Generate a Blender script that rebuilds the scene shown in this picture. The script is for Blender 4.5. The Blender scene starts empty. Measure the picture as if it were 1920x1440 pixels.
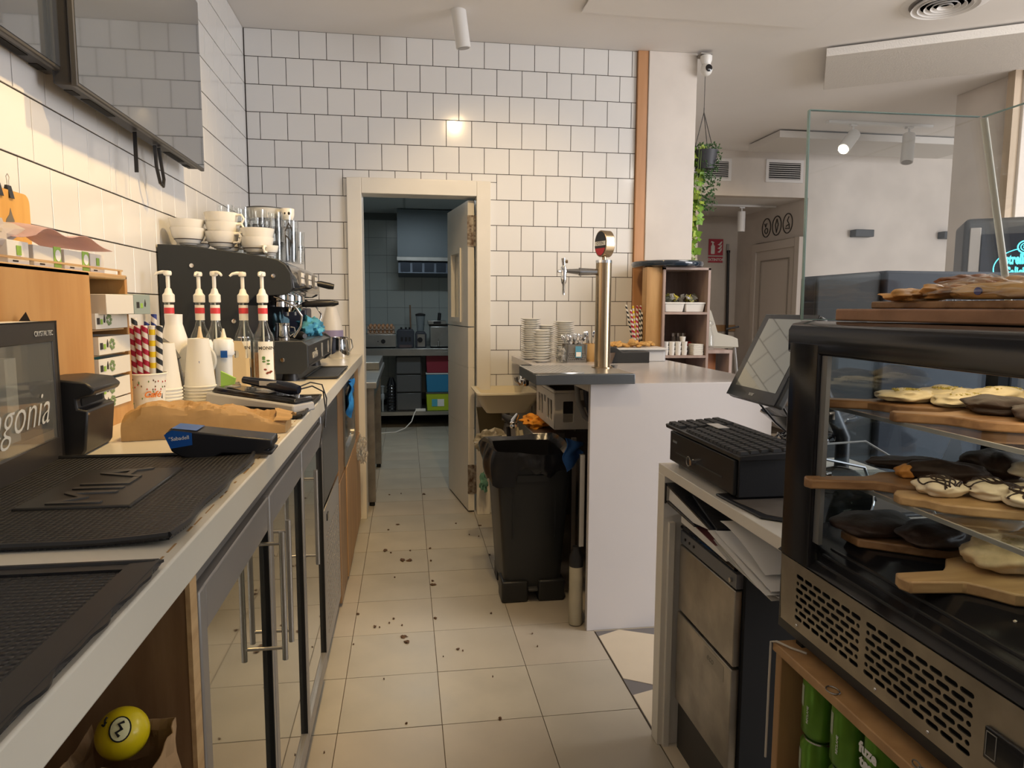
import bpy, bmesh, math, random
from mathutils import Vector, Matrix, noise
random.seed(11)
S = bpy.context.scene
COL = S.collection
PI = math.pi

# ---------------------------------------------------------------- camera
cam = bpy.data.objects.new('camera', bpy.data.cameras.new('camera'))
COL.objects.link(cam)
cr, cd, cc = (0.98882, -0.14903, 0.00451), (-0.01168, -0.10760, -0.99413), (0.14864, 0.98296, -0.10814)
cam.matrix_world = Matrix(((cr[0], -cd[0], -cc[0], 0), (cr[1], -cd[1], -cc[1], 0), (cr[2], -cd[2], -cc[2], 1.3253), (0, 0, 0, 1)))
cam.data.sensor_width = 36
cam.data.lens = 1315.54 / 1920 * 36
cam.data.clip_start = 0.02
S.camera = cam

# ---------------------------------------------------------------- world, lights, exposure
W = bpy.data.worlds.new('world'); S.world = W; W.use_nodes = True
bg = W.node_tree.nodes['Background']
bg.inputs[0].default_value = (0.93, 0.95, 1.0, 1); bg.inputs[1].default_value = 0.62
S.view_settings.view_transform = 'Standard'; S.view_settings.look = 'None'
S.view_settings.gamma = 1; S.view_settings.use_curve_mapping = False
S.view_settings.exposure = 0.06
S.render.film_transparent = False

def light(name, kind, loc, target, power, col, size=0.1, size_y=None, spot=60, blend=0.5):
    d = bpy.data.lights.new(name, kind); o = bpy.data.objects.new(name, d); COL.objects.link(o)
    o.location = loc; o.rotation_euler = (Vector(target) - Vector(loc)).to_track_quat('-Z', 'Y').to_euler()
    d.energy = power; d.color = col
    if kind == 'AREA':
        d.size = size
        if size_y: d.shape = 'RECTANGLE'; d.size_y = size_y
    else: d.shadow_soft_size = size
    if kind == 'SPOT': d.spot_size = math.radians(spot); d.spot_blend = blend
    return o
WARM = (1.0, 0.71, 0.37); WARM2 = (1.0, 0.67, 0.29)
# daylight of the shop windows, right of and behind the camera
light('window_daylight', 'AREA', (6.9, -0.4, 1.8), (1.2, 3.4, 1.5), 225, (0.98, 0.96, 0.99), 3.2, 2.2)
# ceiling lamps over the aisle, above the frame
light('aisle_lamp_near', 'SPOT', (0.02, 1.25, 2.84), (-0.85, 1.95, 1.4), 62, WARM2, 0.035, spot=88, blend=0.7)
light('aisle_lamp_middle', 'SPOT', (0.10, 2.30, 2.84), (-0.95, 2.60, 1.5), 84, WARM2, 0.035, spot=100, blend=0.7)
light('aisle_lamp_door', 'SPOT', (0.42, 2.75, 2.84), (0.62, 4.4, 1.20), 62, WARM, 0.035, spot=78, blend=0.8)
light('aisle_lamp_floor', 'SPOT', (0.15, 1.9, 2.84), (0.42, 3.6, 0.5), 40, WARM, 0.035, spot=84, blend=0.8)
light('dining_lamp', 'SPOT', (3.66, 5.62, 2.62), (3.0, 6.9, 1.6), 20, WARM, 0.03, spot=80, blend=0.8)
light('dining_fill_light', 'AREA', (3.3, 2.1, 2.84), (3.6, 3.3, 0), 72, (1.0, 0.95, 0.90), 2.0, 1.2)  # added fill light to brighten the dining side, no fixture
light('kitchen_lamp', 'AREA', (0.1, 6.3, 2.36), (0.1, 6.3, 0), 13, (0.88, 0.97, 1.0), 0.6, 0.3)

# ---------------------------------------------------------------- materials
MATS = {}
def nodes_of(m): return m.node_tree.nodes, m.node_tree.links
def M(name, col, rough=0.5, metal=0.0, var=0.0, vs=8.0, bump=0.0, bs=60.0, trans=0.0, ior=1.45, spec=0.5, coat=0.0, emit=None, es=1.0, stretch=(1, 1, 1), col2=None, alpha=1.0, rv=0.0):
    if name in MATS: return MATS[name]
    m = bpy.data.materials.new(name); m.use_nodes = True
    N, L = nodes_of(m); b = N['Principled BSDF']
    b.inputs['Base Color'].default_value = (*col, 1); b.inputs['Roughness'].default_value = rough
    b.inputs['Metallic'].default_value = metal; b.inputs['IOR'].default_value = ior
    b.inputs['Specular IOR Level'].default_value = spec
    b.inputs['Transmission Weight'].default_value = trans; b.inputs['Coat Weight'].default_value = coat
    b.inputs['Alpha'].default_value = alpha
    if emit: b.inputs['Emission Color'].default_value = (*emit, 1); b.inputs['Emission Strength'].default_value = es
    if var or col2 or bump or rv:
        tc = N.new('ShaderNodeTexCoord'); mp = N.new('ShaderNodeMapping'); mp.inputs['Scale'].default_value = stretch
        L.new(tc.outputs['Object'], mp.inputs[0])
    if var or col2 or rv:
        nz = N.new('ShaderNodeTexNoise'); nz.inputs['Scale'].default_value = vs; nz.inputs['Detail'].default_value = 4
        L.new(mp.outputs[0], nz.inputs['Vector'])
        rp = N.new('ShaderNodeValToRGB'); c2 = col2 or tuple(max(0, c * (1 - var)) for c in col)
        rp.color_ramp.elements[0].color = (*c2, 1); rp.color_ramp.elements[0].position = 0.35
        rp.color_ramp.elements[1].color = (*col, 1); rp.color_ramp.elements[1].position = 0.65
        L.new(nz.outputs['Fac'], rp.inputs[0]); L.new(rp.outputs[0], b.inputs['Base Color'])
        if rv:
            mr = N.new('ShaderNodeMapRange'); mr.inputs[3].default_value = max(0, rough - rv); mr.inputs[4].default_value = min(1, rough + rv)
            L.new(nz.outputs['Fac'], mr.inputs[0]); L.new(mr.outputs[0], b.inputs['Roughness'])
    if bump:
        n2 = N.new('ShaderNodeTexNoise'); n2.inputs['Scale'].default_value = bs; n2.inputs['Detail'].default_value = 3
        L.new(mp.outputs[0], n2.inputs['Vector'])
        bp = N.new('ShaderNodeBump'); bp.inputs['Strength'].default_value = bump; bp.inputs['Distance'].default_value = 0.003
        L.new(n2.outputs['Fac'], bp.inputs['Height']); L.new(bp.outputs[0], b.inputs['Normal'])
    MATS[name] = m
    return m
def wood(name, c1, c2, axis='Z', scale=5.0, rough=0.45):
    if name in MATS: return MATS[name]
    st = {'X': (0.12, 1, 1), 'Y': (1, 0.12, 1), 'Z': (1, 1, 0.12)}[axis]
    m = M(name, c1, rough, 0, vs=scale * 4, stretch=st, col2=c2, bump=0.15, bs=90)
    return m
def stripes(name, ca, cb, turns=1.0, freq=28.0, diag=True):
    if name in MATS: return MATS[name]
    m = bpy.data.materials.new(name); m.use_nodes = True; N, L = nodes_of(m); b = N['Principled BSDF']
    tc = N.new('ShaderNodeTexCoord'); sp = N.new('ShaderNodeSeparateXYZ'); L.new(tc.outputs['Object'], sp.inputs[0])
    at = N.new('ShaderNodeMath'); at.operation = 'ARCTAN2'; L.new(sp.outputs[1], at.inputs[0]); L.new(sp.outputs[0], at.inputs[1])
    k = N.new('ShaderNodeMath'); k.operation = 'MULTIPLY'; k.inputs[1].default_value = turns / (2 * PI) if diag else 0; L.new(at.outputs[0], k.inputs[0])
    z = N.new('ShaderNodeMath'); z.operation = 'MULTIPLY_ADD'; z.inputs[1].default_value = freq
    L.new(sp.outputs[2], z.inputs[0]); L.new(k.outputs[0], z.inputs[2])
    f = N.new('ShaderNodeMath'); f.operation = 'FRACT'; L.new(z.outputs[0], f.inputs[0])
    g = N.new('ShaderNodeMath'); g.operation = 'GREATER_THAN'; g.inputs[1].default_value = 0.5; L.new(f.outputs[0], g.inputs[0])
    mx = N.new('ShaderNodeMix'); mx.data_type = 'RGBA'; mx.inputs[6].default_value = (*ca, 1); mx.inputs[7].default_value = (*cb, 1)
    L.new(g.outputs[0], mx.inputs[0]); L.new(mx.outputs[2], b.inputs['Base Color']); b.inputs['Roughness'].default_value = 0.55
    MATS[name] = m; return m
def thin(name, tint=(0.97, 0.985, 0.98), base=0.06, edge=0.75, rough=0.02):
    # thin clear glass: sees through, mirrors more towards grazing angles
    if name in MATS: return MATS[name]
    m = bpy.data.materials.new(name); m.use_nodes = True; N, L = nodes_of(m); N.remove(N['Principled BSDF'])
    tr = N.new('ShaderNodeBsdfTransparent'); tr.inputs[0].default_value = (*tint, 1)
    gl_ = N.new('ShaderNodeBsdfGlossy'); gl_.inputs['Roughness'].default_value = rough; gl_.inputs[0].default_value = (0.95, 0.95, 0.95, 1)
    lw = N.new('ShaderNodeLayerWeight'); lw.inputs[0].default_value = 0.5
    p_ = N.new('ShaderNodeMath'); p_.operation = 'POWER'; p_.inputs[1].default_value = 3.0; L.new(lw.outputs['Facing'], p_.inputs[0])
    q_ = N.new('ShaderNodeMath'); q_.operation = 'MULTIPLY_ADD'; q_.inputs[1].default_value = edge; q_.inputs[2].default_value = base; L.new(p_.outputs[0], q_.inputs[0])
    mx = N.new('ShaderNodeMixShader'); L.new(q_.outputs[0], mx.inputs[0]); L.new(tr.outputs[0], mx.inputs[1]); L.new(gl_.outputs[0], mx.inputs[2])
    L.new(mx.outputs[0], N['Material Output'].inputs['Surface']); MATS[name] = m; return m
def rubber(name='rubber_mat', col=(0.012, 0.012, 0.013)):
    # black rubber with a fine relief of small studs
    if name in MATS: return MATS[name]
    m = M(name, col, 0.42, 0, spec=0.5); N, L = nodes_of(m); b = N['Principled BSDF']
    tc = N.new('ShaderNodeTexCoord'); v = N.new('ShaderNodeTexVoronoi'); v.inputs['Scale'].default_value = 120; v.inputs['Randomness'].default_value = 0.0
    L.new(tc.outputs['Object'], v.inputs['Vector'])
    bp = N.new('ShaderNodeBump'); bp.inputs['Strength'].default_value = 1.0; bp.inputs['Distance'].default_value = 0.006; bp.invert = True
    L.new(v.outputs['Distance'], bp.inputs['Height']); L.new(bp.outputs[0], b.inputs['Normal'])
    return m

tile_white = M('tile_glaze', (0.76, 0.75, 0.73), 0.13, 0, spec=0.5, bump=0.05, bs=9, coat=0.2)
grout = M('grout_dark', (0.055, 0.045, 0.035), 0.9)
plaster = M('plaster', (0.72, 0.66, 0.60), 0.7, var=0.10, vs=3.5, bump=0.08, bs=14)
ceil_m = M('ceiling_paint', (0.82, 0.79, 0.76), 0.85, var=0.03, vs=2)
floor_m = M('floor_tile_glaze', (0.46, 0.42, 0.345), 0.34, 0, var=0.10, vs=3.0, spec=0.4, rv=0.08)
quartz = M('white_quartz', (0.70, 0.66, 0.565), 0.28, 0, var=0.03, vs=5)
white_pl = M('white_plastic', (0.80, 0.79, 0.76), 0.35)
cream_pt = M('cream_lacquer', (0.74, 0.70, 0.62), 0.30, var=0.03, vs=6)
steel = M('brushed_steel', (0.56, 0.54, 0.50), 0.28, 1.0, var=0.15, vs=30, stretch=(1, 1, 0.05))
steel_d = M('dull_steel', (0.42, 0.40, 0.37), 0.38, 1.0, var=0.25, vs=12)
chrome = M('chrome', (0.78, 0.78, 0.78), 0.08, 1.0)
grey_al = M('grey_aluminium', (0.34, 0.325, 0.31), 0.42, 0.55)
black_m = M('black_satin', (0.016, 0.016, 0.018), 0.38)
black_g = M('black_gloss', (0.010, 0.010, 0.012), 0.10, coat=0.3)
black_mt = M('black_matt', (0.018, 0.018, 0.018), 0.7, spec=0.2)
charcoal = M('charcoal', (0.045, 0.047, 0.050), 0.45)
glass = thin('clear_glass')
china = M('white_china', (0.82, 0.81, 0.77), 0.15, coat=0.3)
paper_w = M('white_paper', (0.78, 0.76, 0.70), 0.75)
oak = wood('oak_wood', (0.50, 0.30, 0.14), (0.38, 0.21, 0.09), 'Z', 4)
pine = wood('orange_plywood', (0.56, 0.31, 0.115), (0.43, 0.205, 0.06), 'Z', 3)
pine_e = wood('plywood_edge', (0.62, 0.42, 0.21), (0.48, 0.30, 0.14), 'Y', 12)
walnut = wood('brown_laminate', (0.29, 0.175, 0.088), (0.21, 0.118, 0.056), 'Z', 7)
board_w = wood('acacia_board', (0.36, 0.205, 0.095), (0.19, 0.095, 0.04), 'X', 9, 0.4)
board_l = wood('beech_board', (0.50, 0.33, 0.16), (0.33, 0.20, 0.09), 'X', 9, 0.4)
red_m = M('red_print', (0.55, 0.03, 0.05), 0.5)
dark_print = M('dark_print', (0.03, 0.028, 0.026), 0.6)
green_print = M('green_print', (0.30, 0.50, 0.08), 0.6)
white_print = M('white_print', (0.85, 0.85, 0.82), 0.5)
blue_m = M('blue_plastic', (0.015, 0.06, 0.30), 0.35)
kraft = M('kraft_paper', (0.50, 0.31, 0.13), 0.65, var=0.18, vs=14, bump=0.3, bs=30)

# ---------------------------------------------------------------- geometry helpers
class G:
    """collects faces; world coordinates when given a thing (its location is subtracted)."""
    def __init__(s, org=None): s.v = []; s.f = []; s.o = Vector(org.location) if org is not None else Vector((0, 0, 0))
    def add(s, vs, fs):
        n = len(s.v); s.v += [tuple(v) for v in vs]; s.f += [tuple(i + n for i in f) for f in fs]; return s
    def box(s, x0, x1, y0, y1, z0, z1):
        return s.add([(x0, y0, z0), (x1, y0, z0), (x1, y1, z0), (x0, y1, z0), (x0, y0, z1), (x1, y0, z1), (x1, y1, z1), (x0, y1, z1)],
                     [(0, 3, 2, 1), (4, 5, 6, 7), (0, 1, 5, 4), (1, 2, 6, 5), (2, 3, 7, 6), (3, 0, 4, 7)])
    def hexa(s, p):  # 8 points, bottom ring then top ring
        return s.add(p, [(0, 3, 2, 1), (4, 5, 6, 7), (0, 1, 5, 4), (1, 2, 6, 5), (2, 3, 7, 6), (3, 0, 4, 7)])
    def lathe(s, prof, c=(0, 0, 0), n=20, axis='Z', closed=False):
        vs = []; fs = []; k = len(prof)
        for i in range(n):
            a = 2 * PI * i / n; ca, sa = math.cos(a), math.sin(a)
            for r, h in prof:
                p = (r * ca, r * sa, h)
                if axis == 'X': p = (h, r * ca, r * sa)
                if axis == 'Y': p = (r * sa, h, r * ca)
                vs.append((p[0] + c[0], p[1] + c[1], p[2] + c[2]))
        for i in range(n):
            j = (i + 1) % n
            for q in range(k - 1): fs.append((i * k + q, j * k + q, j * k + q + 1, i * k + q + 1))
        if prof[0][0] > 1e-5: fs.append(tuple(i * k for i in range(n))[::-1])
        if prof[-1][0] > 1e-5: fs.append(tuple(i * k + k - 1 for i in range(n)))
        return s.add(vs, fs)
    def cyl(s, c, r, h, n=20, axis='Z', r2=None):
        return s.lathe([(r, 0), (r if r2 is None else r2, h)], c, n, axis)
    def tube(s, pts, r, n=8, rs=None):
        pts = [Vector(p) for p in pts]; vs = []; fs = []; up = Vector((0, 0, 1)); prev = None
        for i, p in enumerate(pts):
            d = (pts[min(i + 1, len(pts) - 1)] - pts[max(i - 1, 0)]).normalized()
            if prev is None:
                a = d.cross(up)
                if a.length < 1e-3: a = d.cross(Vector((1, 0, 0)))
            else: a = prev - d * prev.dot(d)
            a.normalize(); prev = a; b = d.cross(a); R = rs[i] if rs else r
            for k in range(n):
                t = 2 * PI * k / n; vs.append(p + a * R * math.cos(t) + b * R * math.sin(t))
        for i in range(len(pts) - 1):
            for k in range(n):
                l = (k + 1) % n; fs.append((i * n + k, i * n + l, (i + 1) * n + l, (i + 1) * n + k))
        fs.append(tuple(range(n))[::-1]); fs.append(tuple((len(pts) - 1) * n + k for k in range(n)))
        return s.add(vs, fs)
    def prism(s, poly, a0, a1, axis='Y'):
        """poly of 2D points; axis Y: (x,z) extruded over y; X: (y,z) over x; Z: (x,y) over z"""
        f = {'Y': lambda p, a: (p[0], a, p[1]), 'X': lambda p, a: (a, p[0], p[1]), 'Z': lambda p, a: (p[0], p[1], a)}[axis]
        n = len(poly); vs = [f(p, a0) for p in poly] + [f(p, a1) for p in poly]
        fs = [tuple(range(n)), tuple(range(n, 2 * n))[::-1]] + [(i, i + n, (i + 1) % n + n, (i + 1) % n) for i in range(n)]
        return s.add(vs, fs)
    def grid(s, fn, nu, nv, wrap=False):
        vs = [fn(i / nu, j / nv) for i in range(nu + 1) for j in range(nv + 1)]
        fs = [(i * (nv + 1) + j, (i + 1) * (nv + 1) + j, (i + 1) * (nv + 1) + j + 1, i * (nv + 1) + j + 1) for i in range(nu) for j in range(nv)]
        return s.add(vs, fs)
    def blob(s, c, r, seed=0, amp=0.25, fr=2.5, nu=20, nv=12, flat=None):
        c = Vector(c); off = Vector((seed * 7.3, seed * 1.7, seed * 3.1))
        def fn(u, v):
            a = 2 * PI * u; b = PI * (v - 0.5)
            d = Vector((math.cos(a) * math.cos(b), math.sin(a) * math.cos(b), math.sin(b)))
            k = 1 + amp * noise.noise(d * fr + off) * 2
            p = Vector((d.x * r[0] * k, d.y * r[1] * k, d.z * r[2] * k))
            if flat is not None and p.z < flat: p.z = flat
            return c + p
        return s.grid(fn, nu, nv)
    def sheet(s, fn, nu, nv, t=0.001):
        """a thin solid sheet"""
        top = [Vector(fn(i / nu, j / nv)) for i in range(nu + 1) for j in range(nv + 1)]
        m = nv + 1; nrm = []
        for i in range(nu + 1):
            for j in range(m):
                a = top[min(i + 1, nu) * m + j] - top[max(i - 1, 0) * m + j]; b = top[i * m + min(j + 1, nv)] - top[i * m + max(j - 1, 0)]
                nn = a.cross(b); nrm.append(nn.normalized() if nn.length > 1e-9 else Vector((0, 0, 1)))
        n0 = len(top); vs = top + [p - q * t for p, q in zip(top, nrm)]
        fs = []
        for i in range(nu):
            for j in range(nv):
                q = (i * m + j, (i + 1) * m + j, (i + 1) * m + j + 1, i * m + j + 1); fs += [q, tuple(k + n0 for k in q[::-1])]
        for i in range(nu): fs += [(i * m, i * m + n0, (i + 1) * m + n0, (i + 1) * m), (i * m + nv, (i + 1) * m + nv, (i + 1) * m + nv + n0, i * m + nv + n0)]
        for j in range(nv): fs += [(j, j + 1, j + 1 + n0, j + n0), (nu * m + j, nu * m + j + n0, nu * m + j + 1 + n0, nu * m + j + 1)]
        return s.add(vs, fs)
    def mesh(s, name, mat, smooth=True, ang=38):
        me = bpy.data.meshes.new(name); me.from_pydata([tuple(Vector(v) - s.o) for v in s.v], [], s.f)
        bm = bmesh.new(); bm.from_mesh(me)
        bmesh.ops.remove_doubles(bm, verts=bm.verts, dist=1e-5); bmesh.ops.recalc_face_normals(bm, faces=bm.faces)
        bm.to_mesh(me); bm.free()
        if smooth:
            me.polygons.foreach_set('use_smooth', [True] * len(me.polygons)); me.set_sharp_from_angle(angle=math.radians(ang))
        if mat: me.materials.append(mat)
        me.update(); return me
    def build(s, name, mat, parent=None, bevel=0, seg=2, smooth=True, ang=38, label=None, kind=None):
        o = bpy.data.objects.new(name, s.mesh(name, mat, smooth, ang)); COL.objects.link(o)
        if parent is not None: o.parent = parent
        else: o.location = s.o
        if bevel:
            b = o.modifiers.new('bevel', 'BEVEL'); b.width = bevel; b.segments = seg; b.limit_method = 'ANGLE'; b.angle_limit = math.radians(40)
            b.harden_normals = False
        if label: o['label'] = label
        if kind: o['kind'] = kind
        return o
def tag(o, label, cat, group=None, kind=None):
    o['label'] = label; o['category'] = cat
    if group: o['group'] = group
    if kind: o['kind'] = kind
    return o
def T(name, label, cat, loc, rz=0, group=None):
    o = bpy.data.objects.new(name, None); COL.objects.link(o); o.location = loc; o.rotation_euler = (0, 0, rz); o.empty_display_size = 0.05
    return tag(o, label, cat, group)
def struct(g, name, mat, parent=None, **k):
    o = g.build(name, mat, parent, **k)
    o['kind'] = 'structure'
    return o
def empty_struct(name, loc=(0, 0, 0)):
    o = bpy.data.objects.new(name, None); COL.objects.link(o); o.location = loc; o['kind'] = 'structure'; return o
KIDS = {}
def dup(root, loc=None, rz=None, label=None, group=None, rot=None):
    def cp(o, par):
        c = o.copy(); COL.objects.link(c); c.parent = par
        for ch in kids(o): cp(ch, c)
        return c
    def kids(o):
        if o.name not in KIDS: KIDS[o.name] = [x for x in list(COL.objects) if x.parent == o]
        return KIDS[o.name]
    r = cp(root, None)
    if loc is not None: r.location = loc
    if rz is not None: r.rotation_euler = (0, 0, rz)
    if rot is not None: r.rotation_euler = rot
    if label: r['label'] = label
    if group: r['group'] = group
    return r
def text(body, size, mat, parent, loc, rot, name='lettering', ext=0.0004, shear=0, bold=0, align='CENTER', sx=1.0):
    c = bpy.data.curves.new(name, 'FONT'); c.body = body; c.size = size; c.extrude = ext; c.shear = shear; c.offset = bold
    c.align_x = align; c.align_y = 'CENTER'; c.resolution_u = 3
    t = bpy.data.objects.new(name, c); COL.objects.link(t)
    me = bpy.data.meshes.new_from_object(t); bpy.data.objects.remove(t); bpy.data.curves.remove(c)
    me.materials.clear(); me.materials.append(mat); me.name = name
    o = bpy.data.objects.new(name, me); COL.objects.link(o)
    if parent is not None: o.parent = parent
    o.location = Vector(loc); o.rotation_euler = rot; o.scale = (sx, 1, 1)
    return o
FX = (PI / 2, 0, PI / 2)    # lettering on a face that looks along +X
FNX = (PI / 2, 0, -PI / 2)  # ... along -X
FNY = (PI / 2, 0, 0)        # ... along -Y (towards the camera)
def plate_holes(name, outer, holes, thick, mat, parent, mtx, label=None):
    """flat plate with real openings: outer and holes are lists of 2D points"""
    c = bpy.data.curves.new(name, 'CURVE'); c.dimensions = '2D'; c.fill_mode = 'BOTH'; c.extrude = thick / 2
    for poly in [outer] + holes:
        sp = c.splines.new('POLY'); sp.points.add(len(poly) - 1); sp.use_cyclic_u = True
        for p, q in zip(sp.points, poly): p.co = (q[0], q[1], 0, 1)
    t = bpy.data.objects.new(name, c); COL.objects.link(t)
    me = bpy.data.meshes.new_from_object(t); bpy.data.objects.remove(t); bpy.data.curves.remove(c)
    me.materials.clear(); me.materials.append(mat); me.name = name; me.transform(mtx)
    o = bpy.data.objects.new(name, me); COL.objects.link(o); o.parent = parent
    if label: o['label'] = label
    return o
def slot(cx, cy, w, h, n=4):
    r = h / 2; pts = []
    for k in range(n + 1):
        a = -PI / 2 + PI * k / n; pts.append((cx + w / 2 - r + r * math.cos(a), cy + r * math.sin(a)))
    for k in range(n + 1):
        a = PI / 2 + PI * k / n; pts.append((cx - w / 2 + r + r * math.cos(a), cy + r * math.sin(a)))
    return pts
def rrect(x0, x1, y0, y1, r, n=5):
    pts = []
    for cx, cy, a0 in ((x1 - r, y0 + r, -PI / 2), (x1 - r, y1 - r, 0), (x0 + r, y1 - r, PI / 2), (x0 + r, y0 + r, PI)):
        for k in range(n + 1):
            a = a0 + PI / 2 * k / n; pts.append((cx + r * math.cos(a), cy + r * math.sin(a)))
    return pts
ORD = ['first', 'second', 'third', 'fourth', 'fifth', 'sixth', 'seventh', 'eighth', 'ninth', 'tenth', 'eleventh', 'twelfth', 'thirteenth', 'fourteenth', 'fifteenth', 'sixteenth', 'seventeenth', 'eighteenth', 'nineteenth', 'twentieth']
# ================================================================ room shell
P = 0.155; PH = 0.15475; L = 4.406; XC = -0.9045; Z0 = 2.7625; CEIL = 2.9175
def tiles(parent, to_world, a_off, rows, a_min, a_max, z_min, z_max, cut, seed):
    """individual glazed tiles in running bond; to_world(a, z) gives the wall point; cut = rectangle left free"""
    rnd = random.Random(seed); cache = {}; n = 0
    for r in rows:
        zt = Z0 - P * r; zb = zt - P; off = a_off(r)
        k0 = int(math.floor((a_min - off) / PH)) - 1
        for k in range(k0, k0 + 60):
            a0 = off + k * PH; a1 = a0 + PH
            A0, A1, B0, B1 = max(a0, a_min), min(a1, a_max), max(zb, z_min), min(zt, z_max)
            if A1 - A0 < 0.012 or B1 - B0 < 0.012: continue
            pieces = [(A0, A1, B0, B1)]
            if cut:
                c0, c1, d0, d1 = cut; out = []
                for p0, p1, q0, q1 in pieces:
                    if p1 <= c0 or p0 >= c1 or q0 >= d1 or q1 <= d0: out.append((p0, p1, q0, q1)); continue
                    if q1 > d1: out.append((p0, p1, d1, q1)); q1 = d1
                    if p0 < c0: out.append((p0, c0, q0, q1))
                    if p1 > c1: out.append((c1, p1, q0, q1))
                pieces = out
            for p0, p1, q0, q1 in pieces:
                if p1 - p0 < 0.01 or q1 - q0 < 0.01: continue
                w, h = round(p1 - p0 - 0.0036, 3), round(q1 - q0 - 0.0036, 3)
                if (w, h) not in cache:
                    g = G(); e = 0.0008; t = 0.0030; W2, H2 = w / 2, h / 2
                    g.add([(-W2, 0, -H2), (W2, 0, -H2), (W2, 0, H2), (-W2, 0, H2), (-W2, -t + e, -H2), (W2, -t + e, -H2), (W2, -t + e, H2), (-W2, -t + e, H2),
                           (-W2 + e, -t, -H2 + e), (W2 - e, -t, -H2 + e), (W2 - e, -t, H2 - e), (-W2 + e, -t, H2 - e)],
                          [(0, 1, 5, 4), (1, 2, 6, 5), (2, 3, 7, 6), (3, 0, 4, 7), (4, 5, 9, 8), (5, 6, 10, 9), (6, 7, 11, 10), (7, 4, 8, 11), (8, 9, 10, 11)])
                    cache[(w, h)] = g.mesh('tile', tile_white, smooth=False)
                o = bpy.data.objects.new('tile', cache[(w, h)]); COL.objects.link(o); o.parent = parent
                loc, rz = to_world((p0 + p1) / 2, (q0 + q1) / 2)
                o.location = loc; o.rotation_euler = (rnd.gauss(0, 0.0022), 0, rz + rnd.gauss(0, 0.0022)); n += 1
    return n
wb = struct(G().box(XC - 0.12, -0.262, L + 0.004, L + 0.12, -0.02, CEIL).box(0.44, 1.50, L + 0.004, L + 0.12, -0.02, CEIL).box(-0.262, 0.44, L + 0.004, L + 0.12, 2.02, CEIL), 'wall_back', grout, smooth=False)
tiles(wb, lambda a, z: ((a, L + 0.004, z), 0), lambda r: -0.905 + (PH / 2 if r % 2 == 0 else 0), range(-1, 18), XC + 0.002, 1.448, 0.0, CEIL, (-0.334, 0.521, -1, 2.093), 1)
wl = struct(G().box(XC - 0.12, XC - 0.004, -1.6, L + 0.004, -0.02, CEIL), 'wall_left', grout, smooth=False)
tiles(wl, lambda a, z: ((XC - 0.004, a, z), PI / 2), lambda r: 1.8676 + (PH / 2 if r % 2 == 0 else 0), range(-1, 12), 1.25, L - 0.002, 1.02, CEIL, None, 2)
near = G()
for r in range(-1, 12):
    off = 1.8676 + (PH / 2 if r % 2 == 0 else 0)
    for k in range(-24, 0):
        a0, a1 = off + k * PH, min(off + (k + 1) * PH, 1.2486)
        if a1 - a0 > 0.02 and a0 > -1.5: near.box(XC - 0.004, XC + 0.002, a0 + 0.0014, a1 - 0.0014, Z0 - P * r - P + 0.0014, Z0 - P * r - 0.0014)
near.build('tile_field', tile_white, wl, kind='stuff', smooth=False)

# floor: base with individual tiles of the aisle and the kitchen
fl = struct(G().box(-3, 9, -2.2, 9.2, -0.06, -0.0045), 'floor', M('floor_joint', (0.10, 0.075, 0.05), 0.9), smooth=False)
rnd = random.Random(5); TX, TY = 0.3265, 0.330; cache = {}
def floor_tile(x0, x1, y0, y1, mat, key):
    w, h = round(x1 - x0 - 0.003, 3), round(y1 - y0 - 0.003, 3)
    if (w, h, key) not in cache: cache[(w, h, key)] = G().box(-w / 2, w / 2, -h / 2, h / 2, -0.006, 0).mesh('tile', mat, smooth=False)
    o = bpy.data.objects.new('tile', cache[(w, h, key)]); COL.objects.link(o); o.parent = fl
    o.location = ((x0 + x1) / 2, (y0 + y1) / 2, rnd.uniform(-0.0003, 0.0003)); o.rotation_euler = (rnd.gauss(0, 0.0012), rnd.gauss(0, 0.0012), rnd.choice((0, PI)) if abs(w - h) > 1 else 0)
fmats = [floor_m] + [M('floor_tile_%s' % n, c, 0.34, 0, var=0.12, vs=3.4 + i, spec=0.4, rv=0.08) for i, (n, c) in enumerate((('warm', (0.465, 0.415, 0.34)), ('cool', (0.445, 0.415, 0.35)), ('pale', (0.48, 0.44, 0.36))))]
for k in range(-11, 15):
    y1 = 4.759 - TY * k; y0 = y1 - TY
    cols = range(-3, 2) if y0 < L else range(-4, 4)
    for c in cols:
        x0 = 0.100 + TX * c
        q = rnd.randrange(4); floor_tile(x0, x0 + TX, y0, y1, fmats[q], q)
# patterned floor of the customer side: cream pieces over grey ones
pgrey = M('floor_grey_piece', (0.15, 0.14, 0.14), 0.5); pcream = M('floor_cream_piece', (0.60, 0.52, 0.40), 0.4, var=0.04)
for k, poly in enumerate([[(0.758, 1.95), (1.30, 1.95), (1.30, 2.685), (0.758, 2.685)]]):
    G().prism(poly, -0.0045, -0.0015, 'Z').build('tile', pgrey, fl)
for poly in ([(0.760, 2.640), (0.86, 2.685), (1.30, 2.47), (1.30, 2.28), (0.87, 2.245), (0.760, 2.31)],
             [(0.760, 1.95), (0.760, 2.20), (0.865, 2.232), (1.02, 2.05), (1.0, 1.95)], [(0.93, 2.246), (1.30, 2.27), (1.30, 2.0), (1.04, 2.07)]):
    G().prism(poly, -0.004, 0.0, 'Z').build('tile', pcream, fl)
struct(G().box(0.4265 + TX + 0.001, 9, 2.69, 6.9, -0.004, 0).box(1.302, 9, -2, 2.688, -0.004, 0).box(0.756, 1.30, -2, 1.948, -0.004, 0), 'floor_dining', pcream)
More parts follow.
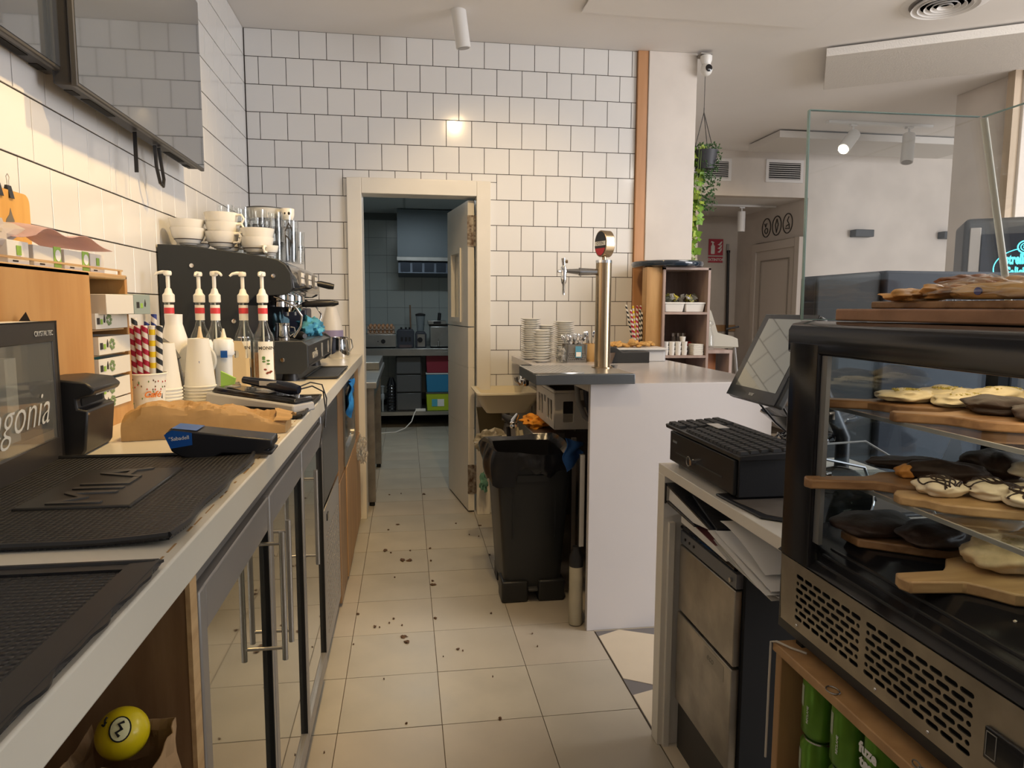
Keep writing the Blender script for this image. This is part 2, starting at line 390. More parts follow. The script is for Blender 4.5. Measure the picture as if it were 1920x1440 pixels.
# crumbs and bits of leaf on the floor
cr_m = M('dry_crumb', (0.10, 0.055, 0.03), 0.8)
CR = [(-0.031, 3.615, 14), (0.005, 3.61, 16), (0.115, 3.263, 16), (0.114, 3.31, 8), (-0.023, 2.74, 17), (-0.01, 2.692, 14), (0.11, 2.894, 9), (0.187, 2.607, 10), (0.204, 2.591, 5), (-0.218, 2.982, 9), (-0.142, 2.848, 9), (-0.122, 2.84, 4), (-0.03, 2.847, 5), (-0.066, 2.913, 6), (-0.083, 2.875, 5), (-0.063, 4.236, 9), (-0.118, 4.139, 5), (0.114, 4.922, 8), (-0.13, 4.94, 5), (-0.048, 4.958, 4), (0.291, 4.209, 5), (0.433, 4.147, 9), (0.009, 3.757, 5), (0.117, 3.777, 7), (-0.094, 3.737, 5), (0.116, 3.586, 6), (-0.013, 2.138, 6), (0.287, 2.121, 9), (0.353, 2.908, 6), (0.496, 2.695, 4), (0.497, 2.585, 4), (-0.092, 2.423, 4), (0.431, 3.632, 5), (-0.127, 3.776, 12), (-0.256, 2.025, 4), (-0.219, 2.704, 4), (-0.069, 3.383, 4), (0.354, 3.984, 3), (0.406, 3.948, 4), (0.126, 2.556, 3), (0.295, 2.383, 3)]
for i, (x, y, s) in enumerate(CR):
    r = s * 0.00055 * max(1, y / 2.2)
    g = G(); g.blob((x, y, 0.003), (r, r * rnd.uniform(0.8, 1.6), 0.0035), seed=i, amp=0.5, fr=3, nu=9, nv=5)
    big = s >= 8
    o = g.build('crumb', cr_m)
    tag(o, 'dark dry crumb or leaf bit lying on the pale aisle floor tiles', 'crumb', 'crumbs on the aisle floor')

# ceiling
struct(G().box(XC - 0.12, 9, -2.2, 6.9, CEIL, CEIL + 0.1), 'ceiling', ceil_m)
struct(G().box(XC - 0.12, 1.9, -1.72, -1.6, 0, CEIL), 'wall_light_block', plaster)  # unseen wall, added to block world light from behind the camera
# wooden strip and plaster column closing the tiled wall
struct(G().box(1.449, 1.515, L - 0.022, L + 0.1, 0, CEIL), 'trim_1', wood('strip_wood', (0.56, 0.30, 0.15), (0.46, 0.23, 0.10), 'Z', 3), bevel=0.002)
struct(G().box(1.516, 1.832, L - 0.03, L + 0.30, 0, CEIL), 'column', plaster, bevel=0.004)
struct(G().box(1.83, 1.85, L + 0.2, 6.9, 0, CEIL), 'wall_service', plaster)
# far dining wall with the recess to the toilets
FY = 6.9
g = G().box(4.14, 9.0, FY, FY + 0.12, 0, CEIL).box(1.4, 4.14, FY, FY + 0.12, 2.47, CEIL).box(1.4, 2.95, FY, FY + 0.12, 0, 2.47)
wf = struct(g, 'wall_far', plaster)
struct(G().box(2.8, 4.26, 8.45, 8.55, 0, 2.6), 'wall_recess_back', plaster)
struct(G().box(2.8, 2.95, FY + 0.12, 8.45, 0, 2.6), 'wall_recess_left', plaster)
struct(G().box(4.14, 4.26, FY + 0.12, 8.45, 0, 2.6), 'wall_recess_right', plaster)
struct(G().box(2.8, 4.26, FY + 0.12, 8.55, 2.47, 2.6), 'ceiling_recess', ceil_m)
struct(G().box(2.95, 4.139, 8.425, 8.449, 1.04, 1.12), 'trim_2', oak)
# toilet door in the recess' right wall
d = empty_struct('door_2', (4.13, 7.43, 0))
cd_m = M('cream_door', (0.62, 0.56, 0.50), 0.5)
G(d).box(4.098, 4.138, 7.02, 7.86, 0.0, 1.985).build('leaf', cd_m, d)
G(d).box(4.08, 4.139, 6.93, 7.02, 0, 2.08).box(4.08, 4.139, 7.86, 7.95, 0, 2.08).box(4.08, 4.139, 7.02, 7.86, 1.985, 2.08).build('door_frame', cd_m, d, bevel=0.004)
G(d).box(4.088, 4.099, 7.13, 7.145, 0.1, 1.88).box(4.088, 4.099, 7.735, 7.75, 0.1, 1.88).box(4.088, 4.099, 7.145, 7.735, 1.865, 1.88).build('moulding', M('moulding_shadow', (0.30, 0.26, 0.22), 0.6), d)
# wooden strip and big column at the far right
struct(G().box(4.04, 4.099, 4.32, 4.38, 0, CEIL), 'trim_3', wood('strip_pale', (0.52, 0.42, 0.31), (0.44, 0.34, 0.24), 'Z', 3))
struct(G().box(4.10, 4.9, 4.3, 4.9, 0, CEIL), 'column_right', plaster, bevel=0.004)
# acoustic panels under the ceiling
pan = M('acoustic_panel', (0.68, 0.65, 0.61), 0.9, bump=0.6, bs=120)
def panel_poly(lb, poly, th, pm=None):
    cx = sum(p[0] for p in poly) / 4; cy = sum(p[1] for p in poly) / 4
    t = T('acoustic_panel', lb, 'ceiling panel', (cx, cy, CEIL - 0.001))
    G(t).prism(poly, CEIL - 0.012 - th, CEIL - 0.012, 'Z').build('board', pm or pan, t, bevel=0.002)
    G(t).prism([(cx + (p[0] - cx) * 0.8, cy + (p[1] - cy) * 0.8) for p in poly], CEIL - 0.013, CEIL - 0.001, 'Z').build('mount', white_pl, t)
panel_poly('thick rough white acoustic panel on the ceiling at upper right', [(2.554, 4.135), (4.43, 2.987), (4.80, 3.59), (2.92, 4.74)], 0.050)
panel_poly('far white acoustic panel on the ceiling behind the lit spotlights', [(3.31, 6.02), (5.35, 6.02), (5.35, 6.60), (3.31, 6.60)], 0.060)
panel_poly('thin pale acoustic panel on the ceiling above the beer tap', [(0.950, 3.86), (2.30, 3.86), (2.30, 2.70), (0.950, 2.70)], 0.006, ceil_m)

# doorway to the kitchen
d = empty_struct('door_1', (0.43, 4.43, 0))
lac = M('white_door_paint', (0.76, 0.72, 0.64), 0.32, var=0.04, vs=7)
G(d).box(-0.340, -0.254, L - 0.028, L + 0.13, 0, 2.093).box(0.438, 0.525, L - 0.028, L + 0.13, 0, 2.093).box(-0.254, 0.438, L - 0.028, L + 0.13, 2.003, 2.093).build('door_frame', lac, d, bevel=0.003)
# leaf: hinged on the right jamb, opened into the kitchen
a = math.atan2(-0.075, 0.55); LW = 0.62
def leaf_pt(u, w, z): # u along the leaf from the hinge, w thickness to the left
    return (0.428 - 0.145 * u - 0.99 * w, 4.445 + 0.99 * u - 0.145 * w, z)
def leafbox(g, u0, u1, w0, w1, z0, z1):
    return g.hexa([leaf_pt(u0, w0, z0), leaf_pt(u1, w0, z0), leaf_pt(u1, w1, z0), leaf_pt(u0, w1, z0), leaf_pt(u0, w0, z1), leaf_pt(u1, w0, z1), leaf_pt(u1, w1, z1), leaf_pt(u0, w1, z1)])
g = G(d); wu0, wu1, wz0, wz1 = 0.22, 0.46, 1.26, 1.68
for z0, z1 in ((0.012, 0.55), (0.556, 0.94), (0.946, 1.20)): leafbox(g, 0, LW, 0, 0.04, z0, z1)
leafbox(g, 0, wu0, 0, 0.04, 1.206, 1.985); leafbox(g, wu1, LW, 0, 0.04, 1.206, 1.985); leafbox(g, wu0, wu1, 0, 0.04, 1.206, wz0); leafbox(g, wu0, wu1, 0, 0.04, wz1, 1.985)
leafbox(g, 0.003, LW - 0.003, 0.003, 0.037, 0.012, 1.20)
g.build('leaf', lac, d)
g = G(d)
for u0, u1, z0, z1 in ((wu0 - 0.03, wu0, wz0 - 0.03, wz1 + 0.03), (wu1, wu1 + 0.03, wz0 - 0.03, wz1 + 0.03), (wu0, wu1, wz0 - 0.03, wz0), (wu0, wu1, wz1, wz1 + 0.03)): leafbox(g, u0, u1, 0.04, 0.05, z0, z1)
g.build('window_frame', lac, d, label='raised frame of the small window in the door leaf')
g = G(d); leafbox(g, wu0, wu1, 0.018, 0.022, wz0, wz1); g.build('pane', glass, d)
rusty = M('rusty_hinge', (0.40, 0.36, 0.30), 0.55, 0.4, col2=(0.10, 0.06, 0.04), vs=40)
for z in (0.22, 1.80):
    g = G(d)
    g.box(0.385, 0.425, 4.436, 4.4435, z - 0.095, z + 0.095)
    for k in range(6): g.cyl((0.432, 4.436, z - 0.095 + k * 0.032), 0.006, 0.029, 8)
    g.build('hinge', rusty, d)
# baseboard beside the doorway and a black rubber foot
struct(G().box(0.535, 0.60, L - 0.02, L - 0.002, 0.0, 0.06), 'baseboard_back', black_m)

# kitchen shell
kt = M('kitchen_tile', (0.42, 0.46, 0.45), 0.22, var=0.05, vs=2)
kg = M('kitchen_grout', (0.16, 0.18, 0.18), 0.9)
wk = struct(G().box(-1.4, 1.6, 8.356, 8.45, 0, 2.45), 'wall_kitchen_back', kg)
KT = 0.20; cache2 = {}
def ktile(par, face, c, z):
    if face not in cache2: cache2[face] = (G().box(-0.0985, 0.0985, -0.006, 0, -0.0985, 0.0985)).mesh('tile', kt, smooth=False)
    o = bpy.data.objects.new('tile', cache2[face]); COL.objects.link(o); o.parent = par
    o.location = (c, 8.356, z) if face == 'b' else (-1.0, c, z)
    o.rotation_euler = (rnd.gauss(0, 0.003), 0, (0 if face == 'b' else PI / 2) + rnd.gauss(0, 0.003))
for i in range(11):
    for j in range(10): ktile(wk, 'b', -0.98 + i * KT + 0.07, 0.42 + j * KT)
wkl = struct(G().box(-1.1, -1.0, L + 0.13, 8.356, 0, 2.45), 'wall_kitchen_left', kg)
kf = G()
for i in range(19):
    for j in range(12): kf.box(-1.0, -0.994, 4.56 + i * KT, 4.56 + i * KT + 0.197, 0.03 + j * KT, 0.227 + j * KT)
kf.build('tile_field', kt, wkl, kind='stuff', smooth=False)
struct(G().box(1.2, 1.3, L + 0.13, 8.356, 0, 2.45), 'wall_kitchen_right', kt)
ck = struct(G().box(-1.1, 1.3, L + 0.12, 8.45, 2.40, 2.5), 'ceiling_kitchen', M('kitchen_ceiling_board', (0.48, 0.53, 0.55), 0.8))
G().box(-1.0, 1.2, 6.62, 6.64, 2.392, 2.40).box(-0.01, 0.01, 4.56, 8.35, 2.392, 2.40).build('ceiling_rail', M('rail_grey', (0.30, 0.34, 0.35), 0.6), ck)
struct(G().box(-1.0, 1.2, 8.335, 8.356, 0, 0.24), 'baseboard_kitchen', black_mt)
# ================================================================ left counter
CT = 1.038; CF = -0.265
t = T('worktop', 'long white quartz worktop running along the tiled left wall', 'worktop', (-0.58, 2.0, 0.988))
G(t).box(XC + 0.008, CF, -0.3, L - 0.032, 0.988, CT).build('slab', quartz, t, bevel=0.003)
g = G(t)
for i in range(26):
    y = 0.75 + i * 0.055 + random.uniform(-0.02, 0.02)
    g.box(CF - 0.016 + random.uniform(-.001, .001), CF - 0.0135, y, y + random.uniform(0.01, 0.045), CT - 0.0002, CT + 0.0004)
g.build('grime_line', M('brown_grime', (0.33, 0.20, 0.08), 0.7), t, kind='stuff')
# open niche unit under the counter
t = T('niche_cabinet', 'open brown wooden cabinet niche under the near end of the worktop', 'cabinet', (-0.58, 0.4, 0))
G(t).box(-0.88, -0.296, 0.958, 0.986, 0.0, 0.986).build('side_panel', walnut, t)
G(t).box(-0.296, -0.290, 0.957, 0.987, 0.0, 0.986).build('edge_band', pine_e, t)
G(t).box(-0.88, -0.29, -0.15, -0.12, 0, 0.986).build('side_panel', walnut, t)
G(t).box(-0.895, -0.88, -0.15, 0.986, 0, 0.986).build('back_panel', walnut, t)
G(t).box(-0.88, -0.292, -0.12, 0.957, 0.655, 0.675).build('shelf', walnut, t)
# paper bag with the yellow ball
t = T('paper_bag', 'crumpled open brown paper bag holding the yellow ball in the niche', 'bag', (-0.345, 0.85, 0.676))
g = G(t)
def bagf(u, v):
    a = 2 * PI * u; sx, sy = math.cos(a), math.sin(a); q = 1 / max(abs(sx), abs(sy)) ** 0.75
    w = noise.noise(Vector((sx * 2, sy * 2, v * 4))) * 0.012; k = 1.0 + 0.10 * v
    top = 0.125 + 0.022 * noise.noise(Vector((sx * 1.7, sy * 1.7, 5)))
    return (-0.345 + (0.050 * k * q + w) * sx, 0.85 + (0.047 * k * q + w) * sy, 0.677 + v * top)
g.sheet(bagf, 48, 10, 0.0012); g.build('bag_wall', M('bag_paper', (0.42, 0.27, 0.14), 0.7, var=0.15, vs=20, bump=0.4, bs=30), t, smooth=False)
G(t).box(-0.395, -0.295, 0.805, 0.895, 0.6765, 0.679).build('bag_base', kraft, t)
t = T('ball', 'glossy yellow stress ball with a black print in the brown paper bag', 'ball', (-0.345, 0.86, 0.777))
G(t).blob((-0.345, 0.86, 0.811), (0.030, 0.030, 0.030), amp=0, nu=32, nv=20).build('ball_body', M('yellow_ball', (0.80, 0.63, 0.01), 0.32, coat=0.2), t)
bc = Vector((-0.345, 0.86, 0.812)); dv = Vector((0.12, -0.80, 0.62)).normalized()
def on_ball(cx, cy, r=0.0303):
    r = r if r < 0.031 else r - 0.004
    e1 = dv.cross(Vector((0, 0, 1))).normalized(); e2 = e1.cross(dv)
    return bc + (dv + e1 * cx + e2 * cy).normalized() * r
g = G(t); g.tube([on_ball(-0.12 + 0.50 * math.cos(a) * 0.8, 0.5 * math.sin(a)) for a in [2 * PI * k / 28 for k in range(29)]], 0.0009, 6)
g.tube([on_ball(0.62 + 0.05 * math.sin(k), 0.75 - k * 0.10) for k in range(6)], 0.0011, 6)
g.tube([on_ball(0.52, 0.42), on_ball(0.65, 0.25), on_ball(0.78, 0.36)], 0.0011, 6); g.build('black_print', black_mt, t)
g = G(t); cpt = on_ball(-0.12, 0)
e1 = dv.cross(Vector((0, 0, 1))).normalized(); e2 = e1.cross(dv)
g.sheet(lambda u, v: on_ball(-0.12 + 0.36 * u * math.cos(2 * PI * v), 0.46 * u * math.sin(2 * PI * v), 0.0345), 6, 20, 0.0004); g.build('white_patch', M('pale_yellow', (0.80, 0.78, 0.45), 0.4), t)
g = G(t); g.tube([on_ball(-0.25, 0.25, 0.0350), on_ball(-0.05, 0.18, 0.0350), on_ball(-0.18, -0.02, 0.0350), on_ball(0.02, -0.12, 0.0350), on_ball(-0.1, -0.28, 0.0350)], 0.0016, 6); g.build('black_print', black_mt, t)

# back bar fridge with three glass doors
t = T('bar_fridge', 'grey three-door glass bar fridge under the worktop', 'fridge', (-0.55, 1.78, 0))
G(t).box(-0.87, -0.318, 0.99, 2.44, 0.06, 0.985).build('cabinet', grey_al, t)
G(t).box(-0.318, -0.300, 0.99, 2.44, 0.935, 0.985).build('top_rail', M('rail_dark', (0.20, 0.19, 0.18), 0.45, 0.4), t)
G(t).box(-0.80, -0.36, 1.02, 2.42, 0.0, 0.06).build('plinth', black_mt, t)
mirror = M('mirror_glass', (0.47, 0.46, 0.39), 0.03, 0.9, coat=0.5)
for i, (y0, y1, hy) in enumerate(((0.992, 1.495, 1.452), (1.501, 1.960, 1.532), (1.966, 2.436, 2.005))):
    f = 0.030
    dd = G(t).box(-0.316, -0.288, y0, y0 + f, 0.075, 0.930).box(-0.316, -0.288, y1 - f * 0.6, y1, 0.075, 0.930).box(-0.316, -0.288, y0 + f, y1 - f * 0.6, 0.075, 0.12).box(-0.316, -0.288, y0 + f, y1 - f * 0.6, 0.862, 0.930).build('door', grey_al, t, bevel=0.003)
    G(t).box(-0.312, -0.298, y0 + f, y1 - f * 0.6, 0.12, 0.862).build('pane', mirror, dd)
    G(t).box(-0.298, -0.289, y1 - f * 0.6 - 0.003, y1 - f * 0.6, 0.12, 0.862).build('seal', black_mt, dd)
    h = G(t).cyl((-0.257, hy, 0.592), 0.0060, 0.275, 14)
    for z in (0.618, 0.842): h.cyl((-0.300, hy, z), 0.0040, 0.044, 10, 'X')
    h.build('handle', steel, dd)
# ice machine: dark steel door above a perforated grille
t = T('ice_machine', 'dark steel undercounter ice machine with perforated lower grille', 'ice machine', (-0.55, 2.78, 0))
G(t).box(-0.85, -0.32, 2.47, 3.04, 0.05, 0.975).build('cabinet', M('ice_body', (0.16, 0.15, 0.14), 0.45, 0.3), t)
G(t).box(-0.318, -0.292, 2.475, 3.03, 0.62, 0.955).build('door', M('ice_door', (0.13, 0.125, 0.12), 0.30, 0.5), t, bevel=0.012, seg=3)
holes = [slot(2.56 + j * 0.040 + (0.02 if i % 2 else 0), 0.13 + i * 0.026, 0.026, 0.011) for i in range(15) for j in range(11)]
plate_holes('grille', [(2.485, 0.07), (3.03, 0.07), (3.03, 0.605), (2.485, 0.605)], holes, 0.004, M('grille_grey', (0.30, 0.28, 0.25), 0.45, 0.4), t,
            Matrix.Translation(-Vector(t.location)) @ Matrix(((0, 0, 1, -0.296), (1, 0, 0, 0), (0, 1, 0, 0), (0, 0, 0, 1))))
G(t).box(-0.296, -0.29, 2.56, 2.60, 0.55, 0.575).build('badge', black_g, t)
# wooden cabinet with a built-in microwave
t = T('wooden_cabinet', 'light wooden base cabinet at the far end of the worktop', 'cabinet', (-0.55, 3.7, 0))
G(t).box(-0.85, -0.315, 3.06, 3.30, 0.06, 0.985).box(-0.85, -0.315, 4.02, 4.36, 0.06, 0.985).box(-0.85, -0.315, 3.30, 4.02, 0.06, 0.565).build('carcass', walnut, t)
G(t).box(-0.315, -0.294, 3.06, 3.30, 0.57, 0.985).build('upper_panel', walnut, t)
G(t).box(-0.315, -0.292, 3.06, 3.37, 0.02, 0.560).build('door', walnut, t, bevel=0.002)
G(t).box(-0.315, -0.288, 3.375, 3.72, 0.02, 0.560).build('door', oak, t, bevel=0.002, label='light oak door')
G(t).box(-0.315, -0.290, 3.725, 4.36, 0.02, 0.560).build('door', oak, t, bevel=0.002, label='light oak door')
G(t).box(-0.315, -0.292, 4.02, 4.36, 0.57, 0.985).build('upper_panel', oak, t, label='light oak panel')
t = T('microwave', 'built-in steel-framed microwave with dark glass in the wooden cabinet', 'microwave', (-0.55, 3.66, 0.57))
G(t).box(-0.80, -0.312, 3.32, 4.0, 0.60, 0.955).build('body', black_mt, t)
plate_holes('door_frame', rrect(3.315, 4.005, 0.572, 0.98, 0.02), [rrect(3.38, 3.94, 0.63, 0.93, 0.03)], 0.014, steel, t,
            Matrix.Translation(-Vector(t.location)) @ Matrix(((0, 0, 1, -0.296), (1, 0, 0, 0), (0, 1, 0, 0), (0, 0, 0, 1))))
G(t).box(-0.306, -0.300, 3.37, 3.95, 0.62, 0.94).build('glass_door', black_g, t)
t = T('blue_cloth', 'bright blue cloth hanging over the microwave door', 'cloth', (-0.285, 3.66, 0.83))
g = G(t)
g.sheet(lambda u, v: (-0.283 + 0.010 * math.sin(u * 9 + v * 5) + 0.006 * math.sin(v * 11), 3.50 + 0.26 * u + 0.02 * math.sin(v * 7), 0.955 - 0.17 * v * (0.75 + 0.35 * math.sin(u * 4 + 0.4))), 18, 16, 0.002)
g.build('cloth', M('cyan_cloth', (0.02, 0.25, 0.72), 0.8, var=0.3, vs=30), t)
# clear plastic wrap hanging at the end
t = T('plastic_wrap', 'crumpled clear plastic bag hanging at the white door post', 'plastic bag', (-0.262, 4.05, 0.55))
G(t).blob((-0.262, 4.10, 0.50), (0.028, 0.05, 0.075), seed=4, amp=0.35, fr=3, nu=22, nv=14).build('film', M('plastic_film', (0.92, 0.92, 0.90), 0.12, trans=0.85, ior=1.15), t, smooth=False)

# ---------------------------------------------------------------- things on the worktop
rub = rubber()
def mat_rubber(name, label, x0, x1, y0, y1, z, wave=0.0, raised=None, loc=None):
    t = T(name, label, 'bar mat', ((x0 + x1) / 2, (y0 + y1) / 2, z))
    g = G(t)
    def f(u, v):
        x = x0 + (x1 - x0) * u; y = y0 + (y1 - y0) * v
        e = wave * max(0, (u - 0.75) / 0.25) ** 1.5
        return (x + e * 0.007 * math.sin(v * 17), y, z + 0.006 + e * 0.005 * (1 + math.sin(v * 15 + 1)))
    g.sheet(f, 24, 40, 0.005); g.build('rubber_sheet', rub, t)
    r = G(t)
    def rim(u0, u1, v0, v1):
        n = 30; pts = []
        for k in range(n + 1):
            p = f(u0 + (u1 - u0) * k / n, v0 + (v1 - v0) * k / n); pts.append((p[0], p[1], p[2] + 0.0015))
        r.tube(pts, 0.004, 6)
    rim(0, 1, 0, 0); rim(0, 1, 1, 1); rim(1, 1, 0, 1); rim(0, 0, 0, 1)
    r.build('rim', M('mat_rim', (0.014, 0.014, 0.015), 0.45), t)
    return t
t = mat_rubber('bar_mat', 'black studded rubber bar mat with curling edge and raised lettering', -0.70, -0.285, 0.872, 1.388, CT, 0.7)
G(t).box(-0.54, -0.385, 1.03, 1.27, CT + 0.003, CT + 0.0098).build('raised_field', M('mat_smooth', (0.022, 0.022, 0.022), 0.4), t, bevel=0.003)
text('MILA', 0.105, M('mat_letters', (0.05, 0.05, 0.05), 0.4), t, Vector((-0.462, 1.15, CT + 0.0098)) - Vector(t.location), (0, 0, PI / 2), 'raised_lettering', 0.0022)
t = mat_rubber('bar_mat', 'nearest black bar mat with a wide worn rim, cut by the left frame edge', -0.70, -0.272, 0.30, 0.795, CT, 0.0)
g = G(t); g.sheet(lambda u, v: (-0.266 - 0.034 * u + (1 - u) * (0.0022 * math.sin(v * 31) + 0.0018 * math.sin(v * 57)), 0.30 + 0.495 * v, CT + 0.0075 - 0.001 * u), 4, 60, 0.003)
g.box(-0.68, -0.29, 0.775, 0.795, CT + 0.005, CT + 0.0085); g.build('wide_rim', M('mat_rim', (0.014, 0.014, 0.015), 0.45), t)
t = mat_rubber('bar_mat', 'black bar mat under the handheld device near the counter edge', -0.47, -0.268, 1.84, 2.28, CT, 0.3)
t = mat_rubber('bar_mat', 'grey-black bar mat in front of the coffee machine', -0.40, -0.275, 2.86, 3.38, CT, 0.2)

# glass-fronted counter box with script lettering, slightly turned
t = T('glass_case', 'black-framed glass counter box with white script lettering at left edge', 'display box', (-0.640, 1.415, CT), 0.075)
g = G(); D = 0.055; W_ = 0.55
def fr(x0, x1, y0, y1, z0, z1): g.box(x0, x1, y0, y1, z0, z1)
fr(-D, 0, -0.012, 0, 0, 0.258); fr(-D, 0, -W_, -W_ + 0.012, 0, 0.258); fr(-D, 0, -W_, 0, 0.222, 0.258); fr(-D, 0, -W_, 0, 0, 0.045); fr(-D, -D + 0.006, -W_, 0, 0.045, 0.222); fr(-0.012, 0, -0.022, 0, 0.04, 0.225)
g.build('frame', M('bronze_black', (0.035, 0.031, 0.028), 0.35), t, bevel=0.002)
G().box(-0.006, -0.002, -W_ + 0.012, -0.02, 0.043, 0.224).build('pane', M('smoked_glass', (0.80, 0.80, 0.74), 0.03, trans=0.9, ior=1.5), t)
G().box(-D + 0.008, -0.02, -0.17, -0.13, 0.05, 0.20).box(-D + 0.008, -0.03, -0.24, -0.20, 0.05, 0.19).build('white_insert', paper_w, t)
G().box(-D + 0.007, -0.01, -W_ + 0.013, -0.014, 0.045, 0.060).build('floor_board', pine_e, t)
text('Patagonia', 0.085, M('etched_print', (0.62, 0.62, 0.58), 0.5), t, (0.0006, -0.060, 0.105), FX, 'script_lettering', 0.0003, shear=0.45, align='RIGHT', bold=-0.001)
text('CRYSTALTEC', 0.013, M('label_grey', (0.55, 0.55, 0.53), 0.5), t, (0.0012, -0.022, 0.238), FX, 'lettering', align='RIGHT')
G().box(-0.052, -0.006, -0.26, -0.06, 0.258, 0.2595).build('notice_sheet', paper_w, t)
G().add([(-0.05, -0.03, 0.258), (-0.03, -0.03, 0.258), (-0.04, -0.005, 0.258), (-0.04, -0.022, 0.276)], [(0, 1, 2), (0, 1, 3), (1, 2, 3), (2, 0, 3)]).build('hinge_tab', black_m, t)

# napkin dispenser
t = T('napkin_dispenser', 'black plastic napkin dispenser between glass box and paper bag', 'dispenser', (-0.675, 1.50, CT), 0.06)
prof = [(-0.055, 0.0), (0.055, 0.0), (0.062, 0.012), (0.070, 0.098), (0.052, 0.102), (0.05, 0.122), (0.062, 0.126), (0.078, 0.130), (0.084, 0.142), (0.068, 0.158), (0.02, 0.165), (-0.055, 0.160)]
body = [(p[0], p[1]) for p in prof]
G().prism([(a_, b_ * 0.90) for a_, b_ in body], -0.075, 0.075, 'Y').build('body', black_m, t, bevel=0.004)
G().box(0.0505, 0.0530, -0.055, 0.055, 0.095, 0.109).build('slot', black_mt, t)
G().box(0.062, 0.0785, -0.055, 0.055, 0.1160, 0.1185).build('front_bar', M('grey_bar', (0.30, 0.29, 0.27), 0.35), t)
G().cyl((0.066, -0.073, 0.082), 0.004, 0.006, 10, 'Y').build('lock', chrome, t)

# wooden tea box rack
TX0, TX1, TY0, TYM, TY1 = -0.89, -0.700, 1.05, 1.70, 1.93
t = T('tea_rack', 'long orange plywood rack against the wall with tea boxes in its end', 'rack', (-0.80, 1.5, CT))
G(t).prism(rrect(TY0, TYM + 0.012, CT + 0.002, 1.40, 0.006), TX1 - 0.012, TX1, 'X').build('front_panel', pine, t, bevel=0.001)
G(t).box(TX0, TX1, TY1 - 0.012, TY1, CT, 1.40).build('side_panel', pine, t, bevel=0.003)
G(t).box(TX0, TX1 - 0.012, TYM, TYM + 0.012, CT, 1.39).build('divider', pine, t)
G(t).box(TX0, TX1, TY0, TY1, 1.39, 1.402).build('top_panel', pine_e, t, bevel=0.003)
G(t).box(TX0, TX1, TYM, TY1 - 0.012, CT, CT + 0.045).build('base_panel', pine, t)
G(t).box(TX0 - 0.004, TX0, TY0, TY1, CT, 1.40).build('back_panel', walnut, t)
for z in (1.303, 1.268, 1.209, 1.157, 1.102):
    G(t).box(TX0, TX1 - 0.01, TYM + 0.012, TY1 - 0.012, z - 0.0015, z + 0.0025).build('shelf', pine_e, t)
tan_box = M('tea_box_card', (0.74, 0.71, 0.64), 0.55)
green_card = M('tea_green_card', (0.30, 0.36, 0.33), 0.5)
def tea_box(loc, rz, size, label, open_top=True, sleeve=False, side=None, group='tea boxes in the plywood rack'):
    sx, sy, sz = size
    t = T('tea_box', label, 'tea box', loc, rz, None)
    if sleeve:
        G().box(-sx, -0.0, -sy / 2, sy * 0.10, 0, sz).build('carton', tan_box, t, bevel=0.001)
        G().box(-sx, 0.001, sy * 0.10, sy / 2, -0.001, sz + 0.002).build('sleeve', green_card, t, bevel=0.001)
        ex = sy * 0.16
    else:
        g = G(); w = 0.0015
        g.box(-sx, 0, -sy / 2, sy / 2, 0, w).box(-w, 0, -sy / 2, sy / 2, w, sz).box(-sx, -sx + w, -sy / 2, sy / 2, w, sz).box(-sx + w, -w, -sy / 2, -sy / 2 + w, w, sz).box(-sx + w, -w, sy / 2 - w, sy / 2, w, sz)
        g.build('carton', tan_box, t)
        g = G()
        for k in range(14): g.box(-sx + 0.004 + k * (sx - 0.008) / 14, -sx + 0.0052 + (k + 0.3) * (sx - 0.008) / 14, -sy / 2 + 0.004, sy / 2 - 0.004, w, sz - random.uniform(0.002, 0.010))
        g.build('tea_bags', side or M('tea_bag_paper', (0.55, 0.55, 0.48), 0.7), t, kind='stuff')
        ex = -sy * 0.46
    q = sz * 0.35
    G().box(0.0005, 0.0014, ex, ex + 0.013, q - 0.002, q + 0.013).build('black_mark', dark_print, t)
    G().box(0.0005, 0.0014, ex + 0.018, ex + 0.029, q - 0.002, q + 0.010).build('green_mark', green_print, t)
    G().prism([(ex + 0.036, q + 0.002), (ex + 0.042, q + 0.001), (ex + 0.044, q + 0.009), (ex + 0.040, q + 0.020), (ex + 0.036, q + 0.009)], 0.0005, 0.0014, 'X').build('flame_mark', dark_print, t)
    if not sleeve:
        g = G()
        for k in range(7):
            a = k * 0.9; g.blob((0.001, ex + 0.066 + 0.010 * math.cos(a), q + 0.008 + 0.010 * math.sin(a)), (0.0008, 0.007, 0.004), seed=k, amp=0.1, nu=8, nv=5)
        g.build('leaf_print', M('leaf_print', (0.18, 0.26, 0.12), 0.6), t)
    return t
tea_box((-0.662, 1.83, 1.306), -0.16, (0.16, 0.19, 0.046), 'grey-green and white tea box sticking out of the rack, topmost compartment', sleeve=True)
tea_box((-0.697, 1.815, 1.272), 0.0, (0.17, 0.185, 0.036), 'white tea box with green leaf print in the second compartment from the top')
tea_box((-0.692, 1.812, 1.213), 0.0, (0.17, 0.185, 0.041), 'white tea box with an orange end in the third compartment', side=M('orange_bags', (0.62, 0.30, 0.05), 0.6))
tea_box((-0.694, 1.812, 1.161), 0.0, (0.17, 0.185, 0.042), 'white tea box with green bags in the fourth compartment', side=M('green_bags', (0.12, 0.35, 0.30), 0.6))
tea_box((-0.697, 1.812, 1.106), 0.0, (0.17, 0.185, 0.046), 'white tea box with teal bags in the lowest upper compartment', side=M('teal_bags', (0.08, 0.30, 0.33), 0.6))
tea_box((-0.697, 1.812, 1.0845), 0.0, (0.17, 0.185, 0.018), 'low white tea box on the base of the rack end')
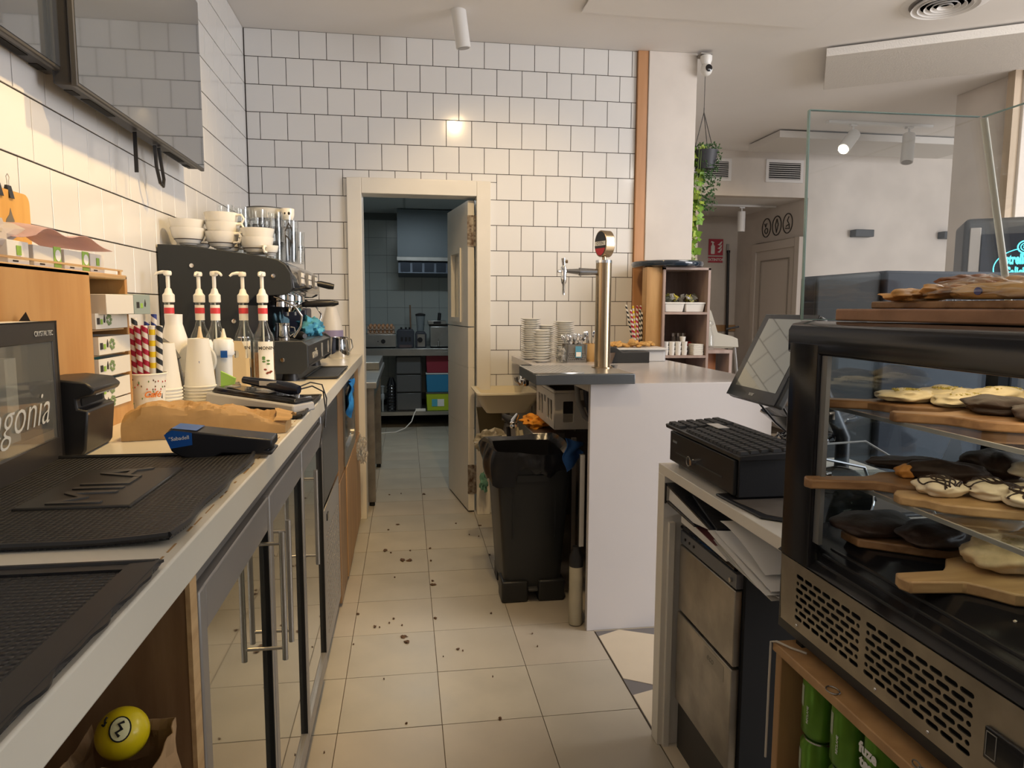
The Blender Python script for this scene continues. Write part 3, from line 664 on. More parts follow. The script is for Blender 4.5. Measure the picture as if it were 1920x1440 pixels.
# cartons lying on top of the rack behind a thin rail
for i, (y, w, h, lab, col) in enumerate(((1.475, 0.075, 0.044, 'white carton with a green square on top of the plywood rack, leftmost', paper_w), (1.585, 0.110, 0.042, 'grey-white carton with green flap on the rack, second from left', tan_box),
                                         (1.715, 0.115, 0.043, 'grey-white carton with green flap on the rack, third from left', tan_box), (1.822, 0.075, 0.044, 'beige carton at the right end of the rack top', tan_box))):
    t = T('tea_carton', lab, 'tea box', (-0.775, y, 1.403))
    G(t).box(-0.82, -0.725, y - w / 2, y + w / 2, 1.403, 1.403 + h).build('carton', col, t, bevel=0.001)
    if i in (1, 2):
        G(t).prism([(y + w * 0.22, 1.405), (y + w * 0.5, 1.405), (y + w * 0.5, 1.448), (y + w * 0.22, 1.448)], -0.7245, -0.7235, 'X').build('green_flap', M('lime_card', (0.33, 0.55, 0.10), 0.5), t)
        G(t).cyl((-0.7232, y + w * 0.36, 1.430), 0.012, 0.0008, 18, 'X').build('white_disc', white_print, t)
    else:
        G(t).box(-0.7245, -0.7235, y - 0.008, y + 0.008, 1.420, 1.438).build('green_square', green_print, t)
    G(t).box(-0.7245, -0.7237, y - w * 0.3, y - w * 0.3 + 0.018, 1.407, 1.410).build('dark_print', dark_print, t)
t = T('wooden_rail', 'thin wooden rod laid along the front of the tea cartons', 'rod', (-0.71, 1.6, 1.4145))
G(t).box(-0.7215, -0.7165, 1.25, 1.95, 1.4125, 1.4165).box(-0.7215, -0.7165, 1.26, 1.27, 1.4025, 1.4125).box(-0.7215, -0.7165, 1.93, 1.94, 1.4025, 1.4125).build('rod', pine_e, t)
t = T('pink_bag', 'crumpled translucent pink plastic bag lying on the tea cartons', 'plastic bag', (-0.78, 1.52, 1.45))
g = G(t)
pk = M('pink_film', (0.86, 0.62, 0.64), 0.35, trans=0.45, ior=1.1, var=0.12, vs=12)
g.sheet(lambda u, v: (-0.84 + 0.14 * v, 1.46 + 0.36 * u + 0.03 * v, 1.452 + 0.045 * math.sin(PI * (0.15 + 0.8 * u)) * (1 - 0.5 * v) + 0.010 * math.sin(u * 13 + v * 6) * (1 - u * 0.8)), 24, 12, 0.0008)
g.build('film', pk, t, smooth=False)
g = G(t); g.blob((-0.785, 1.44, 1.460), (0.045, 0.10, 0.045), seed=2, amp=0.4, fr=2.5, nu=24, nv=14)
g.build('bag_body', M('milky_film', (0.72, 0.64, 0.58), 0.4, trans=0.3), t, smooth=False)
# wooden clip board on the wall
t = T('menu_board', 'orange wooden board with a flame mark hung on the tiles at left', 'board', (XC + 0.02, 1.74, 1.50))
mt = Matrix.Translation(-Vector(t.location)) @ Matrix(((0, 0, 1, -0.888), (1, 0, 0, 0), (0, 1, 0, 0), (0, 0, 0, 1)))
G(t).prism(rrect(1.52, 1.862, 1.455, 1.585, 0.022), -0.8925, -0.884, 'X').build('board', wood('yellow_board', (0.72, 0.42, 0.12), (0.56, 0.29, 0.06), 'Z', 3), t)
G(t).prism([(1.758, 1.500), (1.775, 1.497), (1.786, 1.505), (1.790, 1.518), (1.782, 1.530), (1.776, 1.545), (1.770, 1.530), (1.757, 1.518), (1.753, 1.508)], -0.8845, -0.8832, 'X').build('flame_mark', M('flame_print', (0.16, 0.14, 0.11), 0.6), t)
for y in (1.738, 1.782):
    q = T('binder_clip', 'black binder clip on top of the wooden menu board%s' % (', right one' if y > 1.76 else ', left one'), 'clip', (-0.889, y, 1.575))
    G(q).prism([(-0.897, 1.567), (-0.880, 1.567), (-0.886, 1.596), (-0.891, 1.596)], y - 0.009, y + 0.009, 'Y').build('clamp', black_g, q)
    G(q).tube([(-0.888, y - 0.004, 1.594), (-0.888, y - 0.004, 1.606), (-0.888, y - 0.007, 1.615), (-0.888, y, 1.622), (-0.888, y + 0.007, 1.615), (-0.888, y + 0.004, 1.606), (-0.888, y + 0.004, 1.594)], 0.0008, 5).build('wire', steel, q)

# paper bag lying on the counter
t = T('paper_bag', 'long folded brown kraft paper bag lying behind the card terminal', 'paper bag', (-0.44, 1.63, CT))
g = G(t)
def pb(u, v):
    x = -0.60 + 0.325 * u; h = 0.080 * (1 - 0.62 * u ** 2.2) * (0.6 + 0.4 * min(1, u * 6 + 0.3))
    a = PI * v; yy = 1.635 - (0.062 * (1 - 0.30 * u)) * math.copysign(abs(math.cos(a)) ** 0.55, math.cos(a)) + 0.05 * u
    zz = CT + 0.001 + h * abs(math.sin(a)) ** 0.5
    w = (noise.noise(Vector((u * 6, v * 5, 1.3))) * 0.016 - abs(noise.noise(Vector((u * 13, v * 9, 4.3)))) * 0.014) * math.sin(a)
    return (x, yy, zz + w + 0.0015 * math.sin(u * 27 + v * 3) * math.sin(a) ** 2)
g.grid(pb, 44, 22)
g.add([pb(0, k / 22) for k in range(23)], [tuple(range(23))]); g.add([pb(1, k / 22) for k in range(23)], [tuple(range(23))])
g.build('bag_body', kraft, t, ang=12)
g = G(t); g.sheet(lambda u, v: (-0.30 + 0.035 * u + 0.004 * math.sin(v * 9), 1.64 + 0.09 * v, CT + 0.030 + 0.022 * math.sin(PI * v) * (1 - u * 0.5) + 0.002 * math.sin(v * 30)), 5, 24, 0.001)
g.build('folded_mouth', kraft, t)
# card terminal
t = T('card_terminal', 'black card payment terminal with blue label face down on the worktop', 'card terminal', (-0.375, 1.40, CT), 0.02)
g = G().prism([(-0.070, 0.052), (-0.060, 0.018), (-0.040, 0.006), (-0.005, 0.001), (0.012, 0.003), (0.030, 0.012), (0.118, 0.006), (0.122, 0.012), (0.110, 0.016), (0.120, 0.020), (0.120, 0.036), (0.0, 0.052), (-0.058, 0.060)], -0.036, 0.036, 'Y')
g.build('body', M('terminal_black', (0.014, 0.015, 0.02), 0.3), t, bevel=0.004)
g = G().add([(-0.0595, -0.030, 0.0612), (-0.015, -0.030, 0.0558), (-0.015, 0.030, 0.0558), (-0.0595, 0.030, 0.0612), (-0.0715, -0.030, 0.0515), (-0.0715, 0.030, 0.0515)], [(0, 1, 2, 3), (4, 0, 3, 5)])
g.build('blue_label', M('bank_blue', (0.01, 0.10, 0.42), 0.3), t)
g = G().add([(-0.071, -0.0368, 0.050), (-0.0605, -0.0368, 0.024), (-0.022, -0.0368, 0.030), (-0.022, -0.0368, 0.053), (-0.057, -0.0368, 0.0585)], [(0, 1, 2, 3, 4)])
g.build('blue_side_label', M('bank_blue', (0.01, 0.10, 0.42), 0.3), t)
text('\u00b0Sabadell', 0.0100, white_print, t, (-0.045, -0.0373, 0.043), (PI / 2, -0.10, 0), 'bank_lettering', 0.0003)
# stack of straws in the printed paper cup
def frustum_cup(g, x, y, z0, z1, r0, r1, th=0.001, n=28, rim=0.0022):
    g.lathe([(0, z0 + 0.004), (r0 - th, z0 + 0.004), (r1 - th, z1), (r1, z1 + rim), (r1 + rim, z1), (r1 + rim * 0.7, z1 - rim), (r1, z1 - rim), (r0, z0), (0, z0)], (x, y, 0), n)
cupw = M('paper_cup_white', (0.80, 0.78, 0.71), 0.5)
t = T('paper_cup', 'white paper cup with confetti print full of striped straws', 'paper cup', (-0.690, 2.0, CT))
g = G(t); frustum_cup(g, -0.690, 2.0, CT, 1.146, 0.038, 0.050); g.build('cup_wall', cupw, t)
conf = [M('confetti_brown', (0.12, 0.05, 0.02), 0.6), M('confetti_red', (0.45, 0.05, 0.03), 0.6), M('confetti_green', (0.10, 0.22, 0.06), 0.6)]
for mi, m in enumerate(conf):
    g = G(t)
    for k in range(11):
        a = -PI / 2 + random.uniform(-1.3, 1.5); z = CT + random.uniform(0.03, 0.095); r = 0.038 + 0.012 * (z - CT) / 0.108 + 0.0006
        g.blob((-0.690 + r * math.cos(a), 2.0 + r * math.sin(a), z), (0.0015, 0.0015, 0.0026), amp=0, nu=8, nv=5)
    g.build('confetti', m, t, kind='stuff')
text('Caf\u00e9', 0.022, M('orange_print', (0.65, 0.18, 0.02), 0.6), t, (0.026, -0.0415, 0.055), (PI / 2 - 0.1, 0, 0.5), 'lettering', 0.0003, shear=0.3, bold=0.0006)
st = {'red': stripes('straw_red', (0.42, 0.01, 0.05), (0.78, 0.74, 0.70), 1, 34), 'blue': stripes('straw_blue', (0.03, 0.05, 0.25), (0.78, 0.74, 0.70), 1, 34), 'yellow': stripes('straw_yellow', (0.85, 0.60, 0.01), (0.80, 0.77, 0.68), 1, 34, False), 'black': stripes('straw_black', (0.02, 0.025, 0.03), (0.78, 0.76, 0.70), 1, 34)}
spro = {}
def straw(kind, p0, p1, label, group, r=0.0042):
    p0, p1 = Vector(p0), Vector(p1); d = p1 - p0
    key = (kind, r, round(d.length, 2))
    if key not in spro:
        h = round(d.length, 2)
        spro[key] = G().lathe([(r * 0.8, 0), (r, 0), (r, h), (r * 0.8, h)], n=10).mesh('straw', st[kind])
    o = bpy.data.objects.new('paper_straw', spro[key]); COL.objects.link(o); o.location = p0
    o.rotation_euler = d.to_track_quat('Z', 'Y').to_euler()
    return tag(o, label, 'straw', group)
gname = 'striped straws in the confetti cup'
front = [('blue', -0.731), ('red', -0.714), ('red', -0.697), ('red', -0.680), ('yellow', -0.663), ('black', -0.646)]
lbs = {'blue': 'blue-striped', 'red': 'red-striped', 'yellow': 'yellow-striped', 'black': 'black-striped'}
for i, (k, x) in enumerate(front):
    lb = {0: 'blue-striped paper straw at the left edge of the confetti cup', 5: 'black-striped paper straw at the right edge of the confetti cup', 4: 'yellow-striped paper straw in the confetti cup'}.get(i, 'red-striped paper straw, %s from the left among the red ones in the confetti cup' % ORD[i - 1])
    cx = -0.690 + (x + 0.690) * 0.72
    straw(k, (cx, 1.982 + 0.2 * abs(x + 0.69), CT + 0.006), (x, 1.972 + 0.25 * abs(x + 0.69), CT + 0.232), lb, gname, 0.0082)
for i, (k, x, z) in enumerate((('black', -0.722, 0.255), ('red', -0.703, 0.236), ('blue', -0.690, 0.250), ('blue', -0.672, 0.262))):
    straw(k, (-0.690 + (x + 0.690) * 0.7, 2.008, CT + 0.006), (x + 0.004, 2.012, CT + z), '%s paper straw standing tall at the back of the confetti cup, %s from left' % (lbs[k], ORD[i]), gname, 0.0075)
# stacks of paper cups, upside down
def cup_stack(x, y, n, h, r0, r1, what, tagc, sheet):
    for k in range(n):
        z = CT + k * 0.0092
        t = T('paper_cup', '%s, %s' % (what, 'topmost of the stack' if k == n - 1 else ORD[k] + ' from below'), 'paper cup', (x, y, z), 0, tagc)
        if k == 0 or True:
            key = ('cup', h, r0, r1)
            if key not in spro:
                spro[key] = G().lathe([(0, h - 0.004), (r0 - 0.001, h - 0.004), (r1 - 0.001, 0.001), (r1, 0), (r1 + 0.0028, 0.0018), (r1 + 0.0022, 0.0045), (r1 - 0.0002, 0.0055), (r0, h), (r0 - 0.003, h), (r0 - 0.003, h - 0.003), (0, h - 0.003)], n=32).mesh('cup_wall', cupw)
            o = bpy.data.objects.new('cup_wall', spro[key]); COL.objects.link(o); o.parent = t
    return t
tp = cup_stack(-0.593, 2.14, 7, 0.140, 0.0285, 0.0425, 'plain white paper cup upside down in the front stack', 'front stack of white paper cups', True)
q = G(); q.box(-0.004, 0.010, -0.0342, -0.0330, 0.062, 0.076); q.build('blue_mark', M('mark_blue', (0.10, 0.16, 0.40), 0.5), tp)
tp = cup_stack(-0.668, 2.075, 7, 0.130, 0.0285, 0.0425, 'white paper cup with a red mark upside down beside the straws', 'rear stack of white paper cups', True)
q = G(); q.box(-0.026, -0.010, -0.0312, -0.0270, 0.092, 0.104); q.build('red_mark', red_m, tp)
# ---------------------------------------------------------------- bottles and containers beside the coffee machine
amber = M('amber_syrup', (0.55, 0.22, 0.03), 0.1, trans=0.6)
bglass = thin('bottle_glass', (0.90, 0.93, 0.90), 0.07, 0.8)
pump_m = M('pump_white', (0.80, 0.79, 0.74), 0.4)
lab_r = M('red_label', (0.60, 0.05, 0.06), 0.5)
def bottle(x, y, label, az, big=False):
    t = T('syrup_bottle', label, 'syrup bottle', (x, y, CT))
    o = G(); r = 0.037
    o.lathe([(0, 0.001), (r - 0.004, 0.0), (r, 0.006), (r, 0.165), (r - 0.004, 0.185), (0.019, 0.215), (0.0145, 0.235), (0.0145, 0.300), (0.0165, 0.303), (0.0165, 0.312), (0.0, 0.312)], n=28)
    o.build('glass_body', bglass, t)
    G().lathe([(0, 0.008), (r - 0.006, 0.008), (r - 0.0035, 0.012), (r - 0.0035, 0.125 if big else 0.10), (0, 0.125 if big else 0.10)], n=24).build('syrup', amber if big else M('pale_syrup', (0.60, 0.40, 0.22), 0.1, trans=0.6), t)
    G().lathe([(0.0152, 0.238), (0.0158, 0.238), (0.0158, 0.292), (0.0152, 0.292)], n=20).build('neck_label', paper_w, t)
    G().lathe([(0.0160, 0.262), (0.0164, 0.262), (0.0164, 0.282), (0.0160, 0.282)], n=20).build('red_band', lab_r, t)
    # front label
    g = G(); n = 9
    pts = [(math.cos(a) * (r + 0.0006), math.sin(a) * (r + 0.0006)) for a in [-PI / 2 - 0.75 + 1.5 * k / n for k in range(n + 1)]]
    if big: pts = [(math.cos(a) * (r + 0.0006), math.sin(a) * (r + 0.0006)) for a in [-PI / 2 - 0.35 + 1.5 * k / n for k in range(n + 1)]]
    g.add([(p[0], p[1], 0.022) for p in pts] + [(p[0], p[1], 0.165) for p in pts], [(k, k + 1, k + 2 + n, k + 1 + n) for k in range(n)])
    g.build('paper_label', paper_w, t)
    text('MONIN', 0.016, dark_print, t, (0.016 if big else 0.0, -r - 0.0025, 0.142), (PI / 2, 0, 0.35 if big else 0), 'bottle_lettering', 0.0002, bold=0.0004)
    if big:
        g = G()
        for k in range(5): g.blob((0.010 + 0.010 * math.cos(k * 2.1), -r - 0.0008, 0.098 + 0.012 * math.sin(k * 1.7)), (0.006, 0.0008, 0.0035), amp=0, nu=8, nv=5)
        g.build('leaf_print', M('leaf_green_print', (0.12, 0.25, 0.08), 0.6), t)
        g = G()
        for k in range(7): g.blob((0.018 + 0.011 * math.cos(k * 2.4), -r + 0.0005, 0.060 + 0.007 * math.sin(k * 1.9)), (0.0045, 0.0014, 0.0035), amp=0, nu=8, nv=5)
        g.build('bean_print', M('bean_print', (0.22, 0.05, 0.03), 0.6), t)
    p = G(); p.lathe([(0.017, 0.300), (0.0195, 0.302), (0.0195, 0.326), (0.013, 0.334), (0.010, 0.346), (0.0065, 0.350), (0.0065, 0.395), (0.0, 0.395)], n=18)
    p.build('pump_collar', pump_m, t)
    ca, sa = math.cos(az), math.sin(az); s = G()
    s.lathe([(0.005, 0.390), (0.013, 0.394), (0.014, 0.402), (0.012, 0.408), (0.0, 0.410)], n=14)
    s.tube([(0, 0, 0.403), (0.018 * ca, 0.018 * sa, 0.404), (0.032 * ca, 0.032 * sa, 0.401), (0.042 * ca, 0.042 * sa, 0.393)], 0.005, 8, [0.0065, 0.006, 0.005, 0.0038])
    s.build('pump_head', pump_m, t)
    g = G(); g.cyl((0, 0, 0.06), 0.003, 0.245, 8); g.build('dip_tube', pump_m, t)
bottle(-0.812, 2.60, 'syrup bottle with white pump turned left, leftmost of the five', PI)
bottle(-0.728, 2.66, 'syrup bottle with white pump seen end-on, second from left', -PI / 2)
bottle(-0.660, 2.60, 'syrup bottle with white pump turned right, middle of the five', -0.7)
bottle(-0.572, 2.63, 'clear syrup bottle with white pump turned left, second from right', PI + 0.3)
bottle(-0.500, 2.60, 'syrup bottle with coffee bean label beside the coffee machine', -PI / 2, True)
# squeeze bottle, tan tubs, capped jars
t = T('squeeze_bottle', 'plain white squeeze bottle behind the striped straws', 'bottle', (-0.716, 2.33, CT))
G(t).lathe([(0, CT), (0.044, CT), (0.046, CT + 0.01), (0.046, CT + 0.13), (0.042, CT + 0.17), (0.027, CT + 0.225), (0.025, CT + 0.232), (0.026, CT + 0.262), (0.0, CT + 0.263)], (-0.716, 2.33, 0), 26).build('body', white_pl, t)
tan = M('tan_plastic', (0.66, 0.52, 0.33), 0.4)
for i, (x, y, z, lb) in enumerate(((-0.665, 2.42, 0.0, 'tan plastic sauce tub with cone nozzle beside the white squeeze bottle'),)):
    t = T('sauce_tub', lb, 'tub', (x, y, CT))
    G(t).lathe([(0, CT), (0.036, CT), (0.038, CT + 0.14), (0.034, CT + 0.150), (0.034, CT + 0.168), (0.024, CT + 0.172), (0.024, CT + 0.183), (0.009, CT + 0.186), (0.003, CT + 0.222), (0, CT + 0.222)], (x, y, 0), 24).build('body', tan, t)
t = T('sauce_tub', 'small white-capped bottle with cone nozzle behind the round lid', 'tub', (-0.592, 2.42, CT))
G(t).lathe([(0, CT), (0.030, CT), (0.032, CT + 0.15), (0.024, CT + 0.17), (0.024, CT + 0.183), (0.009, CT + 0.186), (0.003, CT + 0.215), (0, CT + 0.215)], (-0.592, 2.42, 0), 22).build('body', M('cream_plastic', (0.74, 0.70, 0.58), 0.4), t)
for x, y, lb in ((-0.628, 2.30, 'milky white lidded jar above the round lid, left one'), (-0.571, 2.33, 'milky white lidded jar beside the kraft carton, right one')):
    t = T('lidded_jar', lb, 'jar', (x, y, CT))
    G(t).lathe([(0, CT), (0.026, CT), (0.028, CT + 0.135), (0, CT + 0.135)], (x, y, 0), 22).build('body', M('milky_plastic', (0.76, 0.78, 0.78), 0.3, trans=0.15), t)
    G(t).lathe([(0.031, CT + 0.134), (0.033, CT + 0.140), (0.033, CT + 0.172), (0.028, CT + 0.184), (0, CT + 0.186)], (x, y, 0), 22).build('cap', M('milky_cap', (0.80, 0.82, 0.82), 0.3), t)
G(t).box(-0.572, -0.552, 2.2945, 2.2965, CT + 0.128, CT + 0.150).build('blue_label', M('bank_blue', (0.01, 0.10, 0.42), 0.3), t)
t = T('plastic_lid', 'round translucent plastic lid standing behind the paper cups', 'cover', (-0.625, 2.235, CT + 0.075))  # a plain round plastic lid
o = G(t); o.lathe([(0, -0.004), (0.030, -0.006), (0.052, -0.003), (0.056, 0.003), (0.053, 0.006), (0.030, 0.000), (0, 0.001)], (-0.625, 2.235, CT + 0.125), 32, 'Y'); o.build('lid_disc', M('lid_plastic', (0.66, 0.66, 0.61), 0.2, trans=0.15, ior=1.3), t)
G(t).cyl((-0.625, 2.243, CT), 0.040, 0.075, 24).build('stand_tub', M('dark_tub', (0.05, 0.045, 0.04), 0.5), t)
t = T('serving_spoon', 'dark grey handle leaning behind the striped straws', 'spoon', (-0.64, 2.20, CT))  # a loose grey handle
G(t).tube([(-0.672, 2.21, CT + 0.13), (-0.700, 2.215, CT + 0.165), (-0.722, 2.22, CT + 0.185)], 0.012, 12, [0.010, 0.016, 0.012]).tube([(-0.672, 2.21, CT + 0.13), (-0.655, 2.205, CT + 0.03)], 0.004, 8).build('handle', M('grey_handle', (0.10, 0.10, 0.095), 0.5), t)
# kraft carrier with a handle hole
t = T('cup_carrier', 'light kraft cardboard carrier with a handle hole behind the paper cups', 'carrier', (-0.545, 2.32, CT))
tilt = Matrix.Translation((-0.545, 2.325, CT)) @ Matrix.Rotation(0.35, 4, 'Z')
plate_holes('front_panel', [(-0.012, 0.0), (0.040, 0.0), (0.040, 0.150), (0.030, 0.178), (-0.012, 0.180)], [rrect(0.006, 0.020, 0.125, 0.148, 0.006)], 0.002, M('pale_kraft', (0.62, 0.46, 0.24), 0.6, var=0.08, vs=9), t,
            Matrix.Translation(-Vector(t.location)) @ tilt @ Matrix(((1, 0, 0, 0), (0, 0, 1, 0), (0, 1, 0, 0), (0, 0, 0, 1))))
G(t).box(-0.600, -0.556, 2.323, 2.325, CT, CT + 0.160).box(-0.600, -0.598, 2.325, 2.40, CT, CT + 0.15).box(-0.512, -0.510, 2.34, 2.41, CT, CT + 0.12).build('side_panels', M('pale_kraft2', (0.55, 0.40, 0.20), 0.6), t)
t = T('lime_sachet', 'folded lime green card standing behind the front paper cups', 'card', (-0.53, 2.20, CT))
G(t).hexa([(-0.552, 2.20, CT + 0.02), (-0.524, 2.21, CT + 0.012), (-0.523, 2.214, CT + 0.013), (-0.551, 2.204, CT + 0.021), (-0.548, 2.19, CT + 0.095), (-0.508, 2.20, CT + 0.072), (-0.507, 2.204, CT + 0.073), (-0.547, 2.194, CT + 0.096)]).build('card', M('lime_card', (0.33, 0.55, 0.10), 0.5), t)
t = T('utensil_heap', 'small tangle of wrappers and picks between cups and carrier', 'wrappers', (-0.53, 2.20, CT))
G(t).blob((-0.532, 2.235, CT + 0.022), (0.035, 0.022, 0.028), seed=8, amp=0.45, fr=4, nu=20, nv=12, flat=-0.021).build('wrappers', M('wrapper_mix', (0.60, 0.55, 0.46), 0.5, col2=(0.10, 0.08, 0.06), vs=45), t, smooth=False)
# tamper / thermos: steel tumbler with black grip
t = T('milk_frother', 'steel and black handheld plunger standing before the syrup bottles', 'frother', (-0.540, 2.47, CT))
g = G(t); g.lathe([(0, CT), (0.019, CT), (0.019, CT + 0.052), (0, CT + 0.052)], (-0.540, 2.47, 0), 20); g.build('steel_base', steel, t)
g = G(t); g.lathe([(0.021, CT + 0.050), (0.022, CT + 0.055), (0.022, CT + 0.080), (0.019, CT + 0.084), (0.019, CT + 0.112), (0.0, CT + 0.113)], (-0.540, 2.47, 0), 20); g.build('black_grip', black_m, t)
g = G(t); g.cyl((-0.547, 2.47, CT + 0.11), 0.0014, 0.075, 6).cyl((-0.530, 2.47, CT + 0.11), 0.0014, 0.075, 6).lathe([(0, CT + 0.183), (0.012, CT + 0.183), (0.012, CT + 0.186), (0, CT + 0.186)], (-0.547, 2.47, 0), 12).lathe([(0, CT + 0.183), (0.010, CT + 0.183), (0.010, CT + 0.186), (0, CT + 0.186)], (-0.530, 2.47, 0), 12); g.build('rods', chrome, t)
# vacuum sealer / scanner: grey base with black top and black handheld
t = T('vacuum_sealer', 'flat grey and black vacuum sealer lying on the worktop by the cups', 'sealer', (-0.41, 2.03, CT), -0.52)
G().hexa([(-0.15, -0.045, 0.012), (0.155, -0.045, 0.002), (0.155, 0.05, 0.002), (-0.15, 0.05, 0.012), (-0.15, -0.04, 0.046), (0.15, -0.04, 0.026), (0.15, 0.05, 0.026), (-0.15, 0.05, 0.046)]).build('base', M('sealer_grey', (0.42, 0.42, 0.43), 0.4), t, bevel=0.005)
G().hexa([(-0.14, -0.032, 0.047), (0.150, -0.032, 0.028), (0.150, 0.05, 0.028), (-0.14, 0.05, 0.047), (-0.13, -0.026, 0.062), (0.145, -0.026, 0.040), (0.145, 0.05, 0.040), (-0.13, 0.05, 0.062)]).build('black_top', black_g, t, bevel=0.004)
G().box(-0.06, 0.10, -0.0465, -0.0445, 0.004, 0.016).build('cutout', black_mt, t)
for b_ in ((-0.10, -0.06, -0.02, 0.0, 0.0605, 0.0640), (0.0, 0.05, -0.015, 0.02, 0.0505, 0.0530)): G().box(*b_).build('button', M('button_grey', (0.25, 0.25, 0.26), 0.3), t)
t = T('handheld_device', 'black handheld order device lying across the vacuum sealer', 'handheld', (-0.37, 2.02, CT + 0.07), -0.30)
G().tube([(-0.09, 0.01, 0.012), (-0.02, 0.0, 0.004), (0.06, -0.01, -0.008), (0.085, -0.012, -0.010)], 0.014, 12, [0.010, 0.014, 0.018, 0.012]).build('body', M('device_black', (0.012, 0.016, 0.03), 0.2), t)
G().box(-0.03, 0.02, -0.016, -0.013, 0.0, 0.012).build('label', M('label_grey', (0.55, 0.55, 0.53), 0.5), t)
t = T('power_cable', 'thin black cable looping from the handheld over the counter edge', 'cable', (-0.28, 2.2, CT))
G(t).tube([(-0.315, 2.06, CT + 0.055), (-0.285, 2.16, CT + 0.062), (-0.262, 2.25, CT + 0.045), (-0.250, 2.26, CT - 0.0), (-0.249, 2.22, CT - 0.05), (-0.255, 2.16, CT - 0.09), (-0.258, 2.12, CT - 0.13)], 0.0022, 7).tube([(-0.315, 2.05, CT + 0.05), (-0.275, 2.12, CT + 0.055), (-0.252, 2.19, CT + 0.03), (-0.247, 2.20, CT - 0.03), (-0.248, 2.18, CT - 0.08)], 0.0022, 7).build('wire', black_m, t)

# ---------------------------------------------------------------- espresso machine
MY0, MY1 = 2.78, 3.62
t = T('espresso_machine', 'large black three-group espresso machine on the worktop', 'espresso machine', (-0.64, 3.2, CT))
head = [(-0.900, 1.13), (-0.900, 1.552), (-0.806, 1.549), (-0.552, 1.518), (-0.475, 1.502), (-0.448, 1.484), (-0.428, 1.450), (-0.424, 1.396), (-0.434, 1.378), (-0.455, 1.369), (-0.560, 1.366), (-0.60, 1.33), (-0.60, 1.195), (-0.395, 1.195), (-0.374, 1.178), (-0.374, 1.090), (-0.400, 1.068), (-0.900, 1.068)]
bp = M('machine_black', (0.024, 0.028, 0.033), 0.5, spec=0.35)
G(t).prism(head, MY0, MY0 + 0.02, 'Y').build('end_panel', bp, t, bevel=0.003)
G(t).prism(head, MY1 - 0.02, MY1, 'Y').build('end_panel', bp, t, bevel=0.003)
G(t).prism([(-0.88, 1.12), (-0.88, 1.535), (-0.806, 1.535), (-0.552, 1.505), (-0.49, 1.47), (-0.50, 1.385), (-0.62, 1.375), (-0.66, 1.33), (-0.66, 1.12)], MY0 + 0.02, MY1 - 0.02, 'Y').build('boiler_housing', black_m, t)
G(t).prism([(-0.515, 1.512), (-0.47, 1.500), (-0.440, 1.482), (-0.424, 1.446), (-0.418, 1.392), (-0.452, 1.372), (-0.50, 1.374), (-0.50, 1.47)], MY0 + 0.02, MY1 - 0.02, 'Y').build('front_fascia', black_g, t, bevel=0.006, seg=3)
for y in (3.00, 3.22, 3.44):
    k = G(t).box(-0.428, -0.416, y - 0.045, y + 0.045, 1.410, 1.470).build('button_panel', M('panel_grey', (0.30, 0.30, 0.31), 0.3, 0.4), t)
    for a in range(3):
        for b in range(2): G(t).box(-0.416, -0.413, y - 0.035 + a * 0.025, y - 0.017 + a * 0.025, 1.42 + b * 0.024, 1.438 + b * 0.024).build('button', white_pl, k)
G(t).tube([(-0.42, 3.46, 1.436), (-0.40, 3.47, 1.433), (-0.36, 3.47, 1.424), (-0.338, 3.47, 1.420)], 0.014, 14, [0.011, 0.015, 0.016, 0.013]).build('steam_knob', black_m, t)
# groups, portafilters
for i, y in enumerate((2.99, 3.22, 3.44)):
    gh = G(t); gh.lathe([(0.0, 1.372), (0.040, 1.372), (0.040, 1.350), (0.034, 1.345), (0.034, 1.325), (0, 1.325)], (-0.510, y, 0), 22)
    gg = gh.build('group_head', chrome, t)
    if i != 0:
        G(t).lathe([(0, 1.300), (0.020, 1.302), (0.031, 1.318), (0.033, 1.340), (0, 1.340)], (-0.510, y, 0), 20).cyl((-0.516, y - 0.008, 1.285), 0.005, 0.02, 8).cyl((-0.516, y + 0.008, 1.285), 0.005, 0.02, 8).tube([(-0.48, y, 1.328), (-0.445, y, 1.334)], 0.006, 10).build('portafilter', chrome, gg)
        G(t).tube([(-0.452, y, 1.334), (-0.44, y, 1.335), (-0.38, y, 1.340), (-0.335, y, 1.342), (-0.315, y, 1.344)], 0.013, 14, [0.010, 0.013, 0.016, 0.014, 0.008]).build('portafilter_handle', black_m, gg)
def wand(y, side, nm):
    return G(t).tube([(-0.505, y, 1.365), (-0.470, y, 1.35), (-0.428, y + side * 0.01, 1.325), (-0.405, y + side * 0.02, 1.29), (-0.412, y + side * 0.03, 1.245), (-0.440, y + side * 0.04, 1.205)], 0.0048, 10).build('steam_wand', chrome, t)
wand(2.85, 1, ''); wand(3.54, -1, '')
# base with drip tray
G(t).box(-0.88, -0.402, MY0 + 0.02, MY1 - 0.02, 1.075, 1.180).build('base_housing', black_m, t)
G(t).prism([(-0.405, 1.085), (-0.372, 1.100), (-0.376, 1.175), (-0.402, 1.186), (-0.42, 1.18)], MY0 + 0.02, MY1 - 0.02, 'Y').build('base_fascia', black_m, t, bevel=0.003)
holes = [slot(-0.600 + i * 0.022, MY0 + 0.06 + j * 0.030, 0.007, 0.020) for i in range(9) for j in range(25)]
plate_holes('drip_grate', [(-0.64, MY0 + 0.03), (-0.40, MY0 + 0.03), (-0.40, MY1 - 0.03), (-0.64, MY1 - 0.03)], holes, 0.004, M('grate_dark', (0.16, 0.16, 0.16), 0.3, 0.7), t, Matrix.Translation(Vector((0, 0, 1.187)) - Vector(t.location)))
for y in (MY0 + 0.06, MY1 - 0.06):
    for x in (-0.85, -0.45): G(t).lathe([(0.034, CT), (0.026, CT + 0.035), (0, CT + 0.035)], (x, y, 0), 18).build('foot', black_m, t)
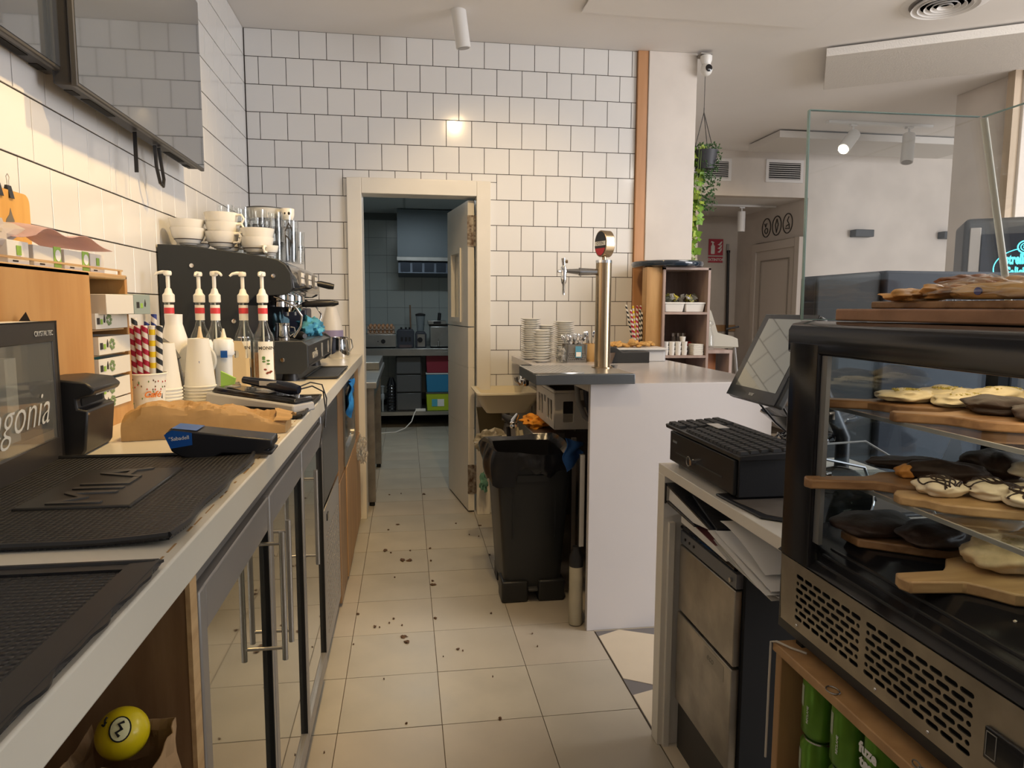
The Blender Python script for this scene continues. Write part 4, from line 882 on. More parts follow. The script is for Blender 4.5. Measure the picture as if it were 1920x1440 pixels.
for x, z in ((-0.782, 1.475), (-0.492, 1.440), (-0.640, 1.270), (-0.468, 1.122)): G(t).lathe([(0, -0.004), (0.008, -0.003), (0.008, 0)], (x, MY0, z), 14, 'Y').build('bolt', chrome, t)
text('rancilio', 0.055, M('silver_print', (0.6, 0.6, 0.58), 0.3, 0.6), t, Vector((-0.3715, 2.98, 1.135)) - Vector(t.location), (PI / 2 - 0.05, 0, PI / 2), 'script_lettering', 0.001, shear=0.4, sx=1.0)
G(t).box(-0.374, -0.3705, 3.22, 3.25, 1.105, 1.165).build('level_glass', M('silver_print', (0.6, 0.6, 0.58), 0.3, 0.6), t)
G(t).box(-0.374, -0.3705, 3.45, 3.49, 1.11, 1.165).build('pressure_gauge', chrome, t)
# cloths and cups on the machine
def cloth(name, label, x, y, z, r, col, seed, cat='cloth', amp=0.45):
    t = T(name, label, cat, (x, y, z))
    g = G(t); g.blob((x, y, z + r[2] * 0.8), r, seed=seed, amp=amp, fr=2.6, nu=34, nv=20, flat=-r[2] * 0.8); g.build('cloth', M(name + '_%d' % seed, col, 0.85, var=0.35, vs=20), t, ang=60)
    return t
cloth('blue_cloth', 'light blue cleaning cloth crumpled on the far end of the drip tray', -0.448, 3.46, 1.189, (0.055, 0.10, 0.048), (0.10, 0.42, 0.62), 3, amp=0.32)
cloth('blue_cloth', 'pale blue cloth hanging at the near steam wand behind the bottles', -0.520, 3.05, 1.189, (0.028, 0.03, 0.055), (0.16, 0.30, 0.38), 5)
t = T('coffee_puck_tamper', 'chrome milk jug standing on the drip tray under the near group', 'jug', (-0.49, 2.93, 1.1895))
g = G(t); g.lathe([(0, 1.1895), (0.030, 1.1895), (0.032, 1.20), (0.027, 1.245), (0.029, 1.26), (0.027, 1.258), (0.025, 1.245), (0, 1.20)], (-0.49, 2.93, 0), 24); g.build('jug_body', chrome, t)
G(t).tube([(-0.462, 2.93, 1.245), (-0.444, 2.93, 1.242), (-0.440, 2.93, 1.222), (-0.460, 2.93, 1.208)], 0.003, 8).build('jug_handle', chrome, t)
t = T('portafilter', 'portafilter with black handle lying on the near end of the drip tray', 'portafilter', (-0.46, 3.03, 1.1895))
G(t).lathe([(0, 1.1895), (0.028, 1.1895), (0.031, 1.215), (0.028, 1.215), (0, 1.20)], (-0.53, 3.12, 0), 20).build('basket', chrome, t)
G(t).tube([(-0.505, 3.08, 1.206), (-0.47, 3.03, 1.208), (-0.425, 2.97, 1.208), (-0.405, 2.94, 1.207)], 0.015, 12, [0.008, 0.014, 0.018, 0.010]).build('handle', black_m, t)
# white coffee cups
cup_line = M('cup_line', (0.06, 0.04, 0.03), 0.4)
cpro = {}
def china_cup(x, y, z, r, h, rz, label, group, tilt=0.0):
    key = (r, h)
    if key not in cpro:
        t = T('coffee_cup', label, 'cup', (x, y, z), rz, group)
        G().lathe([(0, 0.002), (r * 0.45, 0), (r * 0.5, 0.004), (r * 0.62, 0.006), (r * 0.88, h * 0.5), (r, h), (r - 0.003, h), (r * 0.84, h * 0.52), (r * 0.55, 0.012), (0, 0.010)], n=30).build('bowl', china, t)
        G().tube([(0.96 * r, 0, h * 0.86), (r * 1.30, 0, h * 0.88), (r * 1.45, 0, h * 0.62), (r * 1.30, 0, h * 0.36), (0.86 * r, 0, h * 0.34)], 0.0045, 9).build('handle', china, t)
        G().lathe([(r * 0.772 + 0.0004, h * 0.30), (r * 0.80 + 0.0006, h * 0.345)], n=30).build('dark_line', cup_line, t)
        cpro[key] = t; out = t
    else: out = dup(cpro[key], (x, y, z), rz, label, group)
    out.rotation_euler = (tilt, 0, rz)
    return out
def top_z(x): return 1.552 if x < -0.806 else (1.552 - (x + 0.806) / 0.254 * 0.031 if x < -0.552 else 1.518)
china_cup(-0.812, 2.86, 1.556, 0.064, 0.062, 0.2, 'wide white coffee cup at the left of the machine top, lower one', 'cups on the coffee machine')
china_cup(-0.816, 2.86, 1.590, 0.064, 0.062, 0.5, 'wide white coffee cup at the left of the machine top, upper one', 'cups on the coffee machine', 0.05)
for i in range(3): china_cup(-0.695 + 0.004 * (i % 2), 2.88, 1.546 + i * 0.036, 0.064, 0.062, -0.5 + 0.1 * i, 'white coffee cup with dark line in the stack of three, %s' % ('bottom one', 'middle one', 'top one')[i], 'cups on the coffee machine')
for i in range(2): china_cup(-0.565 + 0.003 * i, 2.87, 1.527 + i * 0.034, 0.064, 0.062, 2.6, 'white coffee cup behind the small one, %s of two' % ('lower', 'upper')[i], 'cups on the coffee machine')
china_cup(-0.512, 2.84, 1.517, 0.032, 0.040, -1.9, 'small white espresso cup nearest the front of the machine top', 'cups on the coffee machine')
for i, (x, y) in enumerate(((-0.83, 3.03), (-0.72, 3.05), (-0.60, 3.03))):
    china_cup(x, y + 0.02, top_z(x) + 0.004, 0.064, 0.062, 1.2 * i, 'white coffee cup in the second row on the machine top, %s' % ('at left', 'in the middle', 'at right')[i], 'cups on the coffee machine')
# drinking glasses, in stacked columns
gl = thin('thin_glass', (0.955, 0.965, 0.965), 0.05, 0.75, 0.05)
gm = G().lathe([(0, 0.004), (0.024, 0.002), (0.027, 0), (0.032, 0.082), (0.0305, 0.082), (0.0255, 0.008), (0, 0.009)], n=16).mesh('tumbler', gl)
k = 0
spots = [(-0.76, 3.22, 3), (-0.69, 3.22, 3), (-0.62, 3.22, 3), (-0.55, 3.20, 3), (-0.80, 3.32, 2), (-0.73, 3.32, 3), (-0.66, 3.32, 3), (-0.59, 3.32, 3), (-0.52, 3.30, 3), (-0.49, 3.20, 2), (-0.49, 3.40, 2), (-0.56, 3.42, 3), (-0.64, 3.42, 3)]
for si, (x, y, n) in enumerate(spots):
    for j in range(n):
        o = bpy.data.objects.new('drinking_glass', gm); COL.objects.link(o); o.location = (x, y, top_z(x) + 0.004 + j * 0.062)
        row = 'front' if y < 3.25 else ('middle' if y < 3.36 else 'back')
        inrow = [q for q in sorted(spots) if ('front' if q[1] < 3.25 else ('middle' if q[1] < 3.36 else 'back')) == row]
        tag(o, 'clear drinking glass, %s in the %s stack from left of the %s row' % (('bottom', 'middle', 'top')[j] if n == 3 else ('bottom', 'top')[j], ORD[inrow.index((x, y, n))], row), 'glass', 'clear glasses on the coffee machine')
t = T('printed_mug', 'white mug with dark face print on top of the glasses', 'mug', (-0.515, 3.30, 1.708))
G(t).lathe([(0, 1.709), (0.024, 1.708), (0.030, 1.732), (0.030, 1.757), (0.0275, 1.757), (0.027, 1.73), (0, 1.715)], (-0.515, 3.30, 0), 24).build('mug_body', china, t)
G(t).blob((-0.505, 3.2715, 1.735), (0.006, 0.002, 0.007), amp=0, nu=8, nv=5).blob((-0.522, 3.2708, 1.735), (0.004, 0.002, 0.005), amp=0, nu=8, nv=5).build('face_print', dark_print, t)
G(t).tube([(-0.543, 3.30, 1.748), (-0.558, 3.30, 1.744), (-0.558, 3.30, 1.728), (-0.542, 3.30, 1.722)], 0.003, 7).build('handle', china, t)
t = T('glass_pitcher', 'wide clear bowl with dark rim on the glass stacks', 'bowl', (-0.62, 3.36, 1.715))
G(t).lathe([(0.0, 1.716), (0.075, 1.716), (0.088, 1.762), (0.0865, 1.762), (0.073, 1.719), (0, 1.719)], (-0.62, 3.36, 0), 30).build('bowl', M('white_bowl_plastic', (0.85, 0.86, 0.86), 0.2, trans=0.4, ior=1.2), t)
G(t).lathe([(0.0865, 1.760), (0.089, 1.760), (0.089, 1.764), (0.0865, 1.764), (0.0865, 1.760)], (-0.62, 3.36, 0), 30).build('rim', charcoal, t)
for s, (x, y) in (('A', (-0.50, 3.168)),):
    text('A\nN\nI', 0.05, dark_print, tag(bpy.data.objects.new('printed_glass', G().lathe([(0, 0.004), (0.024, 0.002), (0.027, 0), (0.033, 0.17), (0.0315, 0.17), (0.0255, 0.008), (0, 0.009)], n=20).mesh('tall_glass', gl)), 'tall clear glass with dark letters at the right of the glasses', 'glass'), (0, -0.034, 0.09), (PI / 2, 0, 0), 'glass_lettering', 0.0002)
    o = bpy.data.objects['printed_glass']; COL.objects.link(o); o.location = (-0.475, 3.10, 1.512)
# jugs beside the machine
t = T('milk_pitcher', 'polished steel milk pitcher beside the coffee machine at the counter end', 'pitcher', (-0.375, 4.08, CT))
G(t).lathe([(0, CT + 0.002), (0.052, CT), (0.055, CT + 0.008), (0.052, CT + 0.07), (0.047, CT + 0.105), (0.049, CT + 0.118), (0.047, CT + 0.118), (0.045, CT + 0.105), (0, CT + 0.02)], (-0.375, 4.08, 0), 28).build('pitcher_body', chrome, t)
G(t).tube([(-0.328, 4.08, CT + 0.108), (-0.306, 4.07, CT + 0.105), (-0.300, 4.07, CT + 0.06), (-0.322, 4.08, CT + 0.030)], 0.004, 8).build('handle', steel, t)
t = T('cleaner_bottle', 'white bottle with a purple label behind the steel pitcher', 'bottle', (-0.43, 4.24, CT))
G(t).lathe([(0, CT), (0.062, CT), (0.064, CT + 0.01), (0.064, CT + 0.15), (0.055, CT + 0.20), (0.035, CT + 0.27), (0.030, CT + 0.285), (0, CT + 0.29)], (-0.43, 4.24, 0), 28).build('body', M('bottle_white', (0.74, 0.71, 0.66), 0.35), t)
G(t).lathe([(0.0648, CT + 0.105), (0.0652, CT + 0.105), (0.0652, CT + 0.152), (0.0648, CT + 0.152)], (-0.43, 4.24, 0), 28).build('purple_label', M('purple_label', (0.30, 0.26, 0.42), 0.5), t)
t = T('coffee_grinder', 'dark blue-black coffee grinder standing behind the portafilters', 'grinder', (-0.60, 3.95, CT))
G(t).box(-0.68, -0.52, 3.86, 4.06, CT, CT + 0.28).build('body', M('grinder_navy', (0.02, 0.025, 0.05), 0.4), t, bevel=0.01)
G(t).lathe([(0.045, CT + 0.28), (0.075, CT + 0.40), (0.073, CT + 0.40), (0, CT + 0.285)], (-0.60, 3.96, 0), 24).build('hopper', M('hopper_smoke', (0.25, 0.25, 0.25), 0.1, trans=0.7), t)

# ---------------------------------------------------------------- screens on the left wall
def tv(y0, y1, z0, z1, label, dx=0.0):
    t = T('wall_screen', label, 'television', (-0.85, (y0 + y1) / 2, (z0 + z1) / 2))
    G(t).box(-0.862, -0.815, y0 + 0.01, y1 - 0.01, z0 + 0.006, z1 - 0.006).build('housing', M('tv_housing', (0.03, 0.03, 0.033), 0.5), t, bevel=0.006)
    G(t).box(-0.815, -0.800, y0, y1, z0, z1).build('bezel', M('tv_bezel', (0.07, 0.068, 0.066), 0.4, 0.3), t, bevel=0.003)
    G(t).box(-0.8003, -0.7985, y0 + 0.006, y1 - 0.006, z0 + 0.010, z1 - 0.006).build('screen', M('dark_screen', (0.050, 0.062, 0.085), 0.05, spec=1.0, coat=1.0, ior=1.9), t)
    for y in (y0 + 0.06, y1 - 0.10): G(t).box(-0.858, -0.838, y, y + 0.045, z0 + 0.0045, z0 + 0.0062).build('vent', black_mt, t)
    for y in (y0 + 0.14, y1 - 0.33): G(t).box(-0.852, -0.830, y, y + 0.17, z0 + 0.0045, z0 + 0.0062).build('vent', black_mt, t)
    G(t).box(-0.90, -0.862, (y0 + y1) / 2 - 0.12, (y0 + y1) / 2 + 0.12, z0 + 0.15, z0 + 0.40).build('wall_bracket', steel_d, t)
    t.location.x += dx
    return t
t = tv(1.955, 3.075, 1.868, 2.52, 'wide wall-mounted screen reflecting the tiles, right one')
G(t).sheet(lambda u, v: (-0.845 + 0.012 * u, 2.44, 1.872 - 0.125 * v), 2, 4, 0.002).build('hanging_strap', black_m, t)
G(t).tube([(-0.84, 2.62, 1.87), (-0.84, 2.63, 1.80), (-0.84, 2.66, 1.752), (-0.84, 2.69, 1.745), (-0.84, 2.70, 1.77), (-0.84, 2.66, 1.87)], 0.006, 8).build('hanging_strap', black_m, t)
t = tv(0.90, 2.035, 1.905, 2.56, 'wall-mounted screen cut by the left frame edge', -0.042)
# ================================================================ kitchen beyond the doorway
kst = M('kitchen_steel', (0.42, 0.43, 0.42), 0.35, 0.9, var=0.15, vs=8)
t = T('steel_bench', 'long steel kitchen bench with a lower shelf on the far kitchen wall', 'bench', (0.1, 8.0, 0))
G(t).box(-0.98, 1.15, 7.68, 8.33, 0.84, 0.88).box(-0.98, 1.15, 7.68, 7.69, 0.80, 0.84).build('worktop', kst, t, bevel=0.004)
G(t).box(-0.98, 1.15, 7.70, 8.32, 0.145, 0.185).build('lower_shelf', kst, t)
for x in (-0.95, 1.1):
    for y in (7.72, 8.28): G(t).box(x - 0.02, x + 0.02, y - 0.02, y + 0.02, 0, 0.84).build('leg', kst, t)
t = T('prep_table', 'steel kitchen table with thick legs just inside the doorway at left', 'table', (-0.6, 5.2, 0))
G(t).box(-0.98, -0.192, 4.60, 6.30, 0.80, 0.84).build('tabletop', kst, t, bevel=0.003)
G(t).box(-0.98, -0.205, 5.50, 6.30, 0.841, 0.90).build('raised_drainer', kst, t, bevel=0.004)
for y in (4.66, 5.82):
    l = G(t).box(-0.262, -0.212, y, y + 0.05, 0.03, 0.80).build('leg', steel_d, t)
    G(t).cyl((-0.237, y + 0.025, 0), 0.018, 0.03, 14).build('foot', black_mt, l)
    G(t).box(-0.95, -0.90, y, y + 0.05, 0.0, 0.80).build('leg', steel_d, t)
G(t).box(-0.255, -0.22, 4.72, 5.80, 0.70, 0.78).build('apron', steel_d, t)
t = T('extractor_hood', 'grey steel extractor hood on the far kitchen wall', 'hood', (0.3, 8.0, 1.70))
hd = M('hood_grey', (0.20, 0.24, 0.27), 0.4, 0.3)
G(t).box(-0.082, 1.1, 7.92, 8.34, 1.86, 2.39).build('canopy', hd, t)
G(t).box(-0.090, 1.1, 7.86, 7.92, 1.83, 1.875).build('front_rim', kst, t, bevel=0.003)
G(t).prism([(7.90, 1.70), (7.92, 1.83), (8.34, 1.83), (8.34, 1.67)], -0.075, 1.1, 'X').build('filter_housing', M('hood_dark', (0.07, 0.09, 0.12), 0.4, 0.4), t)
for i in range(8): G(t).box(-0.05 + i * 0.13, 0.055 + i * 0.13, 7.893, 7.905, 1.715, 1.815).build('filter', M('filter_dark', (0.05, 0.065, 0.09), 0.3, 0.6), t)
# things on and under the bench
t = T('griddle', 'flat steel griddle with a round knob at the left of the kitchen bench', 'griddle', (-0.27, 7.9, 0.881))
G(t).box(-0.60, -0.105, 7.74, 8.15, 0.895, 1.03).build('body', kst, t, bevel=0.004)
G(t).box(-0.59, -0.12, 7.76, 8.13, 0.881, 0.895).build('feet', black_mt, t)
G(t).cyl((-0.245, 7.725, 0.955), 0.024, 0.016, 20, 'Y').build('knob', black_m, t)
G(t).cyl((-0.30, 7.733, 0.955), 0.006, 0.006, 10, 'Y').build('lamp', black_m, t)
for j, z in enumerate((1.031, 1.078)):
    t = T('egg_tray', 'cardboard tray of brown eggs on the griddle, %s' % ('lower tray' if j == 0 else 'upper tray'), 'egg tray', (-0.27, 7.86, z))
    g = G(t); g.box(-0.41, -0.13, 7.78, 8.05, z, z + 0.012)
    for i in range(7):
        for q in range(6): g.lathe([(0.016, z + 0.012), (0.008, z + 0.040), (0, z + 0.040)], (-0.405 + i * 0.045, 7.785 + q * 0.05, 0), 8)
    g.build('tray', M('egg_card', (0.42, 0.30, 0.22), 0.9), t, kind=None)
    em = G().blob((0, 0, 0.024), (0.019, 0.019, 0.026), amp=0, nu=10, nv=7).mesh('egg', M('brown_egg', (0.52, 0.27, 0.14), 0.5))
    for i in range(6):
        for q in range(3 if j == 0 else 5):
            o = bpy.data.objects.new('egg', em); COL.objects.link(o); o.location = (-0.382 + i * 0.045, 7.81 + q * 0.05, z + 0.014); tag(o, 'brown egg in the %s cardboard tray on the kitchen griddle' % ('lower' if j == 0 else 'upper'), 'egg', 'eggs in the kitchen trays')
dk = M('appliance_dark', (0.045, 0.05, 0.065), 0.4)
t = T('toaster', 'dark blue-grey toaster between griddle and blender', 'toaster', (-0.005, 7.88, 0.881))
G(t).prism([(-0.095, 0.881), (-0.10, 1.06), (-0.085, 1.085), (0.075, 1.085), (0.09, 1.06), (0.085, 0.881)], 7.78, 8.0, 'Y').build('body', dk, t, bevel=0.012)
for x in (-0.05, 0.0, 0.04): G(t).cyl((x, 7.80, 1.085), 0.011, 0.022, 10).build('knob', black_m, t)
for x in (-0.045, 0.0, 0.04): G(t).box(x - 0.012, x + 0.012, 7.774, 7.780, 0.955, 1.0).build('dial', black_m, t)
G(t).box(-0.07, 0.06, 7.774, 7.780, 0.886, 0.915).build('crumb_tray', M('tray_dark_red', (0.10, 0.07, 0.07), 0.5), t)
t = T('wooden_spoon', 'long wooden handle standing behind the toaster', 'utensil', (0.06, 8.05, 0.881))
G(t).tube([(0.055, 8.10, 0.89), (0.050, 8.12, 1.35)], 0.009, 8).build('handle', M('spoon_wood', (0.22, 0.13, 0.08), 0.6), t)
t = T('blender', 'kitchen blender with clear ribbed jug beside the toaster', 'blender', (0.16, 7.86, 0.881))
G(t).prism([(0.105, 0.881), (0.10, 1.03), (0.115, 1.06), (0.205, 1.06), (0.225, 1.03), (0.22, 0.881)], 7.78, 7.95, 'Y').build('motor_base', dk, t, bevel=0.008)
G(t).box(0.125, 0.205, 7.774, 7.781, 0.895, 1.03).build('steel_front', kst, t)
G(t).cyl((0.152, 7.757, 0.97), 0.028, 0.018, 20, 'Y').build('dial', black_m, t)
G(t).lathe([(0.038, 1.065), (0.052, 1.23), (0.050, 1.23), (0.036, 1.068), (0, 1.068)], (0.16, 7.865, 0), 20).build('jug', M('jug_plastic', (0.5, 0.56, 0.60), 0.1, trans=0.7), t)
G(t).lathe([(0.056, 1.23), (0.056, 1.25), (0.020, 1.262), (0, 1.262)], (0.16, 7.865, 0), 20).build('lid', black_m, t)
t = T('deep_fryer', 'polished steel deep fryer with a tap at the right of the kitchen bench', 'fryer', (0.36, 7.88, 0.881))
G(t).box(0.262, 0.468, 7.76, 8.05, 0.893, 1.12).build('tank', kst, t, bevel=0.01)
G(t).box(0.24, 0.44, 7.75, 8.05, 1.14, 1.18).build('control_box', kst, t, bevel=0.004)
G(t).box(0.255, 0.47, 7.78, 8.06, 1.118, 1.142).box(0.30, 0.38, 7.745, 7.75, 1.145, 1.175).build('black_band', black_m, t)
G(t).tube([(0.355, 7.76, 0.945), (0.355, 7.735, 0.94), (0.350, 7.73, 0.90)], 0.012, 10).cyl((0.355, 7.75, 0.945), 0.004, 0.04, 8).build('tap', steel_d, t)
G(t).tube([(0.37, 7.95, 1.18), (0.375, 7.93, 1.26)], 0.020, 10).build('basket_handle', black_m, t)
G(t).box(0.27, 0.46, 7.78, 8.04, 0.881, 0.893).build('feet', black_mt, t)
def crate_box(name, label, x0, x1, z0, z1, col, y0=7.74, y1=8.1, lid=None, cat='box'):
    t = T(name, label, cat, ((x0 + x1) / 2, (y0 + y1) / 2, z0))
    G(t).hexa([(x0 + 0.008, y0 + 0.008, z0), (x1 - 0.008, y0 + 0.008, z0), (x1 - 0.008, y1, z0), (x0 + 0.008, y1, z0), (x0, y0, z1), (x1, y0, z1), (x1, y1, z1), (x0, y1, z1)]).build('body', M(name + label[:6], col, 0.4), t, bevel=0.006)
    if lid: G(t).box(x0 - 0.004, x1 + 0.004, y0 - 0.004, y1, z1, z1 + 0.014).build('lid', M(name + 'lid' + label[:6], lid, 0.4), t, bevel=0.003)
    return t
t = crate_box('storage_box', 'lime green storage box with a label on the kitchen bench shelf', 0.215, 0.475, 0.186, 0.375, (0.42, 0.55, 0.03), lid=(0.10, 0.10, 0.08))
G(t).box(0.275, 0.335, 7.742, 7.7465, 0.235, 0.315).build('blue_label', M('label_blue', (0.10, 0.45, 0.60), 0.5), t)
G(t).box(0.337, 0.41, 7.742, 7.7465, 0.235, 0.315).build('white_label', white_print, t)
crate_box('storage_box', 'blue storage box with white lid above the lime green box', 0.215, 0.475, 0.391, 0.590, (0.03, 0.22, 0.42), lid=(0.55, 0.60, 0.60))
crate_box('storage_box', 'dark red storage box on top of the blue one', 0.215, 0.475, 0.606, 0.80, (0.25, 0.03, 0.05))
t = T('drawer_tower', 'dark translucent drawer tower under the kitchen bench', 'drawer unit', (0.06, 7.95, 0.186))
G(t).box(-0.115, 0.165, 7.76, 8.12, 0.186, 0.80).build('body', M('tower_dark', (0.035, 0.038, 0.04), 0.5), t)
for i in range(3): G(t).box(-0.105, 0.155, 7.745, 7.765, 0.20 + i * 0.20, 0.385 + i * 0.20).build('drawer', M('drawer_smoke', (0.10, 0.105, 0.11), 0.25), t, bevel=0.004)
t = T('bottle_rack', 'black ribbed bottle standing under the bench beside the drawer tower', 'bottle', (-0.14, 7.85, 0.186))
g = G(t); pr_ = [(0, 0.186)]
for i in range(9): pr_ += [(0.055, 0.19 + i * 0.035), (0.047, 0.205 + i * 0.035)]
pr_ += [(0.04, 0.51), (0.02, 0.56), (0, 0.56)]
g.lathe(pr_, (-0.165, 7.80, 0), 20); g.build('body', black_g, t)
t = T('hand_mixer', 'pale grey mixer stick standing under the bench at left', 'mixer', (-0.27, 7.8, 0.186))
G(t).lathe([(0, 0.186), (0.01, 0.186), (0.012, 0.30), (0.022, 0.33), (0.02, 0.37), (0.012, 0.38), (0.016, 0.44), (0.028, 0.46), (0, 0.47)], (-0.262, 7.79, 0), 14).build('body', M('mixer_grey', (0.35, 0.38, 0.40), 0.4), t)
t = T('power_strip', 'white power strip with cable at the edge of the lower bench shelf', 'power strip', (0.15, 7.75, 0.186))
G(t).box(0.095, 0.205, 7.70, 7.74, 0.186, 0.215).build('strip', white_pl, t, bevel=0.004)
G(t).tube([(0.10, 7.70, 0.20), (0.08, 7.67, 0.17), (0.05, 7.62, 0.09), (-0.02, 7.55, 0.03), (-0.12, 7.45, 0.006), (-0.30, 7.40, 0.006)], 0.006, 8).build('cable', white_pl, t)
t = T('paper_roll', 'dark grey roll lying at the right end of the lower bench shelf', 'roll', (0.53, 7.8, 0.186))
G(t).lathe([(0.012, 7.74), (0.036, 7.74), (0.036, 7.98), (0.012, 7.98)], (0.525, 0, 0.224), 18, 'Y').build('roll', M('roll_grey', (0.20, 0.20, 0.20), 0.6), t)

# ================================================================ bar counter
BX0, BX1, BY0, BT = 0.655, 1.50, 2.69, 1.026
t = T('bar_counter', 'white bar counter with a smooth waterfall end panel', 'counter', (1.1, 3.5, 0))
lav = M('white_solid_surface', (0.60, 0.575, 0.575), 0.20, var=0.02, vs=3)
G(t).box(0.722, BX1, BY0, BY0 + 0.03, 0, BT).build('end_panel', lav, t, bevel=0.002)
G(t).prism([(0.722, BY0 + 0.03), (BX1, BY0 + 0.03), (BX1, L - 0.05), (BX0, L - 0.05), (BX0, 3.12), (0.722, 3.12)], BT - 0.035, BT, 'Z').build('countertop', lav, t)
G(t).box(BX1 - 0.03, BX1, BY0 + 0.03, L - 0.05, 0, BT - 0.035).build('front_panel', lav, t)
G(t).box(0.80, BX1 - 0.03, 4.30, 4.33, 0, BT - 0.035).build('rear_panel', M('grey_panel', (0.28, 0.26, 0.24), 0.5), t)
G(t).box(0.800, 0.816, 3.96, 4.30, 0, BT - 0.035).build('side_panel', M('grey_panel', (0.28, 0.26, 0.24), 0.5), t)
G(t).box(1.08, BX1 - 0.03, BY0 + 0.03, 4.30, 0.60, 0.615).build('shelf', M('shelf_dark', (0.10, 0.09, 0.085), 0.5), t)
G(t).box(0.696, 0.716, 2.735, 2.755, 0.345, 0.73).build('steel_post', steel, t)
G(t).box(0.75, 0.77, 3.10, 3.12, 0.0, 0.73).build('steel_post', steel, t)
# drip tray and tap tower
t = T('drip_tray', 'steel beer drip tray with dark front edge on the bar corner', 'drip tray', (0.69, 2.85, BT))
G(t).prism([(0.494, 2.650), (0.893, 2.650), (0.893, 3.060), (0.494, 3.060)], 1.0275, 1.068, 'Z').build('tray', M('tray_dark', (0.14, 0.15, 0.16), 0.3, 0.6), t, bevel=0.003)
G(t).box(0.502, 0.885, 2.660, 3.05, 1.0682, 1.0695).build('top_plate', steel, t)
hl = [slot(0.485 + i * 0.020 + (0.01 if j % 2 else 0), 2.70 + j * 0.024, 0.010, 0.010, 2) for i in range(9) for j in range(14)]
plate_holes('grate', [(0.47, 2.675), (0.672, 2.675), (0.672, 3.04), (0.47, 3.04)], [[(p[0], p[1]) for p in h] for h in hl], 0.003, steel, t, Matrix.Translation(Vector((0.02, 0, 1.0715)) - Vector(t.location)))
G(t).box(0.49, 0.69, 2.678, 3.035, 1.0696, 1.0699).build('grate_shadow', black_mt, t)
G(t).box(0.50, 0.545, 3.03, 3.045, 1.0695, 1.076).build('grip', black_m, t)
t = T('beer_tap', 'tall brushed brass-coloured beer tap tower on the drip tray', 'beer tap', (0.836, 2.93, 1.0695))
brass = M('brushed_champagne', (0.50, 0.38, 0.24), 0.26, 1.0, var=0.12, vs=60, stretch=(1, 1, 0.03))
G(t).lathe([(0.045, 1.0695), (0.045, 1.074), (0.0335, 1.075), (0.0335, 1.520), (0, 1.521)], (0.836, 2.93, 0), 40).build('column', brass, t)
G(t).lathe([(0.0335, 1.515), (0.0345, 1.516), (0.0345, 1.527), (0, 1.528)], (0.836, 2.93, 0), 40).build('cap', chrome, t)
G(t).cyl((0.836, 2.93, 1.527), 0.009, 0.02, 12).build('neck', brass, t)
mg = []
for k in range(32):
    a = 2 * PI * k / 32; mg.append((0.835 + 0.052 * math.cos(a) * 0.80, 1.596 + 0.056 * math.sin(a)))
o = G(t); c0, s0 = math.cos(-1.2), math.sin(-1.2)
def rotp(x, y, z): x -= 0.836; return (0.836 + x * c0 - y * s0, 2.93 + x * s0 + y * c0, z)
n = len(mg); vs = [rotp(p[0], -0.020, p[1]) for p in mg] + [rotp(p[0], 0.026, p[1]) for p in mg]
o.add(vs, [tuple(range(n)), tuple(range(n, 2 * n))[::-1]] + [(i, i + n, (i + 1) % n + n, (i + 1) % n) for i in range(n)]); o.build('badge_housing', brass, t, bevel=0.002)
def disc(name, sc, z0, z1, y, mat):
    o = G(t); pts = [rotp(0.836 + (p[0] - 0.836) * sc, y, 1.596 + (p[1] - 1.596) * sc) for p in mg if z0 <= (p[1] - 1.596) * sc / 0.056 <= z1]
    o.add(pts, [tuple(range(len(pts)))]); o.build(name, mat, t)
disc('badge_face', 0.92, -1, 1, -0.0205, M('badge_black', (0.02, 0.02, 0.022), 0.3))
disc('badge_red', 0.88, -1, -0.25, -0.0212, M('badge_red', (0.55, 0.03, 0.04), 0.3))
o = G(t); o.add([rotp(0.798, -0.0216, 1.588), rotp(0.872, -0.0216, 1.588), rotp(0.872, -0.0216, 1.606), rotp(0.798, -0.0216, 1.606)], [(0, 1, 2, 3)]); o.build('badge_band', white_print, t)
text('OTEN', 0.018, dark_print, t, Vector(rotp(0.835, -0.0222, 1.597)) - Vector(t.location), (PI / 2, 0, -1.2), 'badge_lettering', 0.0001)
G(t).tube([(0.805, 2.93, 1.478), (0.735, 2.93, 1.478)], 0.014, 16, [0.013, 0.016]).tube([(0.735, 2.93, 1.478), (0.728, 2.93, 1.478)], 0.017, 16).tube([(0.728, 2.93, 1.478), (0.675, 2.93, 1.480)], 0.010, 14, [0.013, 0.008]).build('spout_arm', M('gun_steel', (0.40, 0.40, 0.40), 0.25, 1.0), t)
G(t).lathe([(0, 1.505), (0.008, 1.503), (0.012, 1.495), (0.014, 1.478), (0.011, 1.458), (0.013, 1.452), (0.010, 1.430), (0.006, 1.425), (0.005, 1.380), (0.0035, 1.380)], (0.662, 2.93, 0), 18).build('faucet_body', chrome, t)
G(t).tube([(0.662, 2.93, 1.50), (0.660, 2.93, 1.533)], 0.006, 10, [0.006, 0.009]).tube([(0.645, 2.925, 1.478), (0.635, 2.92, 1.478)], 0.006, 10).build('faucet_lever', chrome, t)
G(t).cyl((0.664, 2.93, 1.520), 0.007, 0.014, 12, 'X').build('brass_knob', brass, t)
t = T('drain_fitting', 'small chrome drain fitting at the foot of the beer tap', 'fitting', (0.885, 2.97, BT))
G(t).lathe([(0.012, BT), (0.018, BT + 0.02), (0.010, BT + 0.035), (0.016, BT + 0.05), (0, BT + 0.055)], (0.905, 2.98, 0), 16).build('body', steel_d, t)

